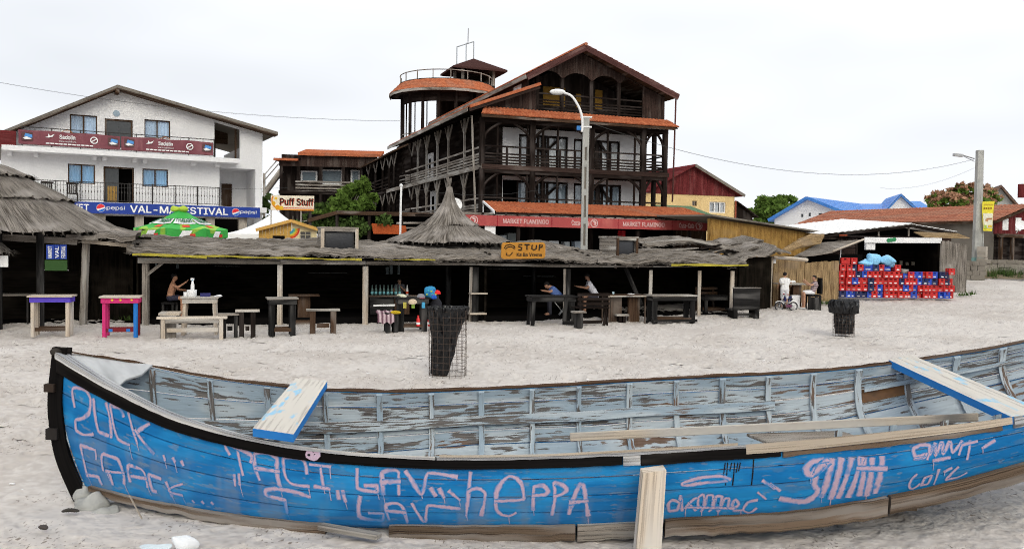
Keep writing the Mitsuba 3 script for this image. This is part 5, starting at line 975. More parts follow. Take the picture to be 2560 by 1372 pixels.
for nm, st in (('letter', [(0.47, 0.86), (0.40, 0.88), (0.39, 0.74), (0.46, 0.68), (0.45, 0.53), (0.38, 0.54)]), ('letter', [(0.52, 0.86), (0.64, 0.87)]), ('letter', [(0.58, 0.87), (0.58, 0.55)]), ('letter', [(0.70, 0.86), (0.69, 0.62), (0.74, 0.55), (0.79, 0.62), (0.80, 0.86)]), ('letter', [(0.86, 0.52), (0.87, 0.88), (0.94, 0.83), (0.93, 0.74), (0.87, 0.70)]), ('arc', [(0.06, 0.62), (0.10, 0.80), (0.19, 0.86), (0.28, 0.78), (0.31, 0.66)]), ('arc', [(0.09, 0.58), (0.14, 0.70), (0.20, 0.73), (0.26, 0.68), (0.29, 0.60)]), ('mark', [(0.12, 0.36), (0.11, 0.22), (0.18, 0.18), (0.23, 0.30), (0.25, 0.40)])): part(sb, nm, pen(st, 0.026 if nm == 'letter' else 0.018), 'paint_rough', color=(0.02, 0.014, 0.01))
part(sb, 'lettering', lettering(S, 'Ka Ba Vreme', uu0 + sw_ * 0.34, -0.78, zz0 + sh_ * 0.16, sh_ * 0.2, sw_ * 0.58, True), 'paint_rough', color=(0.03, 0.02, 0.012))
# ------------------------------------------------------------------ patched huts, reed fences and stall
ph = thing('patched_lean_to', 'patched roof of old boards and thatch between the television box and the black reed hut', 'shed')
for k in range(16):
    px, py = 1622 + 210 * R.random(), 612 + 26 * R.random(); p = at(px, py, 34.3 + R.random()); w = 0.5 + 0.8 * R.random()
    part(ph, 'old_board', beam(p, p + np.array([w, 0.3, 0.12 * R.normal()]), 0.3, 0.04), R.choice(['wood_grey', 'wood_grey', 'wood_dark', 'roof_grey']))
hp = at(1622, 640, 33.8); PH = Frame(hp[:2], 16); thatch_layers(ph, PH, 0, 4.0, lambda x: hp[2] + 0.42 + 0.10 * math.sin(x * 0.8), 0.6, 2.6, 0.28, 2, 0.12, 21)
part(ph, 'ridge_log', tube([at(1612, 610, 34.6), at(1690, 602, 34.8), at(1730, 601, 35), at(1800, 615, 35), at(1850, 632, 35)], 0.07, 7), 'wood_grey'); part(ph, 'back_wall', PH.box(0, 4, 2.4, 2.5, 0, hp[2] + 0.35), 'reed_dark')
rh = thing('reed_hut', 'black reed hut with wide grey thatch roof and a pale log post at its corner', 'hut')
q = [at(1845, 634, 34), at(1925, 636, 35.0), at(2050, 596, 38), at(1860, 596, 38)]
RH = Frame(at(1852, 700, 34.2)[:2], 20); rw = 1.55
part(rh, 'wall', RH.box(-0.1, rw - 0.1, 0.0, 0.1, 0, 2.35), 'reed_dark'); part(rh, 'side_wall', RH.box(rw - 0.2, rw - 0.1, 0.1, 3.0, 0, 2.3), 'reed_tan'); part(rh, 'inner_wall', RH.box(-0.1, rw, 2.9, 3.0, 0, 2.4), 'reed_dark')
z0_ = at(1925, 636, 34.6)[2]
for k in range(3):
    a0 = 0.0 + k * 0.9; P = np.array([[RH(x, a0 - 0.35 + v_ * 1.3 + 0.06 * math.sin(9 * x + k), z0_ - 0.25 + 0.30 * (x / rw if x < rw else 1) + (a0 + v_) * 0.22 + 0.05 * math.sin(5 * x + 2 * k) + 0.04 * R.random()) for v_ in (0, 0.02, 0.4, 1)] for x in np.linspace(-0.3, rw + 0.6, 30)])
    part(rh, 'thatch_layer', sheet(P, thick=0.08, flip=True), 'thatch')
part(rh, 'log_post', tube([at(1922, 772, 35.1) - [0, 0, 0.2], at(1924, 700, 35), at(1929, 640, 34.9)], [0.11, 0.10, 0.09], 9), 'wood_pale', True); part(rh, 'log_beam', tube([at(1935, 643, 34.7), at(1975, 646, 35.4), at(2017, 650, 36)], [0.07, 0.08, 0.08], 9), 'wood_pale', True)
part(rh, 'white_meter', box(*(at(1936, 653, 35)[0] + np.array([-0.1, 0.1])), 35.1, 35.2, at(1936, 658, 35)[2], at(1936, 646, 35)[2]), 'flat_white')
rf = thing('reed_fence', 'tan reed mat fence behind the standing child and the seated woman', 'fence')
f0, f1, f2 = at(1931, 700, 35.6), at(2010, 700, 37.0), at(2095, 700, 38.2)
for a_, b_, zt0, zt1 in ((f0, f1, at(1935, 644, 35.6)[2], at(2008, 652, 37)[2]), (f1, f2, at(2012, 656, 37)[2], at(2092, 652, 38.2)[2])):
    n = 26; t = np.linspace(0, 1, n)[:, None]; P0 = a_ + (b_ - a_) * t; off = 0.05 * (meshkit.noise(np.stack([t[:, 0] * 8, t[:, 0] * 0, t[:, 0] * 0], -1)) - 0.5)
    P = np.array([[[x, y + o, 0.0], [x, y + o * 2, zt0 + (zt1 - zt0) * k + 0.06 * (meshkit.noise(np.array([k * 23, 0, 0])) - 0.5)]] for (x, y, _), o, k in zip(P0, off, t[:, 0])])
    uv = np.stack([np.broadcast_to(np.array([0, 2.2]), (n, 2)), np.repeat(t * 3, 2, 1)], -1); part(rf, 'reed_mat', sheet(P, uv, thick=0.04, flip=True), 'reed_tan')
for p, py in ((f0, 640), (f1, 648), (f2, 645)): part(rf, 'stake', rod([p[0], p[1] + 0.1, 0], [p[0], p[1] + 0.1, at(0, py, p[1])[2]], 0.05, 7), 'wood_grey')
rb = thing('reed_bundles', 'tan reed bundles laid on the roof above the reed fence', 'reed roof')
for k in range(9):
    a_, b_ = at(1948 + 6 * k, 632 - 3.6 * k, 36 + 0.15 * k), at(2050 + 1 * k, 606 - 2.2 * k, 38 + 0.1 * k); mid = (a_ + b_) / 2 + [0, 0, 0.05 + 0.05 * R.random()]
    part(rb, 'bundle', jitter(tube([a_, mid, b_], [0.09, 0.10, 0.07], 8), 0.02, 9, k), 'reed_tan')
gq = [at(1985, 640, 36.5), at(2082, 628, 37.5), at(2160, 598, 39.5), at(2052, 606, 39.0)]
part(rb, 'grey_sheet', sheet(np.array([[gq[0], gq[3]], [(gq[0] + gq[1]) / 2 - [0, 0, 0.04], (gq[3] + gq[2]) / 2], [gq[1], gq[2]]]), thick=0.07), 'thatch'); part(rb, 'edge_lath', rod(gq[1], gq[2], 0.04, 6), 'wood_pale')
part(rb, 'dark_gap', hexa([[x + 0, y, z] for x, y, z in [(gq[0][0] - 0.5, 38.6, 1.0), (gq[0][0] - 0.5, 38.6, 2.35), (gq[0][0] - 0.5, 38.8, 1.0), (gq[0][0] - 0.5, 38.8, 2.35), (gq[2][0], 39.6, 1.0), (gq[2][0], 39.6, 2.5), (gq[2][0], 39.8, 1.0), (gq[2][0], 39.8, 2.5)]]), 'dark_room')  # solid near black block painted as the shade under the bundles
sl_ = thing('slatted_screen', 'brown slatted board screen above the reed fence beside the crates', 'screen'); s0_, s1_ = at(2050, 640, 39.2), at(2137, 640, 40.0)
for k in range(7):
    z = at(2090, 664, 39.5)[2] + k * 0.15; part(sl_, 'slat', beam([s0_[0], s0_[1], z], [s1_[0], s1_[1], z + 0.02 * R.normal()], 0.03, 0.135), 'board_brown')
part(sl_, 'post', rod([s0_[0] + 0.9, s0_[1] - 0.1, 0.3], [s0_[0] + 0.9, s0_[1] - 0.1, at(2090, 620, 39.5)[2]], 0.025), 'flat_white')
# stall behind the crates
so_ = at(2165, 700, 41.5); ST = Frame(so_[:2], -3); tu_ = lambda px, py, v=0.0: ST.pick(px, py, v)
st_ = thing('drinks_stall', 'dark drinks stall with a white front fascia behind the wall of crates', 'stall'); a, z1, b, z0 = *tu_(2162, 596), *tu_(2352, 609)
part(st_, 'fascia', hexa([[*(ST(b if i & 4 else a, 0.06 if i & 2 else 0.0, 0)[:2]), (tu_(2352, 595)[1] if i & 4 else tu_(2162, 593)[1]) if i & 1 else (tu_(2352, 608)[1] if i & 4 else tu_(2162, 607)[1])] for i in range(8)]), 'flat_white')
part(st_, 'fascia_return', ST.box(b + 0.003, b + 0.05, 0.0, 1.2, tu_(2352, 608)[1], tu_(2352, 595)[1]), 'flat_white'); part(st_, 'roof', ST.plane([(a - 0.1, 0.1, z1 + 0.06), (b + 0.1, 0.1, z1 + 0.03), (b + 0.1, 4, z1 + 0.2), (a - 0.1, 4, z1 + 0.2)], 0.06), 'wood_dark')
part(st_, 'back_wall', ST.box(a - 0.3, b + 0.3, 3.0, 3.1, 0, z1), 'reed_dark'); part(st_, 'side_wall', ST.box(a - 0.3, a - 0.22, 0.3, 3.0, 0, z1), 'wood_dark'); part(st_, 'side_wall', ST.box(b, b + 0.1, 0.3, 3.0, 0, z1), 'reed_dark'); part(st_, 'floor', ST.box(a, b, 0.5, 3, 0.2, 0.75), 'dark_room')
part(st_, 'fascia_print', ST.face(unary_union([Point(tu_(2228, 602)[0] + dx, tu_(2228, 600)[1] + dz).buffer(0.10) for dx, dz in ((0, 0), (0.14, 0.03), (-0.12, -0.02))]), -0.02, 0.01), 'paint_rough', color=(0.04, 0.24, 0.10))
part(st_, 'white_box', ST.box(tu_(2168, 610)[0], tu_(2190, 610)[0], 0.1, 0.4, tu_(2168, 624)[1], tu_(2168, 608)[1]), 'flat_white')
for k in range(9): part(st_, 'shelf_item', ST.box(tu_(2200 + 16 * k, 660)[0], tu_(2200 + 16 * k, 660)[0] + 0.12, 2.2, 2.35, tu_(2200, 664)[1], tu_(2200, 664)[1] + 0.15 + 0.12 * R.random()), 'paint_gloss', color=R.choice([[0.1, 0.1, 0.1], [0.2, 0.18, 0.14], [0.05, 0.08, 0.06]]))
rp = thing('reed_windbreak', 'upright grey reed mat panel at the end of the crate wall', 'fence'); p0, p1 = at(2349, 700, 40.6), at(2414, 700, 41.6)
P = np.array([[[x, y, 0.2], [x, y, z]] for x, y, z in [(p0[0] + (p1[0] - p0[0]) * t, p0[1] + (p1[1] - p0[1]) * t + 0.03 * math.sin(t * 20), at(2349, 601, 40.6)[2] * (1 - t) + at(2414, 614, 41.6)[2] * t + 0.03 * R.normal()) for t in np.linspace(0, 1, 16)]])
part(rp, 'reed_mat', sheet(P, np.stack([np.broadcast_to(np.array([0, 2.4]), (16, 2)), np.repeat(np.linspace(0, 2.4, 16)[:, None], 2, 1)], -1), thick=0.05, flip=True), 'thatch')
wk = thing('white_roof_kiosk', 'kiosk with a low white sheet roof and open timber gable behind the drinks stall', 'kiosk'); wo = at(2271, 600, 46); WK = Frame(wo[:2], 8); wu_ = lambda px, py, v=0.0: WK.pick(px, py, v)
pk, el, er = wu_(2271, 560), wu_(2046, 586), wu_(2384, 580)
for p, q in ((el, pk), (pk, er)):
    n = int(abs(q[0] - p[0]) / 0.09); a_ = np.linspace(0, 1, n); P = np.array([[WK(p[0] + (q[0] - p[0]) * t, -0.3, p[1] + (q[1] - p[1]) * t + 0.02 * math.sin(t * n * 1.6)), WK(p[0] + (q[0] - p[0]) * t, 7.0, p[1] + (q[1] - p[1]) * t + 0.45 + 0.02 * math.sin(t * n * 1.6))] for t in a_]); part(wk, 'roof_sheet', sheet(P, thick=0.02, flip=True), 'flat_white')
    part(wk, 'rafter', WK.beam((p[0], -0.25, p[1] - 0.12), (q[0], -0.25, q[1] - 0.12), 0.06, 0.14), 'wood_dark')
part(wk, 'gable_back', WK.face(Polygon([(el[0] + 0.4, 0.5), (er[0] - 0.3, 0.5), (er[0] - 0.3, er[1] - 0.1), (pk[0], pk[1] - 0.15), (el[0] + 0.4, el[1])]), 0.9, 0.1), 'dark_room'); part(wk, 'tie_beam', WK.box(el[0] + 0.3, er[0] - 0.2, -0.1, 0.0, el[1] - 0.25, el[1] - 0.1), 'board_brown')
for px in (2195, 2270): part(wk, 'strut', WK.beam((wu_(px, 580)[0], -0.05, el[1] - 0.1), (wu_(px, 580)[0], -0.05, float(np.interp(wu_(px, 580)[0], [el[0], pk[0]], [el[1], pk[1]])) - 0.15), 0.08, 0.08), 'wood_grey')
p4 = [wu_(2290, 579, -0.8), wu_(2400, 583, -0.8), wu_(2424, 594, -1.6), wu_(2310, 592, -1.6)]
part(wk, 'awning_sheet', WK.plane([(p4[3][0], -1.6, p4[3][1]), (p4[2][0], -1.6, p4[2][1]), (p4[1][0], -0.6, p4[1][1]), (p4[0][0], -0.6, p4[0][1])], 0.05), 'reed_tan')
r = prect(WK, (2098, 587), (2117, 593), -0.3); part(wk, 'orange_plate', WK.box(r[0], r[2], -0.34, -0.3, r[1], r[3]), 'paint_rough', color=(0.5, 0.09, 0.03))
rs = thing('rubble_wall', 'dark rubble wall between the reed panel and the concrete pole', 'wall'); ra, rb_ = at(2412, 660, 50), at(2440, 660, 51)
for row in range(6):
    for k in range(5): part(rs, 'stone', jitter(box(ra[0] - 0.9 + k * 0.42 + 0.1 * (row % 2), ra[0] - 0.5 + k * 0.42 + 0.1 * (row % 2), 50, 50.4, 0.5 + row * 0.28, 0.77 + row * 0.28), 0.03, 5, row * 7 + k), 'roof_grey')
part(rs, 'core', box(ra[0] - 0.9, ra[0] + 1.2, 50.1, 50.35, 0.3, 2.1), 'roof_grey')
# ------------------------------------------------------------------ the boat
N_PX = [(60, 850), (150, 892), (200, 923), (257, 957), (337, 1000), (416, 1037), (495, 1064), (574, 1086), (692, 1112), (800, 1128), (958, 1142), (1151, 1149), (1327, 1147), (1503, 1140), (1609, 1134), (1797, 1122), (1940, 1112), (2200, 1087), (2508, 1050), (2620, 1028), (2800, 975), (3100, 850), (3500, 700)]
F_PX = [(60, 850), (165, 880), (320, 905), (500, 940), (650, 960), (830, 976), (1000, 979), (1200, 972), (1400, 963), (1600, 950), (1800, 940), (2000, 930), (2160, 915), (2350, 890), (2450, 874), (2560, 852), (2700, 826), (3100, 760), (3500, 700)]
B_PX = [(60, 1170), (218, 1217), (415, 1260), (633, 1292), (795, 1308), (958, 1313), (1200, 1314), (1443, 1312), (1591, 1306), (1667, 1298), (1955, 1281), (2232, 1238), (2560, 1154), (2800, 1070), (3100, 950), (3500, 800)]
def curve(pts):
    a = np.array(pts, float); return PchipInterpolator(a[:, 0], a[:, 1], extrapolate=True)
N_C, F_C, B_C = curve(N_PX), curve(F_PX), curve(B_PX)
BX0, BX1, BY = -4.62, 7.4, 8.65
def pix_x(x, y, z=0.8):
    d = np.array([x, y, z]) - EYE; return 1280 + FOC * (d @ RIGHT) / (d @ FWD)
def station(s):
    xi = 2 * s - 1; hb = max(1.12 * (1 - abs(xi) ** 2.6), 0.0)
    x = BX0 + (BX1 - BX0) * s; out = []
    e = 0.27 * (1 - s) ** 6                                          # the raked stem: lower edges start further aft
    for (c, y, dx) in ((N_C, BY - hb, 0), (B_C, BY - hb * 0.90, e)):
        px = pix_x(x + dx, y); out.append([x + dx, y, at(px, float(c(px)), y)[2]])
    px = pix_x(x, BY + hb); fg = [x, BY + hb, at(px, float(F_C(px)), BY + hb)[2]]
    drop = out[0][2] - out[1][2]
    fbt = [x + e, BY + hb * 0.90, fg[2] - drop]
    k = [x + e * 1.1, BY, min(out[1][2], fbt[2]) - 0.10 - 0.16 * min(1, hb)]
    return np.array([out[0], out[1], k, fbt, fg])
_ss = 0.5 - 0.5 * np.cos(np.linspace(0, math.pi, 90)); _ss[0] = 0.0
_ss = np.unique(np.concatenate([np.linspace(0, 1, 90), [0.004, 0.008]]))
_ST = np.array([station(s) for s in _ss])                           # (ns, 5, 3)
_TK = [0, 0.3, 0.5, 0.7, 1.0]
HULL_S = CubicSpline(_ss, _ST, axis=0)
def hull(s, t):
    """outer skin of the boat; s from bow to stern, t from the gunwale with the lettering down to the keel and up the other side"""
    s, t = np.broadcast_arrays(np.asarray(s, float), np.asarray(t, float)); sh = s.shape
    K = HULL_S(s.ravel())
    out = np.empty((K.shape[0], 3))
    tt = t.ravel()
    # quadratic bulge on each side, a bilge curve between
    for i in range(4):
        a, b = _TK[i], _TK[i + 1]; m = (tt >= a - 1e-9) & (tt <= b + 1e-9) if i < 3 else tt >= a - 1e-9
        if i == 0: m |= tt < 0
        w = ((tt - a) / (b - a))[m][:, None]
        P = K[m, i] * (1 - w) + K[m, i + 1] * w
        if i == 0: P[:, 0:1] = K[m, 0, 0:1] + (K[m, 1, 0:1] - K[m, 0, 0:1]) * np.clip(w, 0, 1) ** 2.3
        if i == 3: P[:, 0:1] = K[m, 4, 0:1] + (K[m, 3, 0:1] - K[m, 4, 0:1]) * np.clip(1 - w, 0, 1) ** 2.3
        hb = np.abs(K[m, 0, 1] - BY)[:, None]
        bul = (4 * np.clip(w, 0, 1) * (1 - np.clip(w, 0, 1))) * np.minimum(hb, 1)
        if i in (0, 3): P[:, 1:2] += (-1 if i == 0 else 1) * 0.075 * bul
        else:
            P[:, 2:3] -= 0.05 * bul
        out[m] = P
    return out.reshape(*sh, 3)
def hull_n(s, t):
    e = 1e-3; s, t = np.broadcast_arrays(np.asarray(s, float), np.asarray(t, float))
    s = np.clip(s, e, 1 - e); tc = np.clip(t, 2e-3, 1 - 2e-3)
    n = np.cross(hull(s + e, tc) - hull(s - e, tc), hull(s, tc + e) - hull(s, tc - e))
    n /= np.linalg.norm(n, axis=-1, keepdims=True) + 1e-12
    return -n                                                       # outwards
def hull_o(s, t, off): return hull(s, t) + hull_n(s, t) * off
BL = BX1 - BX0
def s_of(px, far=True):
    """station whose gunwale shows at this column of the photograph"""
    k = _ST[:, 4 if far else 0]; xs = [pix_x(*p) for p in k]; return float(np.interp(px, xs, _ss))
def hull_blue_fn(p, n, uv):
    g = fb(uv.x * 1.5, uv.y * 40.0, 1.0, 3); w = fb(p.x * 2.2, p.z * 5.0, 2.0, 3)
    col = mx((0.004, 0.136, 0.375), (0.013, 0.208, 0.485), ss(0.35, 0.7, w))
    col = col * (0.86 + 0.26 * g)
    scuff = ss(0.60, 0.70, fb(uv.x * 3.0, uv.y * 22.0, 8.0, 4))
    col = mx(col, (0.075, 0.16, 0.27), scuff * 0.4)
    nick = ss(0.70, 0.76, fb(uv.x * 9.0, uv.y * 40.0, 4.0, 3)); col = mx(col, (0.22, 0.25, 0.27), nick * 0.35)
    low = ss(0.42, 0.20, p.z + 0.10 * (nz(p.x * 3.0, p.z * 3.0, 4.0) - 0.5) - 0.035 * dr.square(mi.Float(p.x) - 1.2) * 0.35)
    streak = ss(0.45, 0.75, fb(p.x * 7.0, p.z * 1.2, 5.0, 3))
    return mx(col, (0.20, 0.23, 0.27), low * (0.05 + 0.3 * streak))
prin('hull_blue', mikit.proc(hull_blue_fn), 0.65, 0.14)
def peel_fn(p, n, uv):
    g = fb(uv.x * 6.0, uv.y * 60.0, 1.0, 4); w = fb(uv.x * 1.6, uv.y * 5.2, 3.0, 4); f = fb(uv.x * 6.0, uv.y * 120.0, 6.0, 2)
    paint = mx((0.275, 0.345, 0.405), (0.39, 0.44, 0.475), ss(0.3, 0.7, nz(uv.x * 2.0, uv.y * 9.0, 2.0)))
    bare = mx((0.040, 0.037, 0.037), (0.20, 0.185, 0.175), f)
    rust = mx(bare, (0.22, 0.10, 0.04), ss(0.68, 0.85, nz(p.x * 1.6, p.z * 3.0, 8.0)) * 0.35)
    return mx(paint * (0.86 + 0.28 * f), rust, ss(0.56, 0.61, g * 0.62 + w * 0.42))
diff('hull_inner', mikit.proc(peel_fn))
diff('black_paint', wood((0.010, 0.009, 0.009), (0.006, 0.006, 0.006), (0.05, 0.045, 0.04), 0.12))
diff('gunwale_paint', wood((0.36, 0.37, 0.39), (0.08, 0.075, 0.07), (0.62, 0.61, 0.59), 0.45))
diff('wood_worn', wood((0.145, 0.105, 0.075), (0.05, 0.036, 0.028), (0.235, 0.21, 0.19), 0.5))
diff('deck_grey', plaster((0.46, 0.47, 0.48), (0.30, 0.31, 0.32), 4.0))
boat = thing('wooden_boat', 'long weathered fishing boat with blue side covered in pink spray lettering, lying on sand', 'boat')
def strake(t0, t1, s0=0.0, s1=1.0, out=0.0, th=0.03, nt=6, ns=110, gap=0.006):
    s = np.linspace(max(s0, 0.0), s1, ns); gt = gap
    t = np.linspace(t0, t1, nt); S, Tt = np.meshgrid(s, t, indexing='ij')
    P = hull_o(S, Tt, out); d = np.linalg.norm(P[:, -1] - P[:, 0], axis=1, keepdims=True) + 1e-6
    k = np.clip(gt / d, 0, 0.3)
    P[:, 0] += (P[:, -1] - P[:, 0]) * k; P[:, -1] -= (P[:, -1] - P[:, 0]) * k
    uv = np.stack([S * BL, (Tt - t0) * 2.2 + t0 * 31], -1)
    N = hull_n(S, Tt); Q = P - N * th
    a, b = sheet(P, uv, flip=True), sheet(Q, uv)
    rims = [sheet(np.stack([P[:, j], Q[:, j]], 1), np.stack([uv[:, j], uv[:, j] + 0.01], 1), flip=(j != 0)) for j in (0, -1)]
    return a, b, rims
for i, (t0, t1) in enumerate([(0.0, 0.082), (0.082, 0.158), (0.158, 0.232), (0.232, 0.30), (0.30, 0.40), (0.40, 0.50), (0.50, 0.60), (0.60, 0.70), (0.70, 0.775), (0.775, 0.85), (0.85, 0.925), (0.925, 1.0)]):
    a, b, rims = strake(t0, t1)
    st = part(boat, 'strake', cat([a] + rims), 'hull_blue', False)
    part(st, 'inner_face', b, 'hull_inner', True)
def band(t0, t1, s0, s1, th, out, ns=90, wob=0.0, seed=0):
    """a board bent along the skin: out = distance of its inner face from the skin"""
    s = np.linspace(s0, s1, ns); t0 = t0(s) if callable(t0) else np.full(ns, t0); t1 = t1(s) if callable(t1) else np.full(ns, t1)
    if wob: t1 = t1 + wob * (meshkit.fbm(np.stack([s * 60, s * 0 + seed, s * 0], -1), 3) - 0.5)
    rows = []
    for tt, o in ((t0, out), (t0, out + th), (t1, out + th), (t1, out), (t0, out)): rows.append(hull_o(s, tt, o))
    P = np.stack(rows, 1); r = R.random() * 20
    v, f, uv = [], [], []; n = 0; w = [0, th, 0.16, th, 0.16]
    for k in range(4):
        m = sheet(P[:, k:k + 2], np.stack([np.stack([s * BL + r, np.full(ns, k * 0.3)], -1), np.stack([s * BL + r, np.full(ns, k * 0.3 + w[k + 1])], -1)], 1)); v.append(m)
    for e in (0, -1):
        c = P[e, :4]; v.append((c, np.array([[0, 1, 2], [0, 2, 3]]), np.zeros((4, 2)) + r))
    return cat(v)
def s_n(px): return s_of(px, False)
# black rubbing strake below the gunwale, broken where a chunk is missing
part(boat, 'rubbing_strake', band(0.002, 0.037, 0.004, s_n(1555), 0.035, 0.002, 140, 0.004), 'black_paint')
part(boat, 'rubbing_strake', band(0.002, 0.044, s_n(1602), s_n(1948), 0.035, 0.002, 50, 0.005), 'black_paint')
part(boat, 'rubbing_strake', band(0.004, 0.042, s_n(1557), s_n(1600), 0.022, 0.002, 12, 0.01), 'gunwale_paint', label='chipped bare piece of the rubbing strake')
part(boat, 'gunwale_cap', band(-0.012, 0.003, 0.004, s_n(1090), 0.105, -0.055, 110, 0.004, 3), 'gunwale_paint')
part(boat, 'gunwale_cap', band(-0.010, 0.003, s_n(1094), s_n(1900), 0.095, -0.055, 80, 0.006, 5), 'gunwale_paint')
part(boat, 'gunwale_batten', band(-0.022, -0.011, s_n(1098), s_n(1845), 0.075, -0.085, 60, 0.002, 6), 'wood_pale')
part(boat, 'gunwale_batten', band(-0.012, 0.026, s_n(1862), s_n(2522), 0.045, -0.004, 60), 'wood_pale', label='fresh pale batten replacing the rubbing strake')
part(boat, 'gunwale_batten', band(0.028, 0.048, s_n(1955), s_n(2500), 0.02, 0.002, 60, 0.012, 9), 'wood_worn')
part(boat, 'gunwale_cap', band(-0.012, 0.05, s_n(2530), 0.99, 0.05, -0.02, 50), 'gunwale_paint')
# far gunwale, its edge ragged
part(boat, 'gunwale_edge', band(1.002, lambda s: 1.006 + 0.012 * (meshkit.fbm(np.stack([s * 45, s * 0, s * 0], -1), 3) - 0.3), 0.01, 0.99, 0.05, -0.03, 260), 'wood_brown')
# lower battens
def guard(s0, s1, d0, d1, ns, mat, seed, lab=None):
    """upright guard board along the foot of the side, d0..d1 deep"""
    s = np.linspace(s0, s1, ns); P0 = hull_o(s, np.full(ns, 0.292), 0.004); nrm = hull_n(s, np.full(ns, 0.28)) * [1, 1, 0]; nrm /= np.linalg.norm(nrm, axis=1, keepdims=True)
    f = lambda q: (meshkit.fbm(np.stack([s * 70, s * 0 + seed + q, s * 0], -1), 3) - 0.5)[:, None]; dn = np.linspace(d0, d1, ns)[:, None]; Z = np.array([0, 0, 1.0])
    A, B = P0 + Z * (0.012 * f(0)), P0 + nrm * 0.045 + Z * (0.02 * f(0) - 0.004); Dd = B - Z * (dn + 0.035 * f(3)) - nrm * 0.012; E = A - Z * dn - nrm * 0.02
    uv = lambda v: np.stack([np.stack([s * BL + seed, np.full(ns, v)], -1), np.stack([s * BL + seed, np.full(ns, v + 0.15)], -1)], 1)
    ms = [sheet(np.stack([p, q], 1), uv(k * 0.3 + seed)) for k, (p, q) in enumerate(((A, B), (B, (B + Dd) / 2 + nrm * 0.012 * f(5)), ((B + Dd) / 2 + nrm * 0.012 * f(5), Dd), (Dd, E)))]
    for e in (0, -1): ms.append((np.array([A[e], B[e], Dd[e], E[e]]), np.array([[0, 1, 2], [0, 2, 3]]), np.zeros((4, 2))))
    return part(boat, 'bottom_batten', cat(ms), mat, label=lab)
guard(0.014, s_n(800), 0.06, 0.12, 70, 'wood_worn', 1)
guard(s_n(964), s_n(1440), 0.15, 0.14, 50, 'wood_worn', 2)
guard(s_n(1446), s_n(1662), 0.14, 0.14, 30, 'wood_grey', 3); guard(s_n(1668), s_n(2230), 0.16, 0.17, 60, 'wood_worn', 4); guard(s_n(2236), 0.97, 0.17, 0.14, 50, 'wood_worn', 5)
# stem post
zt = at(140, 866, BY)[2]; sp = []
for px, py in ((146, 868), (140, 930), (134, 1000), (138, 1060), (150, 1130), (172, 1190), (200, 1250), (235, 1310)): sp.append(at(px, py, BY))
sp = np.array(sp); cs = CubicSpline(np.arange(len(sp)), sp, axis=0)(np.linspace(0, len(sp) - 1, 30))
def ribbon_solid(c, fw, bw, wd):
    """post following the curve c, its width wd across the boat"""
    tng = np.gradient(c, axis=0); tng /= np.linalg.norm(tng, axis=1, keepdims=True)
    nrm = np.cross(tng, [0, 1.0, 0]); nrm /= np.linalg.norm(nrm, axis=1, keepdims=True)
    nrm *= np.sign(nrm[:, :1]); Y = np.array([0, wd / 2, 0])
    ring = [c - nrm * fw - Y * 0.6, c + nrm * bw - Y, c + nrm * bw + Y, c - nrm * fw + Y * 0.6, c - nrm * fw - Y * 0.6]
    ms = [sheet(np.stack([ring[k], ring[k + 1]], 1)) for k in range(4)]
    for e in (0, -1):
        q = np.array([r[e] for r in ring[:4]]); ms.append((q, np.array([[0, 1, 2], [0, 2, 3]]), np.zeros((4, 2))))
    return cat(ms)
stem = part(boat, 'stem_post', ribbon_solid(cs, 0.045, 0.11, 0.12), 'black_paint')
top = sp[0]
part(stem, 'stem_head', tri(m3.Manifold.batch_hull([m3.Manifold.sphere(r_, 20).translate([top[0] + x_, BY + y_, top[2] + z_]) for x_, y_, z_, r_ in ((-0.02, -0.04, -0.04, 0.04), (-0.02, 0.04, -0.04, 0.04), (0.10, 0, -0.035, 0.036))])), 'black_paint', True)
part(stem, 'iron_fitting', box(sp[1][0] - 0.08, sp[1][0] + 0.02, BY - 0.085, BY + 0.06, sp[1][2] - 0.19, sp[1][2] - 0.11), 'paint_rough', color=(0.03, 0.02, 0.015))
part(stem, 'iron_fitting', box(sp[3][0] - 0.055, sp[3][0] + 0.06, BY - 0.085, BY + 0.08, sp[3][2] - 0.14, sp[3][2] - 0.03), 'paint_rough', color=(0.018, 0.015, 0.014))
# grey patched forefoot and small foredeck
_ff = [at(208, 1236, BY - 0.05), at(232, 1262, 8.42), at(262, 1282, 8.3), at(215, 1262, 8.5)]
part(boat, 'forefoot', cat([jitter(ball(p, r_, 3, k_), r_ * 0.35, 9, q) for q, (p, r_, k_) in enumerate(zip(_ff, (0.10, 0.13, 0.11, 0.10), ((0.9, 0.9, 1.1), (1.1, 0.9, 0.8), (1.3, 0.9, 0.6), (1.1, 0.9, 0.7))))]), 'concrete', True)
fd = np.array([[hull(s, 0.006) * (1 - w) + hull(s, 0.996) * w + [0, 0, 0.012] for w in np.linspace(0, 1, 6)] for s in np.linspace(0.012, 0.062, 6)])
fd[-1, 3:] += [0.10, 0, 0]; fd[:, :, 2] -= 0.01
part(boat, 'foredeck', sheet(fd, thick=0.02, flip=True), 'deck_grey')
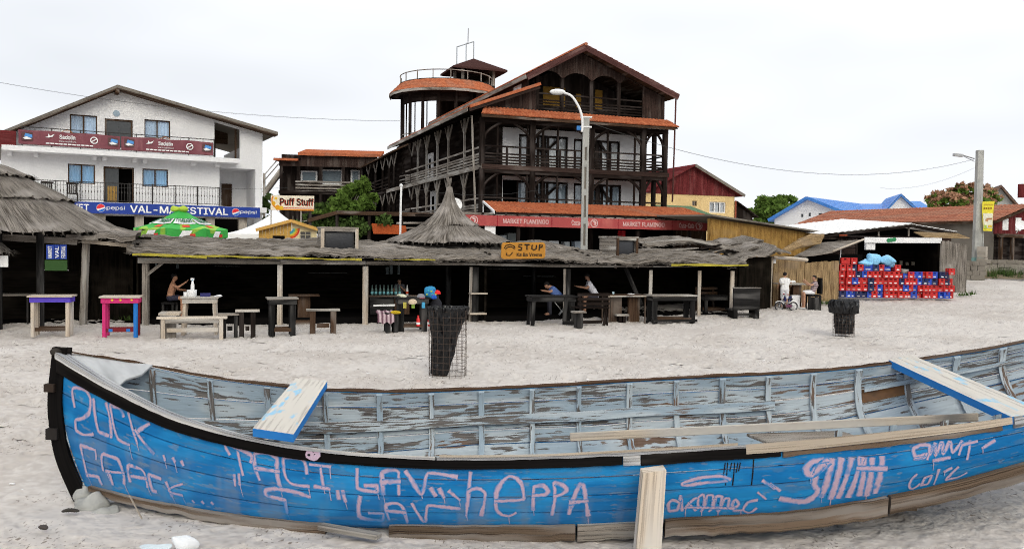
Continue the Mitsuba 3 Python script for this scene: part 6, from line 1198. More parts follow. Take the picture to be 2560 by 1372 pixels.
# frames (ribs)
def rib(s, t0, t1, w=0.05, d=0.045, nt=26):
    t = np.linspace(t0, t1, nt); ds = w / 2 / BL
    a, b = hull_o(np.full(nt, s - ds), t, -0.031), hull_o(np.full(nt, s + ds), t, -0.031)
    c, e = hull_o(np.full(nt, s + ds), t, -0.031 - d), hull_o(np.full(nt, s - ds), t, -0.031 - d)
    ms = [sheet(np.stack([p, q], 1)) for p, q in ((a, b), (b, c), (c, e), (e, a))]
    for k in (0, -1): ms.append((np.array([a[k], b[k], c[k], e[k]]), np.array([[0, 1, 2], [0, 2, 3]]), np.zeros((4, 2))))
    return cat(ms)
RIBS = [380, 525, 668, 812, 948, 1078, 1203, 1330, 1447, 1573, 1690, 1805, 1920, 2032, 2145, 2268, 2390, 2505, 2630]
for i, px in enumerate(RIBS):
    s = s_of(px); part(boat, 'frame', rib(s, 0.52, 0.995, 0.05 + 0.02 * R.random()), 'hull_inner')
    part(boat, 'frame', rib(s, -0.042 if px > 1900 else 0.012, 0.48, 0.055), 'hull_inner')
# inner stringers
part(boat, 'stringer', band(lambda s: 0.792 + 0 * s, 0.845, s_of(300), s_of(672), -0.026, -0.080, 40), 'hull_inner')
part(boat, 'stringer', band(0.798, 0.853, s_of(676), s_of(1935), -0.026, -0.080, 90), 'hull_inner')
part(boat, 'stringer', band(0.83, 0.87, s_of(2160), 0.9, -0.026, -0.080, 40), 'hull_inner')
part(boat, 'bottom_board', box(-2.4, 3.9, 8.1, 8.45, 0.14, 0.165), 'wood_worn')
part(boat, 'bottom_board', box(-2.2, 4.1, 8.47, 8.85, 0.14, 0.165), 'wood_grey')
part(boat, 'bottom_board', box(-2.3, 4.0, 8.87, 9.2, 0.14, 0.165), 'wood_worn')
# lettering sprayed on the side
def spray_fn(p, n, uv):
    e = 1 - dr.abs(uv.y * 2 - 1)
    m = ss(0.0, 0.75, e + 0.55 * (fb(p.x * 45.0, p.z * 45.0, 1.0, 3) - 0.5)) * ss(0.15, 0.55, nz(p.x * 14.0, p.z * 14.0, 3.0) + 0.25) * ss(0.02, 0.34, p.z + 0.16 * nz(p.x * 5.0, p.z * 5.0, 2.0))
    return mx((0.008, 0.172, 0.43), (0.47, 0.335, 0.415), m * 0.92)
prin('spray_pink', mikit.proc(spray_fn), 0.6, 0.2)
prin('spray_black', (0.008, 0.009, 0.014), 0.5, 0.2)
def stroke(st, w):
    """flat ribbon of paint on the skin along (s, t) points"""
    st = np.asarray(st, float); n = len(st)
    if n > 2:
        k = np.arange(n); st = np.stack([PchipInterpolator(k, st[:, i])(np.linspace(0, n - 1, n * 5)) for i in (0, 1)], 1)
    else: st = np.stack([np.linspace(st[0, i], st[-1, i], 6) for i in (0, 1)], 1)
    c = hull_o(st[:, 0], st[:, 1], 0.0035); nn = hull_n(st[:, 0], st[:, 1])
    tg = np.gradient(c, axis=0); tg /= np.linalg.norm(tg, axis=1, keepdims=True) + 1e-9
    sd = np.cross(nn, tg); w = w * (0.62 + 0.76 * meshkit.noise(np.stack([c[:, 0] * 9, c[:, 2] * 9, c[:, 0] * 0 + n], 1)))[:, None]
    c = c.copy(); c[0] -= tg[0] * 0.012; c[-1] += tg[-1] * 0.012
    P = np.stack([c - sd * w / 2, c - sd * w / 6, c + sd * w / 6, c + sd * w / 2], 1)
    uv = np.stack([np.repeat(np.linspace(0, 1, len(c))[:, None], 4, 1), np.repeat(np.array([[0, 1 / 3, 2 / 3, 1.0]]), len(c), 0)], -1)
    return sheet(P, uv)
for wid, strokes in (
    (0.045, [[[0.0195,0.099],[0.0182,0.0626],[0.0229,0.0492],[0.0331,0.0438],[0.0379,0.0615],[0.0362,0.0915],[0.0271,0.1194],[0.0182,0.1345],[0.017,0.1583],[0.0239,0.1613],[0.0363,0.1493]],
        [[0.0413,0.0551],[0.0421,0.1087],[0.044,0.1351],[0.0565,0.1342]],
        [[0.0565,0.1342],[0.0576,0.0904],[0.0544,0.0481]],
        [[0.0714,0.0598],[0.0671,0.0437],[0.0584,0.0469],[0.0601,0.0873],[0.0646,0.1339],[0.0747,0.1369]],
        [[0.0765,0.0441],[0.0792,0.0765],[0.0832,0.1218]],
        [[0.0961,0.0491],[0.0818,0.0959]],
        [[0.0828,0.0855],[0.0904,0.1133],[0.0986,0.1349]],
        [[0.1082,0.1327],[0.1086,0.1444]],
        [[0.117,0.1315],[0.1179,0.14]],
        [[0.1247,0.1343],[0.1255,0.1441]],
        [[0.0331,0.2141],[0.035,0.1905],[0.0187,0.1928],[0.0167,0.2266],[0.014,0.268]],
        [[0.014,0.268],[0.0281,0.2633],[0.0285,0.2808]],
        [[0.0376,0.2388],[0.0443,0.1924],[0.0586,0.1921],[0.0609,0.225],[0.0574,0.2606]],
        [[0.0409,0.2405],[0.0613,0.2291]],
        [[0.0441,0.2422],[0.0429,0.2722]],
        [[0.0655,0.2481],[0.0702,0.1992],[0.0806,0.1989],[0.0848,0.214],[0.0832,0.2512]],
        [[0.0692,0.2317],[0.0844,0.2263]],
        [[0.1,0.2129],[0.0891,0.2103],[0.0872,0.2604],[0.0907,0.2618]],
        [[0.105,0.2213],[0.1062,0.2631]],
        [[0.1206,0.2135],[0.1048,0.2473],[0.1169,0.2554]],
        [[0.1257,0.2692],[0.1263,0.2722]],
        [[0.1349,0.2658],[0.1355,0.2689]],
        [[0.144,0.2626],[0.1446,0.2658]],
        [[0.1677,0.0665],[0.1636,0.0319],[0.1863,0.055],[0.1856,0.0785]],
        [[0.1744,0.0436],[0.1782,0.1313]],
        [[0.1706,0.1406],[0.1701,0.1762]],
        [[0.1748,0.1342],[0.1744,0.1698]],
        [[0.1919,0.1377],[0.1882,0.0532],[0.1979,0.0333],[0.207,0.049],[0.2069,0.0962],[0.2085,0.1527]],
        [[0.1893,0.0984],[0.2082,0.0952]],
        [[0.231,0.0863],[0.2285,0.0429],[0.2209,0.0331],[0.2121,0.0452],[0.2132,0.1036],[0.2191,0.1364],[0.2317,0.1386]],
        [[0.2336,0.0518],[0.2491,0.0529]],
        [[0.2417,0.0565],[0.2437,0.133]],
        [[0.2368,0.1362],[0.248,0.1409]],
        [[0.2308,0.1809],[0.2185,0.1651],[0.2056,0.1641],[0.1953,0.181],[0.1954,0.1934],[0.2107,0.2053]],
        [[0.2107,0.2053],[0.21,0.2591]]]),
    (0.049, [[[0.2546,0.1478],[0.2548,0.1774]],
        [[0.2585,0.1463],[0.2598,0.1877]],
        [[0.2704,0.0538],[0.2701,0.1304],[0.2857,0.1409],[0.2854,0.1143],[0.2762,0.1168]],
        [[0.2899,0.1491],[0.2893,0.0618],[0.2978,0.0486],[0.302,0.0588],[0.3017,0.147]],
        [[0.2903,0.0987],[0.3026,0.0932]],
        [[0.3073,0.052],[0.3116,0.0855],[0.3188,0.1443],[0.3211,0.1135],[0.3243,0.0543],[0.3453,0.0695]],
        [[0.3263,0.1188],[0.3293,0.1492]],
        [[0.3326,0.1211],[0.3356,0.155]],
        [[0.34,0.1297],[0.3471,0.1672]],
        [[0.2718,0.1656],[0.2689,0.2555],[0.286,0.2735],[0.2882,0.2387],[0.2772,0.2371]],
        [[0.2918,0.266],[0.2908,0.1989],[0.299,0.1881],[0.304,0.2102],[0.3056,0.2793]],
        [[0.2918,0.2249],[0.3047,0.2302]],
        [[0.3114,0.1896],[0.3144,0.2292],[0.3193,0.2785],[0.3223,0.2081],[0.3236,0.1948],[0.3467,0.2101]],
        [[0.3557,0.0521],[0.3541,0.1418],[0.3517,0.2412]],
        [[0.3546,0.1294],[0.3609,0.1173],[0.3666,0.1421],[0.3654,0.1868],[0.3629,0.2412]],
        [[0.3743,0.1741],[0.3952,0.1658],[0.3942,0.1131],[0.39,0.0772],[0.3848,0.0681],[0.3786,0.094],[0.3749,0.1425],[0.3742,0.2004],[0.3782,0.2381],[0.3835,0.2454],[0.3888,0.2317]],
        [[0.402,0.2155],[0.4025,0.1138],[0.4087,0.1085],[0.4129,0.1332],[0.4098,0.1482],[0.4025,0.1506]],
        [[0.4161,0.2409],[0.4181,0.1525],[0.4175,0.0979],[0.4242,0.1109],[0.4268,0.1294],[0.4232,0.1471],[0.4181,0.1556]],
        [[0.4287,0.2389],[0.4316,0.1734],[0.4366,0.1074],[0.4387,0.1137],[0.4409,0.1689],[0.4429,0.2481]],
        [[0.4296,0.1859],[0.442,0.1817]]]),
    (0.038, [[[0.5466,0.1252],[0.5384,0.1091],[0.5291,0.1092],[0.5199,0.116],[0.5113,0.1332],[0.5154,0.1403],[0.5293,0.1329],[0.5444,0.1312]],
        [[0.5098,0.215],[0.5056,0.2034],[0.5025,0.2192],[0.504,0.2548],[0.5093,0.2535],[0.5105,0.2191],[0.5109,0.1823],[0.5132,0.2552]],
        [[0.5156,0.2444],[0.5192,0.2151],[0.5225,0.2014]],
        [[0.5175,0.222],[0.523,0.2591]],
        [[0.5251,0.2481],[0.5242,0.202],[0.5275,0.1849],[0.5294,0.2264],[0.5278,0.265]],
        [[0.5297,0.2419],[0.5311,0.1898],[0.5346,0.191],[0.536,0.2364],[0.5338,0.2671]],
        [[0.5362,0.2442],[0.5382,0.1959],[0.5418,0.2008],[0.5421,0.2462],[0.5403,0.2693]],
        [[0.5427,0.2464],[0.5443,0.209],[0.5472,0.2099],[0.5475,0.2479],[0.5513,0.261],[0.5549,0.2389],[0.5521,0.219],[0.5502,0.2411],[0.5527,0.2695],[0.5575,0.2711]],
        [[0.5681,0.2263],[0.5618,0.2337],[0.5592,0.2677],[0.5639,0.2856],[0.5687,0.2674]],
        [[0.5168,0.2433],[0.5477,0.2574]],
        [[0.5686,0.192],[0.5745,0.2215]],
        [[0.5713,0.1408],[0.58,0.1755]],
        [[0.5773,0.157],[0.5843,0.1882]],
        [[0.6853,0.1222],[0.6914,0.1242],[0.6943,0.108]],
        [[0.6925,0.1101],[0.6864,0.1158],[0.6838,0.0807],[0.69,0.0619],[0.6967,0.073],[0.6954,0.1319]],
        [[0.6954,0.1319],[0.7011,0.0619],[0.7012,0.1223],[0.7063,0.0603],[0.7074,0.1209],[0.7125,0.0641],[0.7149,0.1211],[0.7223,0.0694],[0.7202,0.1353]],
        [[0.7286,0.0797],[0.7275,0.1705]],
        [[0.7229,0.0913],[0.734,0.0856]],
        [[0.741,0.1212],[0.7493,0.0972],[0.7392,0.1274]],
        [[0.7004,0.1465],[0.7128,0.1445]],
        [[0.6883,0.2034],[0.6846,0.2492],[0.6882,0.2812],[0.693,0.263]],
        [[0.6961,0.2304],[0.6952,0.2718],[0.6999,0.2721],[0.7012,0.2245],[0.6961,0.2304]],
        [[0.7058,0.2007],[0.7056,0.2798]],
        [[0.7212,0.21],[0.7148,0.2693],[0.7227,0.2742],[0.7301,0.2588]],
        [[0.7111,0.217],[0.7157,0.2061]]]),
    (0.07, [[[0.619,0.0761],[0.6084,0.0764],[0.6032,0.106],[0.6064,0.1312],[0.6157,0.0871]],
        [[0.619,0.0826],[0.6105,0.1338],[0.61,0.175],[0.6134,0.2064],[0.6104,0.2377],[0.6044,0.2523],[0.5858,0.2253]],
        [[0.6225,0.0782],[0.6171,0.2394]],
        [[0.6291,0.0791],[0.6247,0.2543]],
        [[0.6368,0.0842],[0.6302,0.2557]],
        [[0.644,0.0859],[0.6382,0.2602]],
        [[0.6464,0.091],[0.6467,0.2616]],
        [[0.6524,0.0954],[0.6524,0.2684]],
        [[0.6602,0.0944],[0.6589,0.2637]],
        [[0.6419,0.1289],[0.6638,0.1489]]]),
):
    for st in strokes:
        part(boat, 'spray_stroke', stroke(st, wid), 'spray_pink')
        lo_ = max(st, key=lambda q: q[1])
        if R.random() < 0.4: part(boat, 'spray_drip', stroke([[lo_[0], lo_[1]], [lo_[0] + 0.0006, min(0.29, lo_[1] + 0.015 + 0.03 * R.random())]], 0.012), 'spray_pink')
_hs = np.array([[0.2308,0.015],[0.2318,0.0],[0.2347,0.0],[0.2369,0.0055],[0.2388,0.0],[0.2424,0.0],[0.2426,0.0172],[0.2403,0.0302],[0.2378,0.0357],[0.2341,0.0324],[0.2315,0.0263],[0.2308,0.015]])
_hc = hull_o(_hs[:, 0], _hs[:, 1], 0.042); _hm = _hc.mean(0)
part(boat, 'spray_heart', (np.vstack([_hm[None], _hc]), np.array([[0, k, k + 1] for k in range(1, len(_hc))]), np.full((len(_hc) + 1, 2), 0.5)), 'spray_pink')
for d in (-0.028, 0.028): part(boat, 'spray_eye', ball(_hm + [d, -0.002, 0.0], 0.014, 1, (1, 0.15, 0.8)), 'spray_black')
for s, a, b in ((0.5429, 0.0598, 0.104), (0.5447, 0.0604, 0.1451), (0.5476, 0.0614, 0.0859), (0.5499, 0.0622, 0.1469), (0.5522, 0.063, 0.094), (0.554, 0.0636, 0.0881), (0.5639, 0.0544, 0.1505)): part(boat, 'paint_drip', stroke([[s, a], [s - 0.001, b]], 0.010), 'spray_black')

# ------------------------------------------------------------------ on and around the boat
def yat(f, y): return f
def chamfer_box(size, c=0.006):
    x, y, z = np.asarray(size) / 2; p = []
    for sx in (-1, 1):
        for sy in (-1, 1):
            for sz in (-1, 1): p += [[sx * (x - c), sy * (y - c), sz * z], [sx * (x - c), sy * y, sz * (z - c)], [sx * x, sy * (y - c), sz * (z - c)]]
    m = m3.Manifold.hull_points(np.array(p)); q = m.to_mesh(); v, f = np.asarray(q.vert_properties)[:, :3].astype(float), np.asarray(q.tri_verts).astype(int)
    V = v[f].reshape(-1, 3); k = int(np.argmax(size)); o = [i for i in range(3) if i != k]; off = R.random(2) * 40
    return V, np.arange(len(V)).reshape(-1, 3), np.stack([V[:, k] + off[0], V[:, o[0]] + V[:, o[1]] + off[1]], 1)
def plank(p, q, w, h, c=0.006, roll=0.0):
    """chamfered board from p to q (centre line), w across, h thick"""
    p, q = np.asarray(p, float), np.asarray(q, float); L = np.linalg.norm(q - p); d = (q - p) / L; s = np.cross(d, [0, 0, 1.0]); s /= np.linalg.norm(s); u = np.cross(s, d)
    s, u = s * math.cos(roll) + u * math.sin(roll), u * math.cos(roll) - s * math.sin(roll); m = chamfer_box((L, w, h), c)
    return m[0] @ np.array([d, s, u]) + (p + q) / 2, m[1], m[2]
def painted_fn(p, n, uv):
    g = fb(uv.x * 2.0, uv.y * 40.0, 1.0, 3); w = fb(uv.x * 3.0, uv.y * 9.0, 5.0, 3)
    top = mx((0.53, 0.50, 0.45), (0.38, 0.35, 0.31), ss(0.5, 0.8, g)); top = mx(top, (0.16, 0.45, 0.68), ss(0.60, 0.70, fb(uv.x * 7.0, uv.y * 16.0, 5.0, 3) * 0.6 + w * 0.4) * 0.75)
    side = mx((0.010, 0.13, 0.42), (0.025, 0.19, 0.50), w)
    return mx(side, top, ss(0.6, 0.8, n.z))
prin('thwart_paint', mikit.proc(painted_fn), 0.6, 0.2)
for (na, nb, fa, fb_), lab in ((((632, 1070), (734, 1085), (739.5, 944.6), (818, 952)), 'thick pale plank with bright blue edges lying across the boat near its black bow'), (((2528, 1041), (2628, 1032), (2222, 899), (2277, 886)), 'long pale plank with bright blue edges lying slantwise across the boat at its far end')):
    s_ = s_n((na[0] + nb[0]) / 2); yn = hull(s_, 0.0)[1] - 0.06; yf = hull(s_of((fa[0] + fb_[0]) / 2), 1.0)[1] + 0.05
    A, B, Cc, D = at(*na, yn), at(*nb, yn + 0.02), at(*fb_, yf), at(*fa, yf); t = np.array([0, 0, 0.075])
    c8 = [A - t, A, D - t, D, B - t, B, Cc - t, Cc]; solo('boat_plank', lab, 'plank', hexa(c8), 'thwart_paint')
# loose batten inside the boat, rusty sheet, frame heads by the near gunwale
ba, bb = at(1425, 1092, 8.55), at(2445, 1042, 8.75); solo('loose_batten', 'long pale loose batten lying inside the boat above the bottom boards', 'batten', plank(ba, bb, 0.03, 0.085), 'wood_pale')
diff('rust', plaster((0.19, 0.10, 0.05), (0.10, 0.07, 0.055), 7.0))
part(boat, 'rusty_patch', band(0.765, 0.842, s_of(2150), s_of(2262), -0.033, -0.008, 12, 0.02), 'rust', label='rusty brown patch inside the hull')
part(boat, 'knee', hexa([(np.array(at(2245, 945, 9.55)) + [0.32 * (1 if i & 4 else 0), 0.10 * (1 if i & 2 else 0) - 0.3 * (1 if not i & 4 else 0) * 0, (0.05 if i & 1 else -0.02) - (0.10 if i & 4 else 0)]).tolist() for i in range(8)]), 'hull_inner')
part(boat, 'inner_shelf', plank(at(1900, 1100, 8.3), at(2140, 1092, 8.6), 0.5, 0.03), 'wood_grey')
wp_ = at(1633, 1172, 7.28); solo('timber_stake', 'pale square timber stake propping the blue side of the boat', 'stake', hexa([[wp_[0] + (0.098 if i & 4 else -0.098) * (1 if i & 1 else 1.12) - (0 if i & 1 else 0.06), wp_[1] + (0.085 if i & 2 else -0.085) - (0 if i & 1 else 0.03), wp_[2] + 0.015 * (1 if i & 4 else -1) if i & 1 else -0.25] for i in range(8)]), 'wood_pale')
# rubbish and sticks on the sand
def bits(name, lab, cat_, px, py, r, col, k=(1, 0.8, 0.5), seed=0):
    p = gpt(px, py); solo(name, lab, cat_, jitter(ball([p[0], p[1], p[2] + r * 0.25], r, 2, k), r * 0.45, 9 / max(r * 10, 1), seed), 'paint_rough', color=col)
bits('plastic_bag', 'crumpled white plastic bag on the sand in front of the boat below its bow lettering', 'plastic bag', 462, 1366, 0.10, (0.70, 0.72, 0.74), (1.3, 0.8, 0.6), 1); bits('plastic_scrap', 'flat pale blue plastic scrap on the sand beside the crumpled white bag', 'plastic scrap', 385, 1372, 0.08, (0.55, 0.62, 0.66), (1.6, 0.8, 0.2), 2)
bits('dark_stone', 'dark stone half buried in the sand in front of the bow stem', 'stone', 110, 1322, 0.045, (0.06, 0.05, 0.045), seed=3); bits('foam_lump', 'white foam lump lying on the sand under the far end of the boat', 'foam', 2505, 1232, 0.13, (0.66, 0.66, 0.64), (1.1, 0.6, 0.5), 4)
bits('charred_stick', 'small charred stick on the sand beside the forefoot of the boat', 'stick', 175, 1280, 0.04, (0.04, 0.035, 0.03), (2.4, 0.7, 0.5), 5)
p, q = gpt(800, 1328), gpt(920, 1348); solo('driftwood_board', 'weathered driftwood board lying in the sand against the bottom of the boat', 'board', plank(p + [0, 0, 0.05], q + [0.1, 0, 0.03], 0.10, 0.045), 'wood_grey')
p, q = gpt(330, 1265), gpt(366, 1292); solo('thin_stick', 'thin pale stick leaning on the sand by the forefoot of the boat', 'stick', rod(p + [0, -0.05, 0.12], q + [0, -0.1, 0.02], 0.008, 6), 'wood_pale')
rng = np.random.default_rng(77); ms = []
for _ in range(170):
    x, y = (rng.random() - 0.5) * 26, 5.2 + 20 * rng.random() ** 1.5
    if abs(y - 8.6) < 1.9 and -5 < x < 8: continue
    r = 0.008 + 0.018 * rng.random(); ms.append(jitter(ball([x, y, float(sand_h(np.array(x), np.array(y))) + r * 0.3], r, 1, (1.4, 1, 0.4)), r * 0.4, 30, int(rng.random() * 99)))
setting('shell_litter', cat(ms), 'flat_white', kind='stuff', label='scattered pale shells and scraps on the sand')
# ------------------------------------------------------------------ litter bins: wire cage with a black bag
def bag_fn(p, n, uv): return fb(p.x * 9.0, p.y * 9.0, p.z * 3.0, 3) * 0.06
prin('bag_black', (0.010, 0.010, 0.011), 0.22, 0.35, mikit.proc(bag_fn, 0.004), 2.0)
def bin_(lab, c, r, h, prof, lean, seed, wires=True):
    t = thing('litter_bin', lab, 'litter bin'); n = 18; col = (0.07, 0.05, 0.04)
    for k in range(n): a = 2 * math.pi * k / n; o = np.array([r * math.cos(a), r * math.sin(a), 0]); part(t, 'upright_wire', rod(c + o + [0, 0, -0.1], c + o * (1 + 0.04 * R.normal()) + [0, 0, h], 0.0045, 4), 'paint_rough', color=col)
    for z in np.linspace(0.05, h, 11): a = np.linspace(0, 2 * math.pi, 33); part(t, 'ring_wire', tube(np.stack([c[0] + r * np.cos(a), c[1] + r * np.sin(a), c[2] + z + 0 * a], 1), 0.0045, 4, False), 'paint_rough', color=col)
    a = np.linspace(0, 2 * math.pi, 121); P = []
    for k, (rr, z) in enumerate(prof):
        f = meshkit.fbm(np.stack([np.cos(a) * 2.6, np.sin(a) * 2.6, a * 0 + z * 1.6 + seed], -1), 3) - 0.5; fine = np.abs(meshkit.fbm(np.stack([np.cos(a) * 6, np.sin(a) * 6, a * 0 + z * 2.2 + seed], -1), 3) - 0.5) * 2.2 - 0.35
        R_ = rr * (1 + 0.30 * f + 0.24 * fine); P.append(np.stack([c[0] + lean[0] * (1 - z / h) + R_ * np.cos(a), c[1] + lean[1] * (1 - z / h) + R_ * np.sin(a), c[2] + z + 0.05 * f], -1))
    part(t, 'black_bag', sheet(np.array(P), flip=True), 'bag_black', True); return t
def dense(prof, n=44):
    p = np.array(prof); k = np.linspace(0, len(p) - 1, n); return np.stack([PchipInterpolator(np.arange(len(p)), p[:, i])(k) for i in (0, 1)], 1)
c = gpt(1119, 940); bin_('tall wire litter bin with a slumped black bag standing behind the middle of the boat', c, 0.37, 1.32, dense([(0.02, 0.02), (0.15, 0.03), (0.20, 0.25), (0.24, 0.6), (0.30, 0.95), (0.37, 1.20), (0.40, 1.36), (0.395, 1.40), (0.36, 1.33), (0.2, 1.15), (0.02, 1.1)]), (-0.16, 0), 2)
c = gpt(2109, 836); bin_('wire litter bin with black bag bulging over its rim on open sand near the crates', c, 0.32, 1.05, dense([(0.02, 0.02), (0.25, 0.03), (0.29, 0.3), (0.30, 0.62), (0.34, 0.66), (0.44, 0.70), (0.46, 0.85), (0.44, 1.02), (0.40, 1.10), (0.35, 1.06), (0.02, 0.95)]), (0, 0), 8)
# ------------------------------------------------------------------ bar furniture
PUR, PNK, BLU, RED = (0.09, 0.055, 0.42), (0.52, 0.03, 0.15), (0.02, 0.16, 0.50), (0.16, 0.015, 0.02)
def leg_table(lab, px0, px1, pyb, pyt, deg=16, depth=0.62, top='wood_grey', leg='wood_grey', lw=0.09, apron=True, stretch=True, splay=0.0, cat_='table', name='bar_table', acol=None, lcol=None, boards_=3, rcol=None):
    """table with four legs standing between two columns of the photograph, its front feet at row pyb, top at row pyt"""
    g0, g1 = gpt(px0, pyb), gpt(px1, pyb + (px1 - px0) * 0.0); F = Frame(g0[:2], deg); w = max(0.3, np.linalg.norm((g1 - g0)[:2]) * (1 - 0.03)); zb = float(gz(*g0[:2])) - 0.08; zt = at(px0, pyt, g0[1])[2]
    t = thing(name, lab, cat_)
    for k in range(boards_):
        a, b = -0.05 + (depth + 0.1) * k / boards_ + 0.004, -0.05 + (depth + 0.1) * (k + 1) / boards_ - 0.004; part(t, 'top_board', F.box(-0.04 - 0.01 * R.random(), w + 0.04 + 0.01 * R.random(), a, b, zt - 0.045, zt), top)
    def col(m, nm, c): part(t, nm, m, 'paint_rough' if c else leg, color=c)
    if apron:
        for v in (0.0, depth - 0.03): col(F.box(0.0, w, v, v + 0.03, zt - 0.19, zt - 0.05), 'apron', acol)
        for u in (0.0, w - 0.03): col(F.box(u, u + 0.03, 0.032, depth - 0.032, zt - 0.19, zt - 0.05), 'apron', acol)
    for i, (u, v) in enumerate(((0.035, 0.035), (w - lw - 0.035, 0.035), (0.035, depth - lw - 0.035), (w - lw - 0.035, depth - lw - 0.035))):
        su_ = splay * (-1 if u < w / 2 else 1); c_ = lcol[i] if lcol else None
        col(beam(F(u + lw / 2 + su_, v + lw / 2, zb), F(u + lw / 2, v + lw / 2, zt - 0.05), lw, lw), 'leg', c_)
    if stretch:
        for v in (0.05, depth - 0.1): part(t, 'stretcher', F.box(0.13, w - 0.13, v, v + 0.04, zb + 0.16, zb + 0.26), 'wood_brown' if not rcol else 'paint_rough', color=rcol)
    return t, F, w, zt, zb
leg_table('bar table with purple painted apron and pale wooden legs before the round hut', 73, 175, 836, 739, acol=PUR, top='wood_pale', leg='wood_pale')
t, F, w, zt, zb = leg_table('bright pink bar table with one blue leg and yellow flowers before the door bay', 252, 346, 838, 741, acol=PNK, top='wood_pale', lcol=[PNK, BLU, PNK, RED], rcol=RED, boards_=2)
for u in (0.3, 0.52, 0.82): part(t, 'painted_flower', ball(F(u * w, -0.012, zt - 0.10), 0.035, 1, (1, 0.2, 0.8)), 'paint_rough', color=(0.7, 0.55, 0.03))
for u in (0.25, 0.72): part(t, 'blue_patch', F.box(u * w - 0.05, u * w + 0.05, 0.04, 0.05, zb + 0.17, zb + 0.25), 'paint_rough', color=BLU)
t, F, w, zt, zb = leg_table('pale wooden bar table with a tilted top carrying bottles behind the pale corner bench', 455, 543, 832, 742, top='wood_grey', leg='wood_pale', splay=0.06, stretch=False)
TB1 = (F, w, zt)
def bench(lab, px0, px1, pyb, pyt, deg=16, depth=0.3, mat='wood_pale', slab=True, leg='wood_pale', lw=0.1, cat_='bench', name='bench'):
    g0, g1 = gpt(px0, pyb), gpt(px1, pyb); F = Frame(g0[:2], deg); w = max(0.25, np.linalg.norm((g1 - g0)[:2]) * 0.97); zb = float(gz(*g0[:2])) - 0.1; zt = at(px0, pyt, g0[1])[2]; t = thing(name, lab, cat_)
    part(t, 'seat', F.box(-0.05, w + 0.05, 0, depth, zt - 0.055, zt), mat)
    for u in (0.06, w - 0.06 - lw):
        if slab: part(t, 'leg', F.box(u, u + lw, 0.03, depth - 0.03, zb, zt - 0.055), leg)
        else:
            for v in (0.02, depth - 0.08): part(t, 'leg', F.box(u, u + 0.06, v, v + 0.06, zb, zt - 0.055), leg)
    part(t, 'stretcher', F.box(0.1 + lw, w - 0.1 - lw, depth * 0.4, depth * 0.4 + 0.04, zb + 0.22, zb + 0.34), leg); return t, F, w, zt, zb
t, F, w, zt, zb = bench('pale corner bench with a short side seat in front of the tilted table', 396, 565, 843, 793)
part(t, 'side_seat', F.box(-0.05, 0.5, 0.35, 1.15, zt + 0.02, zt + 0.08), 'wood_pale'); part(t, 'side_leg', F.box(0.0, 0.42, 0.34, 0.42, zb, zt + 0.015), 'wood_grey'); part(t, 'front_rail', F.box(0.17, w - 0.17, 0.0, 0.04, zt - 0.17, zt - 0.06), 'wood_grey')
bench('low dark stool with a grey top beside the pale corner bench', 549, 600, 838, 784, mat='wood_grey', leg='wood_black'); bench('small stool with pale top and notched dark legs next to the black high table', 592, 645, 838, 775, mat='wood_pale', leg='wood_dark', lw=0.13)
leg_table('black high table with a grey top before the second bar post', 672, 744, 837, 745, leg='wood_black', lw=0.13, top='wood_grey', deg=20); bench('low dark brown bench with thick plank legs beside the black high table', 770, 848, 830, 773, mat='wood_grey', leg='wood_brown', lw=0.16)
def pedestal(lab, px, pyb, pyt, w, mat='wood_brown', top=None, deg=16, pw=0.4):
    g = gpt(px, pyb); F = Frame(g[:2], deg); zt = at(px, pyt, g[1])[2]; zb = float(gz(*g[:2])); t = thing('pedestal_table', lab, 'table')
    part(t, 'top', F.box(-w / 2, w / 2, -0.1, 0.6, zt - 0.05, zt), top or mat); part(t, 'pedestal', F.box(-pw / 2, pw / 2, 0.1, 0.4, zb - 0.1, zt - 0.05), mat); part(t, 'foot', F.box(-pw / 2 - 0.08, pw / 2 + 0.08, 0.02, 0.48, zb - 0.1, zb + 0.08), mat); return F, zt
pedestal('brown pedestal table inside the bar behind the black high table', 760, 806, 737, 1.0, 'wood_brown')
leg_table('dark narrow table at the frame edge beside the purple topped table', -30, 72, 812, 736, leg='wood_black', top='wood_grey', lw=0.04, apron=False, stretch=False)
# table heaped with bags and hats
t, F, w, zt, zb = leg_table('black table heaped with bags and hats beside the tall litter bin', 995, 1075, 826, 744, leg='wood_black', top='wood_black', lw=0.16); TB2 = (F, w, zt)
def lump(name, lab, cat_, c, r, k, col, seed=0, a=0.35, mat='paint_rough'): return solo(name, lab, cat_, jitter(ball(c, r, 3, k), r * a, 3.2 / r * 0.25, seed), mat, True, color=col)
def cap(lab, c, r, col, col2, az):
    t = thing('sun_hat', lab, 'hat'); part(t, 'crown', lathe([(r, 0), (r * 0.95, r * 0.4), (r * 0.6, r * 0.8), (0.01, r * 0.9)], c, 16), 'paint_rough', True, color=col); b = np.array([math.cos(az), math.sin(az), -0.15]) * r * 0.9
    part(t, 'brim', ball(np.asarray(c) + b, r * 0.75, 2, (1, 1, 0.12)), 'paint_rough', color=col2)
cap('tan sun hat hanging over the edge of the table heaped with bags', F(0.42, -0.14, zt - 0.16), 0.14, (0.52, 0.42, 0.30), (0.52, 0.42, 0.30), -1.5); cap('grey cap with a pink brim on the table heaped with bags', F(0.72, 0.1, zt + 0.0), 0.13, (0.20, 0.20, 0.22), (0.42, 0.10, 0.14), -1.2); cap('bright red cap on top of the dark jacket by the tall litter bin', F(1.22, 0.2, zt + 0.10), 0.14, (0.60, 0.02, 0.02), (0.55, 0.02, 0.02), -2.5)
lump('beach_bag', 'blue and turquoise patterned beach bag on the table heaped with bags', 'bag', F(1.02, 0.25, zt + 0.14), 0.22, (1.0, 0.7, 0.8), (0.03, 0.22, 0.42), 3)
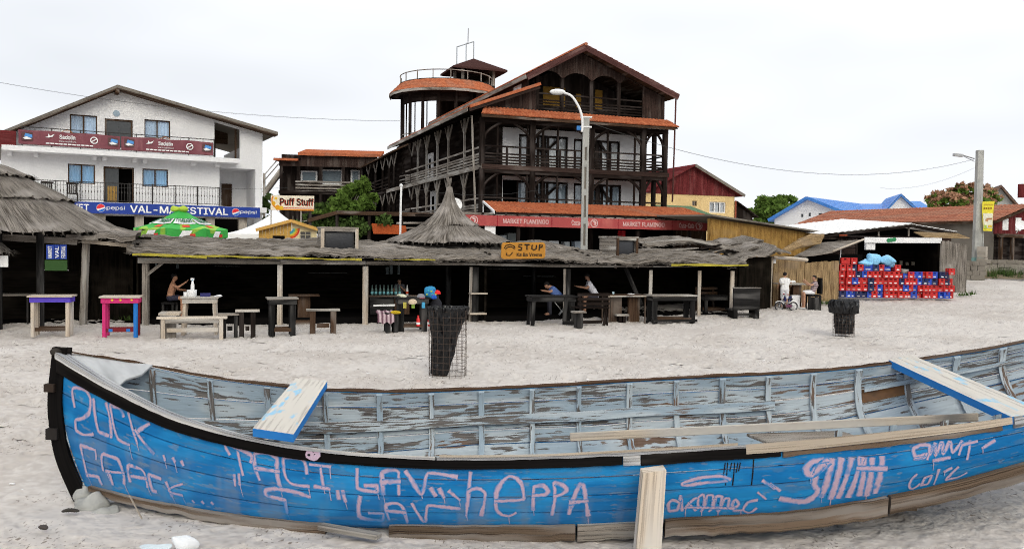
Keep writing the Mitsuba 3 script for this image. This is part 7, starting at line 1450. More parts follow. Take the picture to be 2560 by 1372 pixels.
for k in range(7): part('beach_bag', 'printed_patch', ball(F(0.9 + 0.045 * k, 0.07 + 0.01 * (k % 3), zt + 0.09 + 0.10 * (k % 2) + 0.02 * (k % 3)), 0.035, 1, (1, 0.5, 0.8)), 'paint_rough', color=[(0.35, 0.45, 0.08), (0.05, 0.35, 0.45), (0.02, 0.08, 0.3)][k % 3])
lump('dark_jacket', 'dark jacket slung at the end of the table heaped with bags', 'jacket', F(1.24, 0.2, zt - 0.18), 0.2, (0.8, 0.8, 1.5), (0.02, 0.02, 0.026), 4); lump('blue_pouch', 'small bright blue pouch in front of the dark jacket', 'pouch', F(1.10, -0.06, zt + 0.02), 0.08, (1, 0.6, 0.9), (0.02, 0.10, 0.48), 5)
lump('snack_packet', 'yellow and white snack packet on the table heaped with bags', 'packet', F(0.12, 0.1, zt + 0.05), 0.10, (1.6, 0.7, 0.5), (0.55, 0.55, 0.42), 6)
for k, (u, lab) in enumerate(((0.62, 'red bottle with a red cap standing under the table heaped with bags'), (0.98, 'red bottle with a yellow cap standing under the table heaped with bags'))):
    c = F(u, 0.0, zb + 0.20); b = thing('red_bottle', lab, 'bottle'); part(b, 'body', lathe([(0.0, 0), (0.055, 0.0), (0.06, 0.03), (0.06, 0.2), (0.03, 0.27), (0.025, 0.30)], c, 14), 'paint_gloss', True, color=(0.62, 0.02, 0.02)); part(b, 'cap', lathe([(0.03, 0.30), (0.03, 0.34), (0.0, 0.34)], c, 10), 'paint_gloss', color=(0.6, 0.45, 0.03) if k else (0.55, 0.02, 0.02)); part(b, 'label_band', lathe([(0.0615, 0.06), (0.0615, 0.13)], c, 14), 'flat_white')
for u, c in ((0.14, (0.45, 0.40, 0.08)), (0.40, (0.35, 0.55, 0.10)), (0.72, (0.06, 0.30, 0.50))): part(t, 'hanging_scrap', F.box(u, u + 0.1, -0.062, -0.052, zt - 0.32, zt - 0.14), 'paint_rough', color=c)
t, F, w, zt, zb = bench('dark bench draped with a striped towel in front of the bar counter', 960, 1003, 829, 782, leg='wood_black', mat='wood_black', lw=0.14, depth=0.5)
n = 16; P = np.array([[F(-0.22 + 0.55 * i / n, -0.10 - 0.02 * math.sin(i * 1.3), zt - 0.32 * 1 + 0.0)*0 + F(-0.20 + 0.50 * i / n, -0.09 + 0.14 * j / 5 if j < 3 else -0.06 + 0.13 * (j - 2), (zt - 0.30 + 0.12 * j if j < 3 else zt + 0.02 + 0.015 * math.sin(i + j)) + 0.03 * math.sin(i * 0.9 + j)) for j in range(7)] for i in range(n + 1)])
cols = np.array([[(0.45, 0.34, 0.36) if (i // 2) % 2 else (0.12, 0.06, 0.08)] * 7 for i in range(n + 1)]).reshape(-1, 3); cols = np.vstack([cols] * 2)
m = sheet(P, flip=True); solo('striped_towel', 'pink and maroon striped towel draped over the dark bench', 'towel', m, 'paint_rough', True, color=cols[:len(m[0])])
lump('yellow_cloth', 'small yellow cloth on the dark bench beside the striped towel', 'cloth', F(0.35, 0.0, zt + 0.03), 0.09, (1.6, 0.8, 0.4), (0.55, 0.38, 0.02), 7)
p = at(958, 764, gpt(958, 800)[1]); solo('white_roll', 'rolled white sheet lying behind the striped towel', 'roll', beam(p - [0.35, 0, 0.0], p + [0.40, 0.1, 0.02], 0.12, 0.06), 'flat_white')
# counter with bottles inside the bar
F = Frame(S(*[su(915, 740, 1.3)[0], 1.3], 0)[:2], 16); zc = su(950, 738, 1.3)[1]; ct = thing('bar_counter', 'brown wooden bar counter with bottles inside the thatched bar', 'counter'); part(ct, 'top', F.box(0.1, 2.1, -0.1, 0.4, zc - 0.05, zc), 'wood_brown'); part(ct, 'panel', F.box(1.0, 1.55, 0.05, 0.1, 0.16, zc - 0.05), 'wood_brown'); part(ct, 'panel', F.box(0.15, 0.98, 0.05, 0.1, 0.16, zc - 0.05), 'wood_black')
for k in range(9):
    c = F(0.22 + 0.14 * k + (0.12 if k == 8 else 0), 0.05 + 0.06 * (k % 2), zc); b = thing('drink_bottle', f'dark glass bottle on the bar counter, number {["one", "two", "three", "four", "five", "six", "seven", "eight"][min(k, 7)]} from the pale bar post' if k < 8 else 'pale bottle with a red band at the end of the row on the bar counter', 'bottle', 'bottles on the bar counter' if k < 8 else None); g = (0.62, 0.62, 0.60) if k == 8 else (0.06, 0.11, 0.10); part(b, 'body', lathe([(0, 0), (0.045, 0), (0.045, 0.2), (0.018, 0.28), (0.018, 0.36), (0.0, 0.36)], c, 10), 'paint_gloss', True, color=g); part(b, 'label_band', lathe([(0.0465, 0.05), (0.0465, 0.13)], c, 10), 'paint_rough', color=(0.18, 0.45, 0.5) if k < 8 else (0.5, 0.06, 0.02))
# items on the tilted table
F, w, zt = TB1; c = F(0.25, 0.2, zt)
b = thing('spray_bottle', 'white spray bottle standing on the tilted pale table', 'bottle'); part(b, 'body', lathe([(0, 0), (0.05, 0), (0.05, 0.2), (0.03, 0.28), (0.02, 0.34)], c + [0.02, 0, 0.14], 12), 'flat_white', True); part(b, 'nozzle', box(c[0] - 0.03, c[0] + 0.06, c[1] - 0.02, c[1] + 0.02, c[2] + 0.47, c[2] + 0.53), 'flat_white'); part(b, 'collar', lathe([(0.026, 0.32), (0.026, 0.36), (0, 0.36)], c + [0.02, 0, 0.14], 10), 'paint_rough', color=(0.1, 0.3, 0.45))
solo('white_tub', 'white tub under the spray bottle on the tilted table', 'tub', lathe([(0, 0), (0.13, 0), (0.14, 0.2), (0.13, 0.2), (0.12, 0.02), (0, 0.02)], c + [0.02, -0.05, 0], 18), 'flat_white', True); solo('white_cup', 'small white cup beside the white tub on the tilted table', 'cup', lathe([(0, 0), (0.045, 0), (0.055, 0.13), (0.05, 0.13), (0.04, 0.01), (0, 0.01)], F(0.08, 0.12, zt), 14), 'flat_white', True); solo('navy_box', 'low navy box on the tilted pale table', 'box', move(box(-0.14, 0.14, -0.1, 0.1, 0, 0.09), 0.3, F(0.62, 0.2, zt)), 'paint_rough', color=(0.03, 0.03, 0.12)); lump('crumpled_paper', 'crumpled white paper at the edge of the tilted pale table', 'paper', F(0.98, 0.1, zt + 0.02), 0.09, (1.3, 0.8, 0.4), (0.66, 0.66, 0.68), 8)
# long black tables and benches before the middle of the bar
t, F, w, zt, zb = leg_table('long black trestle table in front of the thick black bar post', 1330, 1448, 812, 740, leg='wood_black', top='wood_black', lw=0.13, depth=0.7, splay=0.05, stretch=False)
part(t, 'trestle_foot', F.box(w - 0.45, w + 0.0, -0.05, 0.1, zb, zb + 0.2), 'wood_black'); part(t, 'trestle_leg', F.beam((w - 0.42, 0.0, zb + 0.2), (w - 0.36, 0.0, zt - 0.05), 0.13, 0.1), 'wood_black')
bench('black block stool with a grey top beside the long trestle table', 1440, 1464, 820, 779, leg='wood_black', mat='wood_grey', lw=0.12, depth=0.4)
def slat_bench(lab, px0, px1, pyb, pys, pyt, mat='wood_dark', solid=False, deg=16):
    g0, g1 = gpt(px0, pyb), gpt(px1, pyb); F = Frame(g0[:2], deg); w = np.linalg.norm((g1 - g0)[:2]) * 0.97; zb = float(gz(*g0[:2])) - 0.1; zs, zt = at(px0, pys, g0[1])[2], at(px0, pyt, g0[1])[2]; t = thing('backed_bench', lab, 'bench')
    part(t, 'seat', F.box(-0.05, w + 0.05, 0.05, 0.5, zs - 0.05, zs), mat)
    if solid: part(t, 'backrest', F.beam((0, 0.0, (zs + zt) / 2), (w, 0.0, (zs + zt) / 2), 0.06, zt - zs), mat); part(t, 'back_cap', F.box(-0.03, w + 0.03, -0.05, 0.05, zt, zt + 0.025), 'wood_grey')
    else:
        for k in range(3): z = zs + 0.12 + (zt - zs - 0.1) * k / 2; part(t, 'back_slat', F.box(-0.02, w + 0.02, -0.03, 0.02, z - 0.05, z + 0.05), mat)
    for u in (0.04, w - 0.16):
        if solid: part(t, 'leg', F.box(u, u + 0.16, 0.0, 0.45, zb, zs - 0.05), mat)
        else: part(t, 'leg', F.beam((u, 0.05, zb), (u + 0.18, 0.3, zs - 0.05), 0.07, 0.09), mat); part(t, 'leg', F.beam((u + 0.22, 0.28, zb), (u + 0.02, 0.02, zt), 0.07, 0.08), mat)
    part(t, 'stretcher', F.box(0.15, w - 0.15, 0.2, 0.26, zb + 0.15, zb + 0.25), mat); return t
slat_bench('dark slatted bench with crossed legs in front of the person in white', 1444, 1528, 814, 768, 738)
t, F, w, zt, zb = leg_table('brown pedestal dining table with a pale worn edge in the middle of the bar front', 1520, 1628, 806, 738, leg='wood_brown', top='wood_brown', lw=0.05, apron=False, stretch=False, depth=0.75)
for u in (w * 0.12, w * 0.58): part(t, 'plank_leg', F.box(u, u + 0.42, 0.2, 0.32, zb, zt - 0.05), 'wood_brown')
part(t, 'pale_edge', F.box(-0.04, w + 0.04, -0.065, -0.052, zt - 0.05, zt - 0.005), 'wood_pale')
t, F, w, zt, zb = leg_table('long black picnic table with a low foot bar beside the slanted post', 1632, 1755, 808, 738, leg='wood_black', top='wood_grey', lw=0.17, depth=0.7); part(t, 'foot_bar', F.box(0.0, w, -0.05, 0.03, zb + 0.12, zb + 0.2), 'wood_black')
leg_table('black table standing farther inside the bar beside the last pale post', 1762, 1858, 782, 738, leg='wood_black', top='wood_black', lw=0.12, depth=0.6); slat_bench('dark bench with a pale top rail behind the long black picnic table', 1738, 1798, 776, 750, 722, 'wood_brown'); slat_bench('heavy black bench with a tall solid back in front of the black reed hut', 1832, 1908, 794, 772, 720, 'wood_black', True)
bench('low dark bench between the brown dining table and the slatted bench', 1545, 1572, 806, 786, leg='wood_dark', mat='wood_grey')
p = at(1533, 730, 30.6); solo('plastic_cup', 'pale blue plastic cup on the brown dining table', 'cup', lathe([(0, 0), (0.035, 0), (0.045, 0.13), (0.04, 0.13), (0.03, 0.01), (0, 0.01)], [p[0], p[1], at(1533, 738, 30.6)[2]], 12), 'paint_gloss', True, color=(0.45, 0.6, 0.65)); p = at(1578, 736, 29.8); solo('white_plate', 'white plate on the brown dining table', 'plate', lathe([(0, 0), (0.09, 0.0), (0.13, 0.03), (0.09, 0.01), (0, 0.01)], p, 18), 'flat_white', True)
# ------------------------------------------------------------------ crates
def crate_mesh():
    a = m3.Manifold.cube([0.255, 0.36, 0.285], True); b = m3.Manifold.cube([0.225, 0.33, 0.285], True).translate([0, 0, 0.02]); a = a - b
    for z, h in ((0.075, 0.055),): a = a - m3.Manifold.cube([0.11, 0.5, h], True).translate([0, 0, z]) - m3.Manifold.cube([0.5, 0.15, h], True).translate([0, 0, z])
    for x in (-0.1275, 0.1275):
        for y in (-0.18, 0.18): a = a + m3.Manifold.cube([0.02, 0.02, 0.27], True).translate([x * 0.965, y * 0.972, -0.004])
    a = a + (m3.Manifold.cube([0.268, 0.374, 0.022], True) - m3.Manifold.cube([0.225, 0.33, 0.1], True)).translate([0, 0, 0.128]); a = a + (m3.Manifold.cube([0.264, 0.368, 0.016], True) - m3.Manifold.cube([0.225, 0.33, 0.1], True)).translate([0, 0, -0.03])
    return tri(a)
CR = crate_mesh(); em = tri(m3.Manifold.hull_points(np.array([[x, y, z] for y in (-0.184, -0.189) for x, z in ((-0.05, -0.1), (0.05, -0.1), (0.062, -0.075), (0.045, -0.052), (-0.045, -0.052), (-0.062, -0.075))])))
es = tri(m3.Manifold.hull_points(np.array([[x, y, z] for x in (0.1325, 0.1345) for y, z in ((-0.1, -0.085), (0.1, -0.085), (0.1, -0.05), (-0.1, -0.05))])))
prin('crate_red', plaster((0.50, 0.016, 0.014), (0.34, 0.012, 0.012), 2.5), 0.45, 0.35); prin('crate_blue', plaster((0.014, 0.06, 0.42), (0.012, 0.045, 0.32), 1.5), 0.45, 0.35); prin('crate_navy', plaster((0.012, 0.020, 0.085), (0.010, 0.014, 0.05), 1.5), 0.5, 0.3)
PLY = {c: mikit.ply(CR[:2], 'crate_' + c) for c in ('red', 'blue', 'navy')}; prin('worn_white', (0.40, 0.34, 0.33), 0.6, 0.2); PE, PE2, PS = mikit.ply(em[:2], 'flat_white'), mikit.ply(em[:2], 'worn_white'), mikit.ply(es[:2], 'flat_white')
def crate(px, row, c, side, yaw, y=38.4, base=742.5):
    base = base + 3.0 * np.clip((px - 2095) / 285, 0, 1); b0 = at(px, base, y); k = thing('drink_crate', '', 'crate'); z = b0[2] + 0.145 + row * 0.297
    a = yaw + (90 if side else 0) + 4.5 * R.normal(); M = T().translate([b0[0] + 0.012 * R.normal(), b0[1] + (0.06 if side else 0.0) + 0.05 * R.normal(), z]).rotate([0, 0, 1], float(a))
    scene[k + '__body'] = {**PLY[c], 'to_world': M}; scene[k + '__emblem'] = {**(PE if R.random() < 0.7 else PE2), 'to_world': M}
    if side: scene[k + '__side_mark'] = {**PS, 'to_world': T().translate([b0[0], b0[1] + 0.06, z]).rotate([0, 0, 1], float(a) + 180)}
    return k
COL = [(2102.5, 'nrrrr'), (2117.5, 'brrrr'), (2131, 'brbrn'), (2143.5, 'nrrn'), (2157, 'nrrb'), (2171, 'bnnr'), (2184, 'rrrr'), (2196.5, 'bbrr'), (2210, 'rrrr'), (2222.5, 'rrrr'), (2236, 'rrrr'), (2249, 'rrnr'), (2260, 'rbrb'), (2271.5, 'rrrr'), (2282, 'bbrb'), (2294, 'rrbb'), (2307, 'rrnr'), (2319, 'rrbr'), (2332, 'rrnb'), (2346, 'brrn'), (2360, 'brnn'), (2373, 'rrr')]
grid = {}
for i, (px, col) in enumerate(COL):
    for r_, c in enumerate(col): grid[(i, r_)] = (px, {'r': 'red', 'b': 'blue', 'n': 'navy'}[c], False)
extra = [(2109, 5, 'red', True), (2128, 5, 'red', False), (2146, 4, 'red', False), (2168, 4, 'blue', True), (2186, 4, 'navy', False), (2200, 4, 'red', False), (2216, 4, 'blue', True), (2239, 4, 'red', False), (2372, 3.55, 'red', False)]
ORD = ['bottom', 'second', 'third', 'fourth', 'fifth']; DESC = {'red': 'red', 'blue': 'blue', 'navy': 'dark navy'}
NUM = ['first', 'second', 'third', 'fourth', 'fifth', 'sixth', 'seventh', 'eighth', 'ninth', 'tenth', 'eleventh', 'twelfth', 'thirteenth', 'fourteenth', 'fifteenth', 'sixteenth', 'seventeenth', 'eighteenth', 'nineteenth', 'twentieth', 'twenty-first', 'last']
for (i, r_), (px, c, s_) in grid.items():
    k = crate(px, r_, c, s_, -4 + 8 * math.sin(i * 1.7)); labels[k] = {'label': f'{DESC[c]} drink crate in the {ORD[r_]} layer of the {NUM[i]} stack from the reed fence', 'category': 'crate', 'group': 'drink crates stacked in front of the stall'}
EL = ['red crate laid sideways on top of the first stack by the reed fence', 'red crate on the very top beside the sideways one by the reed fence', 'red crate on top of the fourth stack from the reed fence', 'blue crate laid sideways under the blue bags on the fifth stack', 'dark navy crate between two blue sideways crates under the blue bags', 'red crate under the gap between the blue bags', 'blue crate laid sideways under the second large blue bag', 'last red crate of the top layer beside the grey basin', 'red crate tilted on top of the last stack by the reed windbreak']
for (px, r_, c, s_), l in zip(extra, EL): k = crate(px, r_, c, s_, -3); labels[k] = {'label': l, 'category': 'crate', 'group': 'drink crates stacked in front of the stall'}
for px, py, r, k_, l in ((2166, 656, 0.30, (1.2, 0.8, 0.55), 'low light blue bag on the crates, first of the four from the reed fence'), (2184, 648, 0.30, (1.1, 0.9, 0.95), 'tallest light blue bag on the crates'), (2216, 651, 0.32, (1.15, 0.9, 0.75), 'broad light blue bag on the crates beside the tallest one'), (2227, 661, 0.17, (1, 0.8, 0.8), 'small light blue bag hanging over the edge of the crates')):
    solo('blue_bag', l, 'bag', jitter(ball(at(px, py, 38.5), r, 3, k_), r * 0.28, 3.5, int(px)), 'paint_gloss', True, color=(0.22, 0.52, 0.78))
p = at(2259, 682, 38.4); solo('grey_basin', 'round grey metal basin on top of the crates', 'basin', lathe([(0.02, 0), (0.2, 0), (0.22, 0.16), (0.2, 0.16), (0.18, 0.03), (0.02, 0.03)], p, 22), 'plain_metal', True, color=(0.4, 0.4, 0.38))
# ------------------------------------------------------------------ behind the bar: parasol, tents, signs
pc = at(452, 572, 34.0); pz = at(452, 520, 34)[2]; gp_ = thing('green_parasol', 'bright green market parasol with white printed labels and red patches behind the thatched bar', 'parasol')
prin('parasol_cloth', mikit.proc(lambda p, n, uv: mx(mx((0.03, 0.30, 0.045), (0.05, 0.40, 0.07), fb(p.x * 2, p.z * 3, p.y, 2)), (0.34, 0.50, 0.05), ss(0.62, 0.72, nz(p.x * 2.6 + p.y, p.z * 3.5 - p.x * 2.0, 2.0)) * 0.7)), 0.6, 0.25)
NP = 8; r0, zr = 1.82, pc[2]; ang = [0.10 + k * math.pi / 4 for k in range(NP + 1)]
def par(a, t, dz=0.0, out=0.0):
    """point on the canopy: a panel coordinate, t from rim to top"""
    k = int(math.floor(a)); f = a - k; p = np.array([math.cos(ang[k % NP]) * (1 - f) + math.cos(ang[(k + 1) % NP]) * f, math.sin(ang[k % NP]) * (1 - f) + math.sin(ang[(k + 1) % NP]) * f]) * r0 * (1 - t)
    sag = -0.12 * math.sin(math.pi * t) + 0.05 * math.sin(math.pi * f) * (1 - t) * -1
    return np.array([pc[0] + p[0] * (1 + out), pc[1] + p[1] * (1 + out), zr + (pz - zr) * t + sag + dz])
for k in range(NP):
    pn = part(gp_, 'panel', sheet(np.array([[par(k + f * 0.999, t) for t in np.linspace(0, 0.97, 10)] for f in np.linspace(0, 1, 8)]), flip=True), 'parasol_cloth')
    part(gp_, 'valance', sheet(np.array([[par(k + f * 0.999, 0) + [0, 0, -0.34 * j + 0.03 * math.sin(f * 9) * j] for j in (0, 0.5, 1)] for f in np.linspace(0, 1, 8)])), 'parasol_cloth')
for k, tx in ((4, 'TYMBARK'), (5, 'TYMBARK'), (6, 'TYMBARK'), (7, 'TYMBARK')):
    def lab_(f0, f1, t0, t1, dz): return sheet(np.array([[par(k + f * 0.999, t0 + (t1 - t0) * s, dz) for s in np.linspace(0, 1, 4)] for f in np.linspace(f0, f1, 8)]), flip=True)
    part(gp_, 'white_label', lab_(0.05, 0.95, 0.33, 0.58, 0.035), 'flat_white'); part(gp_, 'red_patch', lab_(0.4, 0.65, 0.16, 0.29, 0.02), 'paint_rough', color=(0.62, 0.06, 0.04))
    m = meshkit.text_mesh(tx, 0.16, 0.004, True); V = np.asarray(m.vertices); L = V[:, 0].max(); part(gp_, 'lettering', (np.array([par(k + 0.09 + 0.82 * x / L, 0.365 + 0.18 * y / 0.16, 0.075 + d) for x, y, d in V]), np.asarray(m.faces), V[:, :2]), 'paint_rough', color=(0.01, 0.10, 0.04))
    for f in (0.3,): part(gp_, 'valance_label', sheet(np.array([[par(k + f + 0.25 * a + 0.1 * b, 0, 0, 0.01) + [0, 0, -0.28 + 0.24 * b] for b in (0, 1)] for a in (0, 0.5, 1)]), flip=False), 'flat_white'); part(gp_, 'valance_patch', sheet(np.array([[par(k + f + 0.28 + 0.14 * a, 0, 0, 0.012) + [0, 0, -0.28 + 0.12 * b] for b in (0, 1)] for a in (0, 0.5, 1)])), 'paint_rough', color=(0.6, 0.05, 0.04))
for dx in (-0.17, 0.14): part(gp_, 'top_vent', jitter(ball([pc[0] + dx, pc[1] - 0.1, pz - 0.05], 0.17, 2, (1.1, 1, 0.7)), 0.03, 7), 'paint_rough', True, color=(0.40, 0.52, 0.06))
part(gp_, 'pole', rod([pc[0], pc[1], 0], [pc[0], pc[1], pz], 0.03), 'flat_white')
for k in range(NP): part(gp_, 'rib', tube([par(k, t, -0.05) for t in np.linspace(0.02, 0.92, 8)], 0.012, 5), 'flat_white')
mp = at(692, 587, 41); mz = at(692, 526, 41)[2]; tent = thing('white_marquee', 'white peaked marquee tent behind the small yellow play hut', 'tent'); hw_ = 2.3
def mar(a, t):
    x, y = [(-1, -1), (1, -1), (1, 1), (-1, 1), (-1, -1)][int(a)], [(-1, -1), (1, -1), (1, 1), (-1, 1), (-1, -1)][min(int(a) + 1, 4)]; f = a - int(a); q = np.array(x) * (1 - f) + np.array(y) * f
    c_, s_ = math.cos(0.2), math.sin(0.2); q = np.array([q[0] * c_ - q[1] * s_, q[0] * s_ + q[1] * c_]); return np.array([mp[0] + q[0] * hw_ * (1 - t), mp[1] + q[1] * hw_ * (1 - t), mp[2] + (mz - mp[2]) * t ** 1.7])
prin('tent_cloth', (0.80, 0.80, 0.80), 0.6, 0.2)
for k in range(4):
    part(tent, 'roof_panel', sheet(np.array([[mar(k + f * 0.999, t) for t in np.linspace(0, 1, 12)] for f in np.linspace(0, 1, 8)]), flip=True), 'tent_cloth', True); part(tent, 'valance', sheet(np.array([[mar(k + f * 0.999, 0) - [0, 0, 0.32 * j + 0.05 * math.sin(f * math.pi) * j] for j in (0, 1)] for f in np.linspace(0, 1, 12)])), 'tent_cloth')
    p = mar(k, 0); part(tent, 'leg', rod([p[0], p[1], 0], p, 0.03), 'flat_white')
ko = at(643, 600, 36.5); KF = Frame(ko[:2], 10); ku = lambda px, py, v=0.0: KF.pick(px, py, v); kh = thing('play_hut', 'small yellow play hut with a rainbow and a cross barred window behind the bar roof', 'hut')
l, pk, r = ku(647, 572), ku(728, 552), ku(792, 571); zl = 1.6
for k in range(9):
    a, b = l[0] + (pk[0] - l[0]) * k / 9, l[0] + (pk[0] - l[0]) * (k + 1) / 9 - 0.008; part(kh, 'board', KF.face(Polygon([(a, zl), (b, zl), (b, np.interp(b, [l[0], pk[0]], [l[1], pk[1]])), (a, np.interp(a, [l[0], pk[0]], [l[1], pk[1]]))]), 0, 0.05), 'paint_rough', color=(0.52, 0.30 + 0.01 * (k % 2), 0.075))
part(kh, 'cream_wall', KF.face(Polygon([(pk[0] + 0.003, zl), (r[0], zl), (r[0], r[1]), (pk[0] + 0.003, pk[1])]), 0, 0.05), 'paint_rough', color=(0.68, 0.58, 0.34))
for p, q in ((ku(640, 571, -0.2), ku(728, 548, -0.2)), (ku(728, 548, -0.2), ku(797, 570, -0.2))): part(kh, 'roof', KF.plane([(p[0], -0.25, p[1]), (q[0], -0.25, q[1]), (q[0], 1.8, q[1]), (p[0], 1.8, p[1])], 0.07), 'paint_rough', color=(0.50, 0.27, 0.07)); part(kh, 'verge_board', KF.beam((p[0], -0.27, p[1] - 0.07), (q[0], -0.27, q[1] - 0.07), 0.03, 0.13), 'paint_rough', color=(0.58, 0.33, 0.09))
r_ = prect(KF, (750, 579), (778, 597)); part(kh, 'window', KF.box(r_[0], r_[2], -0.03, -0.005, r_[1], r_[3]), 'paint_gloss', color=(0.05, 0.045, 0.04))
for a, b, c_, d_ in ((0.0, 0.06, 0, 1), (0.94, 1, 0, 1), (0.47, 0.53, 0, 1), (0.06, 0.47, 0.5, 0.58), (0.53, 0.94, 0.5, 0.58)): part(kh, 'window_bar', KF.box(r_[0] + (r_[2] - r_[0]) * a, r_[0] + (r_[2] - r_[0]) * b, -0.045, -0.032, r_[1] + (r_[3] - r_[1]) * c_, r_[1] + (r_[3] - r_[1]) * d_), 'paint_rough', color=(0.40, 0.36, 0.26))
rcx, rcz = ku(727, 575); 
for k, c in enumerate(((0.62, 0.03, 0.02), (0.65, 0.20, 0.02), (0.62, 0.48, 0.05), (0.12, 0.42, 0.20), (0.05, 0.28, 0.50))): part(kh, 'rainbow_band', disc(KF, ku(748, 575)[0] - 0.40, -0.005, rcz + 0.05, 0.42 - 0.06 * k, 16, -1.5, 0.05, 0.365 - 0.06 * k, 0.012), 'paint_rough', color=c)
r_ = prect(KF, (682, 589), (712, 600)); part(kh, 'dark_hatch', KF.box(r_[0], r_[2], -0.02, -0.002, r_[1], r_[3]), 'dark_room')
fo = at(678, 540, 38); FF = Frame(fo[:2], 8); fu_ = lambda px, py: FF.pick(px, py, 0); a, b = fu_(677, 505), fu_(785, 509); zt_, zb_ = fu_(730, 489)[1], fu_(730, 526)[1]
ps = thing('board_sign_on_poles', 'cream board sign with black old style lettering on two poles behind the white marquee', 'sign'); part(ps, 'board', FF.box(a[0], b[0], 0, 0.05, zb_, zt_), 'paint_rough', color=(0.72, 0.66, 0.54)); part(ps, 'lower_stripe', FF.box(a[0] + 0.25, b[0], -0.01, -0.001, zb_, zb_ + 0.06), 'paint_rough', color=(0.58, 0.22, 0.03)); part(ps, 'lower_stripe', FF.box(a[0] + 0.35, b[0], -0.01, -0.001, zb_ + 0.09, zb_ + 0.12), 'paint_rough', color=(0.45, 0.06, 0.03))
for k, (u, z, r, c) in enumerate(((0.12, 0.30, 0.09, (0.62, 0.34, 0.02)), (0.30, 0.12, 0.11, (0.65, 0.30, 0.02)), (0.46, 0.10, 0.09, (0.66, 0.42, 0.03)), (0.22, 0.52, 0.06, (0.68, 0.45, 0.05)))): part(ps, 'orange_swirl', disc(FF, a[0] + u, 0, zb_ + z, r, 16, thick=0.012 + 0.002 * k), 'paint_rough', color=c)
part(ps, 'orange_curve', disc(FF, a[0] + 0.42, 0, zb_ + 0.42, 0.40, 18, 2.6, 4.5, 0.34, 0.012), 'paint_rough', color=(0.60, 0.20, 0.02))
for off, c, d in ((0.022, (0.50, 0.05, 0.02), 0.0), (0.0, (0.02, 0.014, 0.012), -0.014)): part(ps, 'lettering', lettering(FF, 'Puff Stuff', a[0] + 0.36 + off, d - 0.004, zb_ + 0.24 - off, 0.29, (b[0] - a[0]) * 0.78, True), 'paint_rough', color=c)
for px in (677, 752): u = fu_(px, 530)[0]; part(ps, 'pole', FF.rod((u, 0.09, 0), (u, 0.09, zb_ + 0.2), 0.03), 'paint_rough', color=(0.35, 0.34, 0.33))
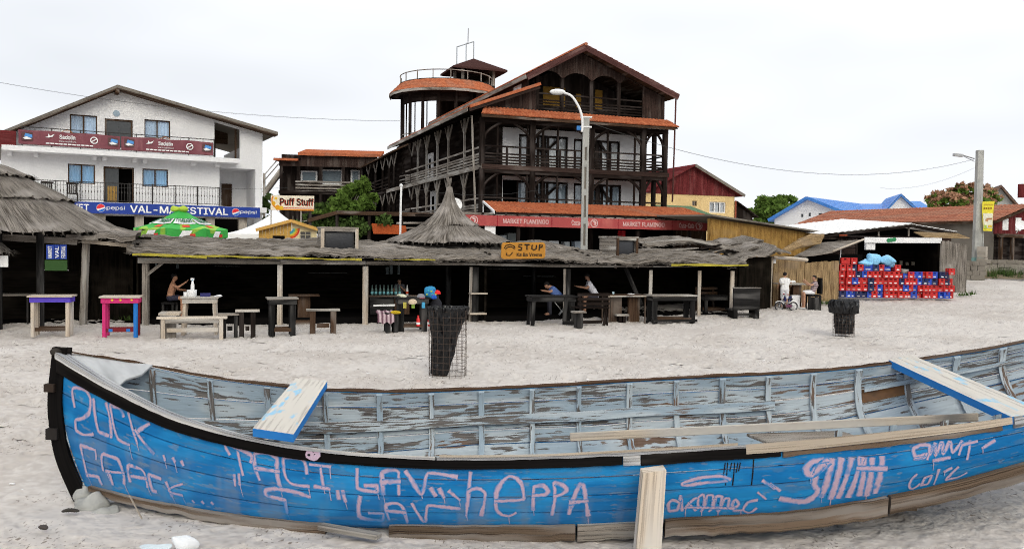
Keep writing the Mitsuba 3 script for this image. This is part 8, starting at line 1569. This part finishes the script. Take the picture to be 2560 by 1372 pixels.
# ------------------------------------------------------------------ people
def hull2(p, r, q, s):
    a = m3.Manifold.sphere(r, 14).translate(list(map(float, p))); b = m3.Manifold.sphere(s, 14).translate(list(map(float, q))); return m3.Manifold.batch_hull([a, b])
def bonemesh(bones, edge=0.028, it=8):
    m = m3.Manifold.batch_boolean([hull2(*b) for b in bones], m3.OpType.Add).refine_to_length(edge); q = m.to_mesh()
    t = trimesh.Trimesh(np.asarray(q.vert_properties)[:, :3], np.asarray(q.tri_verts), process=True); trimesh.smoothing.filter_taubin(t, 0.5, -0.52, it); return tri(t)
def person(lab, J, k, loc, az, skin, hair, shirt=None, pants=None, stripes=None, sleeve=0.55, leg=0.6, long_hair=False, shoes=None):
    """J: joints of a figure that faces +x (left is +y), in metres before the scale k; az turns it"""
    J = {n: np.asarray(p, float) for n, p in J.items()}; t = thing('person', lab, 'person'); A = lambda n: J[n]
    place = lambda m: move(m, az, loc, k)
    B = []; hd = J['head']; face = J['face'] / np.linalg.norm(J['face']); side = np.cross([0, 0, 1.0], face); side /= np.linalg.norm(side); upv = np.cross(face, side)
    B.append((hd + upv * 0.03 - face * 0.012, 0.085, hd + upv * 0.02 + face * 0.02, 0.078)); B.append((hd + upv * 0.0, 0.075, hd - upv * 0.07 + face * 0.035, 0.05)); B.append((J['neck'], 0.055, hd - upv * 0.05, 0.05))
    B.append((hd + face * 0.085 - upv * 0.01, 0.012, hd + face * 0.098 - upv * 0.03, 0.015))
    for s in (-1, 1): B.append((hd + side * s * 0.078 - upv * 0.01, 0.018, hd + side * s * 0.082 - upv * 0.03, 0.014))
    torso = []
    for s in ('l', 'r'):
        sh, hip = J['sh' + s], J['hip' + s]; mid = (J['neck'] * 0.35 + J['pel'] * 0.65); w = (sh - J['neck']); w = w / np.linalg.norm(w)
        torso += [(J['neck'] - [0, 0, 0.05], 0.07, sh, 0.058), (sh * 0.75 + J['neck'] * 0.25 - [0, 0, 0.12], 0.10, mid + w * 0.07, 0.105), (mid + w * 0.07, 0.10, hip, 0.10), (sh, 0.06, mid + w * 0.06, 0.10)]
    torso += [(J['neck'] - [0, 0, 0.12], 0.10, J['pel'], 0.11), (J['hipl'], 0.10, J['hipr'], 0.10)]
    arms, legs = [], []
    for s in ('l', 'r'):
        arms.append((J['sh' + s], 0.055, J['el' + s], 0.040)); arms.append((J['el' + s], 0.040, J['wr' + s], 0.027))
        d = J['wr' + s] - J['el' + s]; d /= np.linalg.norm(d); x = np.cross(d, [0.2, 0.1, 1.0]); x /= np.linalg.norm(x); y = np.cross(x, d); w0 = J['wr' + s]
        arms.append((w0, 0.025, w0 + d * 0.07, 0.030))
        for f, (o, L) in enumerate(((-0.027, 0.075), (-0.009, 0.085), (0.009, 0.08), (0.026, 0.062))): q = w0 + d * 0.075 + x * o; arms.append((q, 0.0095, q + d * L * 0.55 + y * 0.006, 0.009)); arms.append((q + d * L * 0.55 + y * 0.006, 0.009, q + d * L * 0.9 + y * 0.022, 0.008))
        arms.append((w0 + d * 0.03 - x * 0.03, 0.011, w0 + d * 0.075 - x * 0.055 + y * 0.01, 0.009))
        legs += [(J['hip' + s], 0.088, J['kn' + s], 0.056), (J['kn' + s], 0.055, J['an' + s] * 0.4 + J['kn' + s] * 0.6, 0.058), (J['an' + s] * 0.4 + J['kn' + s] * 0.6, 0.056, J['an' + s], 0.036), (J['an' + s], 0.040, J['to' + s], 0.032)]
    part(t, 'body', place(bonemesh(B + torso + arms + legs)), 'paint_rough', True, color=skin)
    up = lambda bs, e: [(p, r + e, q, s_ + e) for p, r, q, s_ in bs]
    if shirt is not None:
        sl = [(J['sh' + s], 0.062, J['sh' + s] * (1 - sleeve) + J['el' + s] * sleeve, 0.056) for s in ('l', 'r')]; m = bonemesh(up(torso, 0.013) + sl, 0.03, 5); c = shirt
        if stripes is not None: z = (m[0] - J['pel']) @ ((J['neck'] - J['pel']) / np.linalg.norm(J['neck'] - J['pel'])); c = np.where((np.floor(z / 0.042) % 2 < 1)[:, None], np.asarray(shirt, float), np.asarray(stripes, float))
        part(t, 'shirt', place(m), 'paint_rough', True, color=c)
    if pants is not None:
        b = [(J['hipl'], 0.118, J['hipr'], 0.118)]
        for s in ('l', 'r'):
            if leg <= 1: b.append((J['hip' + s], 0.108, J['hip' + s] * (1 - leg) + J['kn' + s] * leg, 0.085))
            else: b += [(J['hip' + s], 0.108, J['kn' + s], 0.076), (J['kn' + s], 0.076, J['an' + s], 0.06)]
        part(t, 'trousers' if leg > 1 else 'shorts', place(bonemesh(b, 0.03, 5)), 'paint_rough', True, color=pants)
    hb = [(hd + upv * 0.055 - face * 0.025, 0.088, hd + upv * 0.03 - face * 0.03, 0.09), (hd + upv * 0.075 + face * 0.025, 0.060, hd + upv * 0.05 - face * 0.02, 0.085)]
    if long_hair: hb.append((hd - face * 0.05, 0.075, hd - face * 0.07 - upv * 0.12, 0.045))
    part(t, 'hair', place(bonemesh(hb, 0.03, 4)), 'paint_rough', True, color=hair)
    for s in (-1, 1): part(t, 'eye', place(ball(hd + face * 0.083 + side * s * 0.033 + upv * 0.018, 0.009, 1)), 'paint_gloss', color=(0.02, 0.015, 0.012))
    part(t, 'mouth', place(ball(hd + face * 0.080 - upv * 0.055, 0.02, 1, (0.4, 1.0, 0.35))), 'paint_rough', color=(0.25, 0.08, 0.06))
    if shoes is not None:
        for s in ('l', 'r'): part(t, 'shoe', place(bonemesh([(J['an' + s] - [0.02, 0, 0.03], 0.046, J['to' + s] + [0.02, 0, 0], 0.042)], 0.03, 3)), 'paint_rough', True, color=shoes)
    return t
def seated(h=0.46, lean=0.12, head=0.04, face=(1, 0, -0.1), elr=(0.22, -0.24, 0.42), wrr=(0.42, -0.16, 0.46), ell=(0.22, 0.24, 0.42), wrl=(0.42, 0.16, 0.46), knee=0.42):
    p = np.array([0, 0, h + 0.10]); nk = p + [lean, 0, 0.50]; J = dict(pel=p, neck=nk, head=nk + [head, 0, 0.15], face=face)
    for s, y, el, wr in (('l', 1, ell, wrl), ('r', -1, elr, wrr)): J.update({'sh' + s: nk + [0, 0.165 * y, -0.06], 'hip' + s: p + [0.03, 0.09 * y, 0], 'kn' + s: p + [knee, 0.12 * y, 0.0], 'an' + s: [knee - 0.02, 0.12 * y, 0.08], 'to' + s: [knee + 0.13, 0.13 * y, 0.035], 'el' + s: p + el, 'wr' + s: p + wr})
    return J
SK = (0.42, 0.23, 0.15)
# standing child seen from behind
g = gpt(1962, 767); J = dict(pel=(0, 0, 0.92), neck=(0.03, 0, 1.42), head=(0.05, 0, 1.57), face=(1, -0.25, -0.15), shl=(0.02, 0.17, 1.36), shr=(0.04, -0.17, 1.35), ell=(0.02, 0.27, 1.12), wrl=(0.16, 0.28, 0.98), elr=(0.22, -0.32, 1.16), wrr=(0.40, -0.34, 1.05), hipl=(0, 0.09, 0.90), hipr=(0, -0.09, 0.90), knl=(0.04, 0.10, 0.48), knr=(0.02, -0.10, 0.48), anl=(0, 0.11, 0.08), anr=(-0.02, -0.11, 0.08), tol=(0.13, 0.12, 0.03), tor=(0.11, -0.12, 0.03))
ht_ = (at(1958, 681, g[1])[2] - g[2]) / 1.66
person('child in white shirt and white shorts standing with turned back behind the small bicycle', J, ht_, (g[0] - 0.02, g[1], g[2] - 0.02), math.radians(80), SK, (0.012, 0.01, 0.01), (0.72, 0.72, 0.72), (0.66, 0.66, 0.68), leg=0.9, shoes=(0.3, 0.3, 0.3))
# seated woman
g = gpt(2026, 766); zs = at(2026, 736, g[1])[2]; k = (at(2022, 687, g[1])[2] - zs) / 0.90
J = seated((zs - g[2]) / k, -0.10, 0.05, (1, 0.1, 0.0), (0.10, -0.26, 0.30), (0.36, -0.14, 0.46), (0.18, 0.26, 0.32), (0.34, 0.10, 0.50))
person('woman in striped top and white shorts seated on a dark chair with hands raised', J, k, (g[0] + 0.08, g[1], g[2]), math.radians(178), SK, (0.015, 0.012, 0.011), (0.52, 0.42, 0.42), (0.72, 0.72, 0.74), (0.10, 0.06, 0.08), shoes=(0.5, 0.5, 0.5), leg=0.85)
ch = thing('dark_chair', 'dark chair under the seated woman by the reed fence', 'chair'); CF = Frame((g[0] - 0.15, g[1] - 0.22), 0); z0 = g[2] - 0.1
part(ch, 'seat', CF.box(0, 0.5, 0, 0.5, zs - 0.07, zs - 0.005), 'wood_black'); part(ch, 'backrest', CF.beam((0.52, 0.0, zs + 0.35), (0.52, 0.5, zs + 0.35), 0.05, 0.65), 'wood_black')
for u, v in ((0.0, 0.0), (0.43, 0.0), (0.0, 0.43), (0.43, 0.43)): part(ch, 'leg', CF.box(u, u + 0.08, v, v + 0.08, z0, zs - 0.07), 'wood_black')
part(ch, 'side_panel', CF.box(0.09, 0.42, 0.02, 0.05, z0, zs - 0.1), 'wood_black')
g2 = gpt(1985, 760); zt = at(1985, 709, g2[1])[2]; t = thing('cafe_table', 'grey table between the standing child and the seated woman', 'table'); F = Frame((g2[0] - 0.55, g2[1] + 0.1), 6); part(t, 'top', F.box(0, 1.15, 0, 0.75, zt - 0.05, zt), 'wood_grey')
part(t, 'pedestal', F.box(0.15, 0.5, 0.2, 0.5, g2[2] - 0.1, zt - 0.05), 'wood_brown'); part(t, 'pedestal', F.box(0.65, 1.0, 0.2, 0.5, g2[2] - 0.1, zt - 0.05), 'wood_brown')
solo('white_carton', 'white carton standing on the sand under the grey table', 'carton', F.box(0.52, 0.86, 0.0, 0.18, g2[2] - 0.05, g2[2] + 0.55), 'plaster_white'); solo('navy_crate', 'navy crate on the sand under the grey table beside the white carton', 'crate', F.box(0.22, 0.5, 0.02, 0.18, g2[2] + 0.3, g2[2] + 0.5), 'paint_rough', color=(0.02, 0.025, 0.10))
part(t, 'cloth_item', jitter(ball(F(0.62, 0.3, zt + 0.06), 0.12, 2, (1.4, 0.8, 0.5)), 0.03, 8), 'flat_white')
solo('paper_cup', 'white paper cup on the grey table beside the child', 'cup', lathe([(0, 0), (0.04, 0), (0.055, 0.14), (0.05, 0.14), (0.035, 0.01), (0, 0.01)], F(0.08, 0.1, zt), 12), 'flat_white', True)
# people inside the bar
p = S(*[su(424, 740, 0.9)[0], 0.9], 0.05); zt = 0.62
J = seated(0.60, 0.10, 0.05, (1, -0.1, -0.1), (0.30, -0.24, 0.34), (0.52, -0.22, 0.50), (0.20, 0.25, 0.25), (0.42, 0.22, 0.24)); person('shirtless person seated in the shade of the bar reaching towards the spray bottle', J, 1.0, (p[0], p[1], 0.1), math.radians(10), (0.40, 0.21, 0.13), (0.012, 0.01, 0.01), None, (0.03, 0.03, 0.05))
st = thing('dark_stool', 'dark stool under the shirtless person', 'stool'); part(st, 'seat', box(p[0] - 0.2, p[0] + 0.22, p[1] - 0.2, p[1] + 0.2, 0.60, 0.655), 'wood_black')
for a in (-0.18, 0.14):
    for b in (-0.18, 0.14): part(st, 'leg', box(p[0] + a, p[0] + a + 0.06, p[1] + b, p[1] + b + 0.06, 0.0, 0.60), 'wood_black')
p = S(*[su(999, 730, 2.1)[0], 2.1], 0.05); zh = at(998, 697, p[1])[2]; J = dict(pel=(0, 0, 0.95), neck=(0.06, 0, 1.45), head=(0.10, 0, 1.60), face=(1, 0, -0.15), shl=(0.05, 0.18, 1.39), shr=(0.05, -0.18, 1.39), ell=(0.18, 0.26, 1.14), wrl=(0.30, 0.08, 1.36), elr=(0.16, -0.27, 1.14), wrr=(0.34, -0.10, 1.10), hipl=(0, 0.09, 0.93), hipr=(0, -0.09, 0.93), knl=(0.02, 0.1, 0.5), knr=(0.02, -0.1, 0.5), anl=(0, 0.1, 0.09), anr=(0, -0.1, 0.09), tol=(0.14, 0.11, 0.04), tor=(0.14, -0.11, 0.04))
person('person in a grey shirt standing in the shade behind the row of bottles', J, (zh - 0.05) / 1.70, (p[0], p[1], 0.05), math.radians(-88), (0.36, 0.20, 0.13), (0.012, 0.01, 0.01), (0.09, 0.09, 0.10), (0.03, 0.03, 0.04), leg=1.5)
p = S(*[su(1404, 740, 0.55)[0], 0.55], 0.1); J = seated(0.50, 0.36, 0.16, (1, 0, -0.8), (0.42, -0.26, 0.22), (0.60, -0.08, 0.24), (0.42, 0.26, 0.22), (0.60, 0.08, 0.24)); J['neck'] = np.array([0.34, 0, 0.98]); J['head'] = np.array([0.50, 0, 1.02])
for s, y in (('l', 1), ('r', -1)): J['sh' + s] = np.array([0.30, 0.17 * y, 0.93])
person('person in a blue shirt bent forward over the long black trestle table', J, 1.08, (p[0], p[1], 0.12), math.radians(186), SK, (0.012, 0.01, 0.01), (0.10, 0.17, 0.42), (0.03, 0.03, 0.04), leg=1.4)
c2_ = thing('folding_chair', 'folding chair with thin metal legs under the person in the blue shirt', 'chair'); part(c2_, 'seat', box(p[0] - 0.18, p[0] + 0.28, p[1] - 0.22, p[1] + 0.22, 0.60, 0.64), 'wood_black')
for s in (-0.2, 0.2): part(c2_, 'leg', rod([p[0] - 0.25, p[1] + s, 0.62], [p[0] + 0.25, p[1] + s, 0.0], 0.014), 'plain_metal', color=(0.5, 0.5, 0.5)); part(c2_, 'leg', rod([p[0] + 0.25, p[1] + s, 0.62], [p[0] - 0.2, p[1] + s, 0.0], 0.014), 'plain_metal', color=(0.5, 0.5, 0.5))
p = S(*[su(1490, 735, 0.9)[0], 0.9], 0.15); J = seated(0.56, 0.26, 0.06, (1, 0, -0.6), (0.34, -0.25, 0.26), (0.62, -0.16, 0.30), (0.34, 0.25, 0.26), (0.62, 0.16, 0.30)); person('person in a white shirt leaning on the table in the shade behind the slatted bench', J, 1.06, (p[0], p[1], 0.14), math.radians(184), (0.33, 0.18, 0.12), (0.012, 0.01, 0.01), (0.60, 0.60, 0.66), (0.05, 0.05, 0.07))
# ------------------------------------------------------------------ small bicycle
g = gpt(1966, 766); bk = thing('small_bicycle', 'small silver and black child bicycle parked beside the log post of the reed hut', 'bicycle'); sc_ = 1.0; y0 = g[1] - 0.5; X = lambda px: at(px, 766, y0)[0]; z0 = float(gz(g[0], y0)) - 0.03; rw_ = 0.175; xf, xr = X(1948), X(1983)
for x, nm in ((xf, 'wheel'), (xr, 'wheel')):
    a = np.linspace(0, 2 * math.pi, 33); w = part(bk, nm, tube(np.stack([x + (rw_ - 0.035) * np.cos(a), y0 + 0 * a, z0 + rw_ + (rw_ - 0.035) * np.sin(a)], 1), 0.012, 6, False), 'plain_metal', True, color=(0.5, 0.5, 0.52))
    part(w, 'tyre', tube(np.stack([x + (rw_ - 0.015) * np.cos(a), y0 + 0 * a, z0 + rw_ + (rw_ - 0.015) * np.sin(a)], 1), 0.026, 8, False), 'paint_rough', True, color=(0.02, 0.02, 0.022)); part(w, 'hub', rod([x, y0 - 0.04, z0 + rw_], [x, y0 + 0.04, z0 + rw_], 0.025), 'plain_metal', color=(0.4, 0.4, 0.4))
    for k in range(10): part(w, 'spoke', rod([x, y0, z0 + rw_], [x + (rw_ - 0.04) * math.cos(k * 0.628), y0, z0 + rw_ + (rw_ - 0.04) * math.sin(k * 0.628)], 0.004, 4), 'plain_metal', color=(0.5, 0.5, 0.5))
    a = np.linspace(0.3, 2.5, 14) if x == xr else np.linspace(0.5, 2.4, 12); part(bk, 'mudguard', tube(np.stack([x + (rw_ + 0.03) * np.cos(a), y0 + 0 * a, z0 + rw_ + (rw_ + 0.03) * np.sin(a)], 1), 0.02, 6), 'flat_white', True)
hx = xf + 0.09; bbx, bbz = (xf + xr) / 2 + 0.02, z0 + 0.17
for p, q, r in (((xf, rw_), (hx, 0.46), 0.016), ((hx, 0.46), (bbx, 0.17), 0.024), ((hx - 0.01, 0.40), (bbx + 0.08, 0.30), 0.018), ((bbx, 0.17), (bbx + 0.12, 0.44), 0.018), ((bbx, 0.17), (xr, rw_), 0.014), ((bbx + 0.1, 0.36), (xr, rw_), 0.012)): part(bk, 'frame_tube', rod([p[0], y0, z0 + p[1]], [q[0], y0, z0 + q[1]], r), 'plain_metal', color=(0.25, 0.25, 0.27))
part(bk, 'stem', rod([hx, y0, z0 + 0.46], [hx + 0.03, y0, z0 + 0.60], 0.014), 'plain_metal', color=(0.5, 0.5, 0.5)); part(bk, 'handlebar', tube([[hx + 0.12, y0 - 0.24, z0 + 0.66], [hx + 0.03, y0 - 0.12, z0 + 0.64], [hx + 0.03, y0, z0 + 0.60], [hx + 0.03, y0 + 0.12, z0 + 0.64], [hx + 0.12, y0 + 0.24, z0 + 0.66]], 0.013, 6), 'plain_metal', color=(0.5, 0.5, 0.5))
for s in (-1, 1): part(bk, 'grip', rod([hx + 0.12, y0 + s * 0.24, z0 + 0.66], [hx + 0.2, y0 + s * 0.27, z0 + 0.65], 0.018), 'paint_rough', color=(0.3, 0.02, 0.03)); part(bk, 'pedal', box(bbx + s * 0.1 - 0.05, bbx + s * 0.1 + 0.05, y0 + s * 0.09 - 0.03, y0 + s * 0.09 + 0.03, bbz - s * 0.07 - 0.01, bbz - s * 0.07 + 0.01), 'paint_rough', color=(0.02, 0.02, 0.02)); part(bk, 'crank', rod([bbx, y0 + s * 0.05, bbz], [bbx + s * 0.1, y0 + s * 0.06, bbz - s * 0.07], 0.01, 5), 'plain_metal', color=(0.4, 0.4, 0.4))
part(bk, 'saddle', ball([bbx + 0.14, y0, z0 + 0.46], 0.12, 2, (1.0, 0.55, 0.3)), 'paint_rough', True, color=(0.02, 0.02, 0.022)); part(bk, 'chain_guard', ball([bbx + 0.06, y0 - 0.05, bbz + 0.02], 0.12, 2, (1.2, 0.12, 0.5)), 'paint_rough', color=(0.12, 0.04, 0.08))
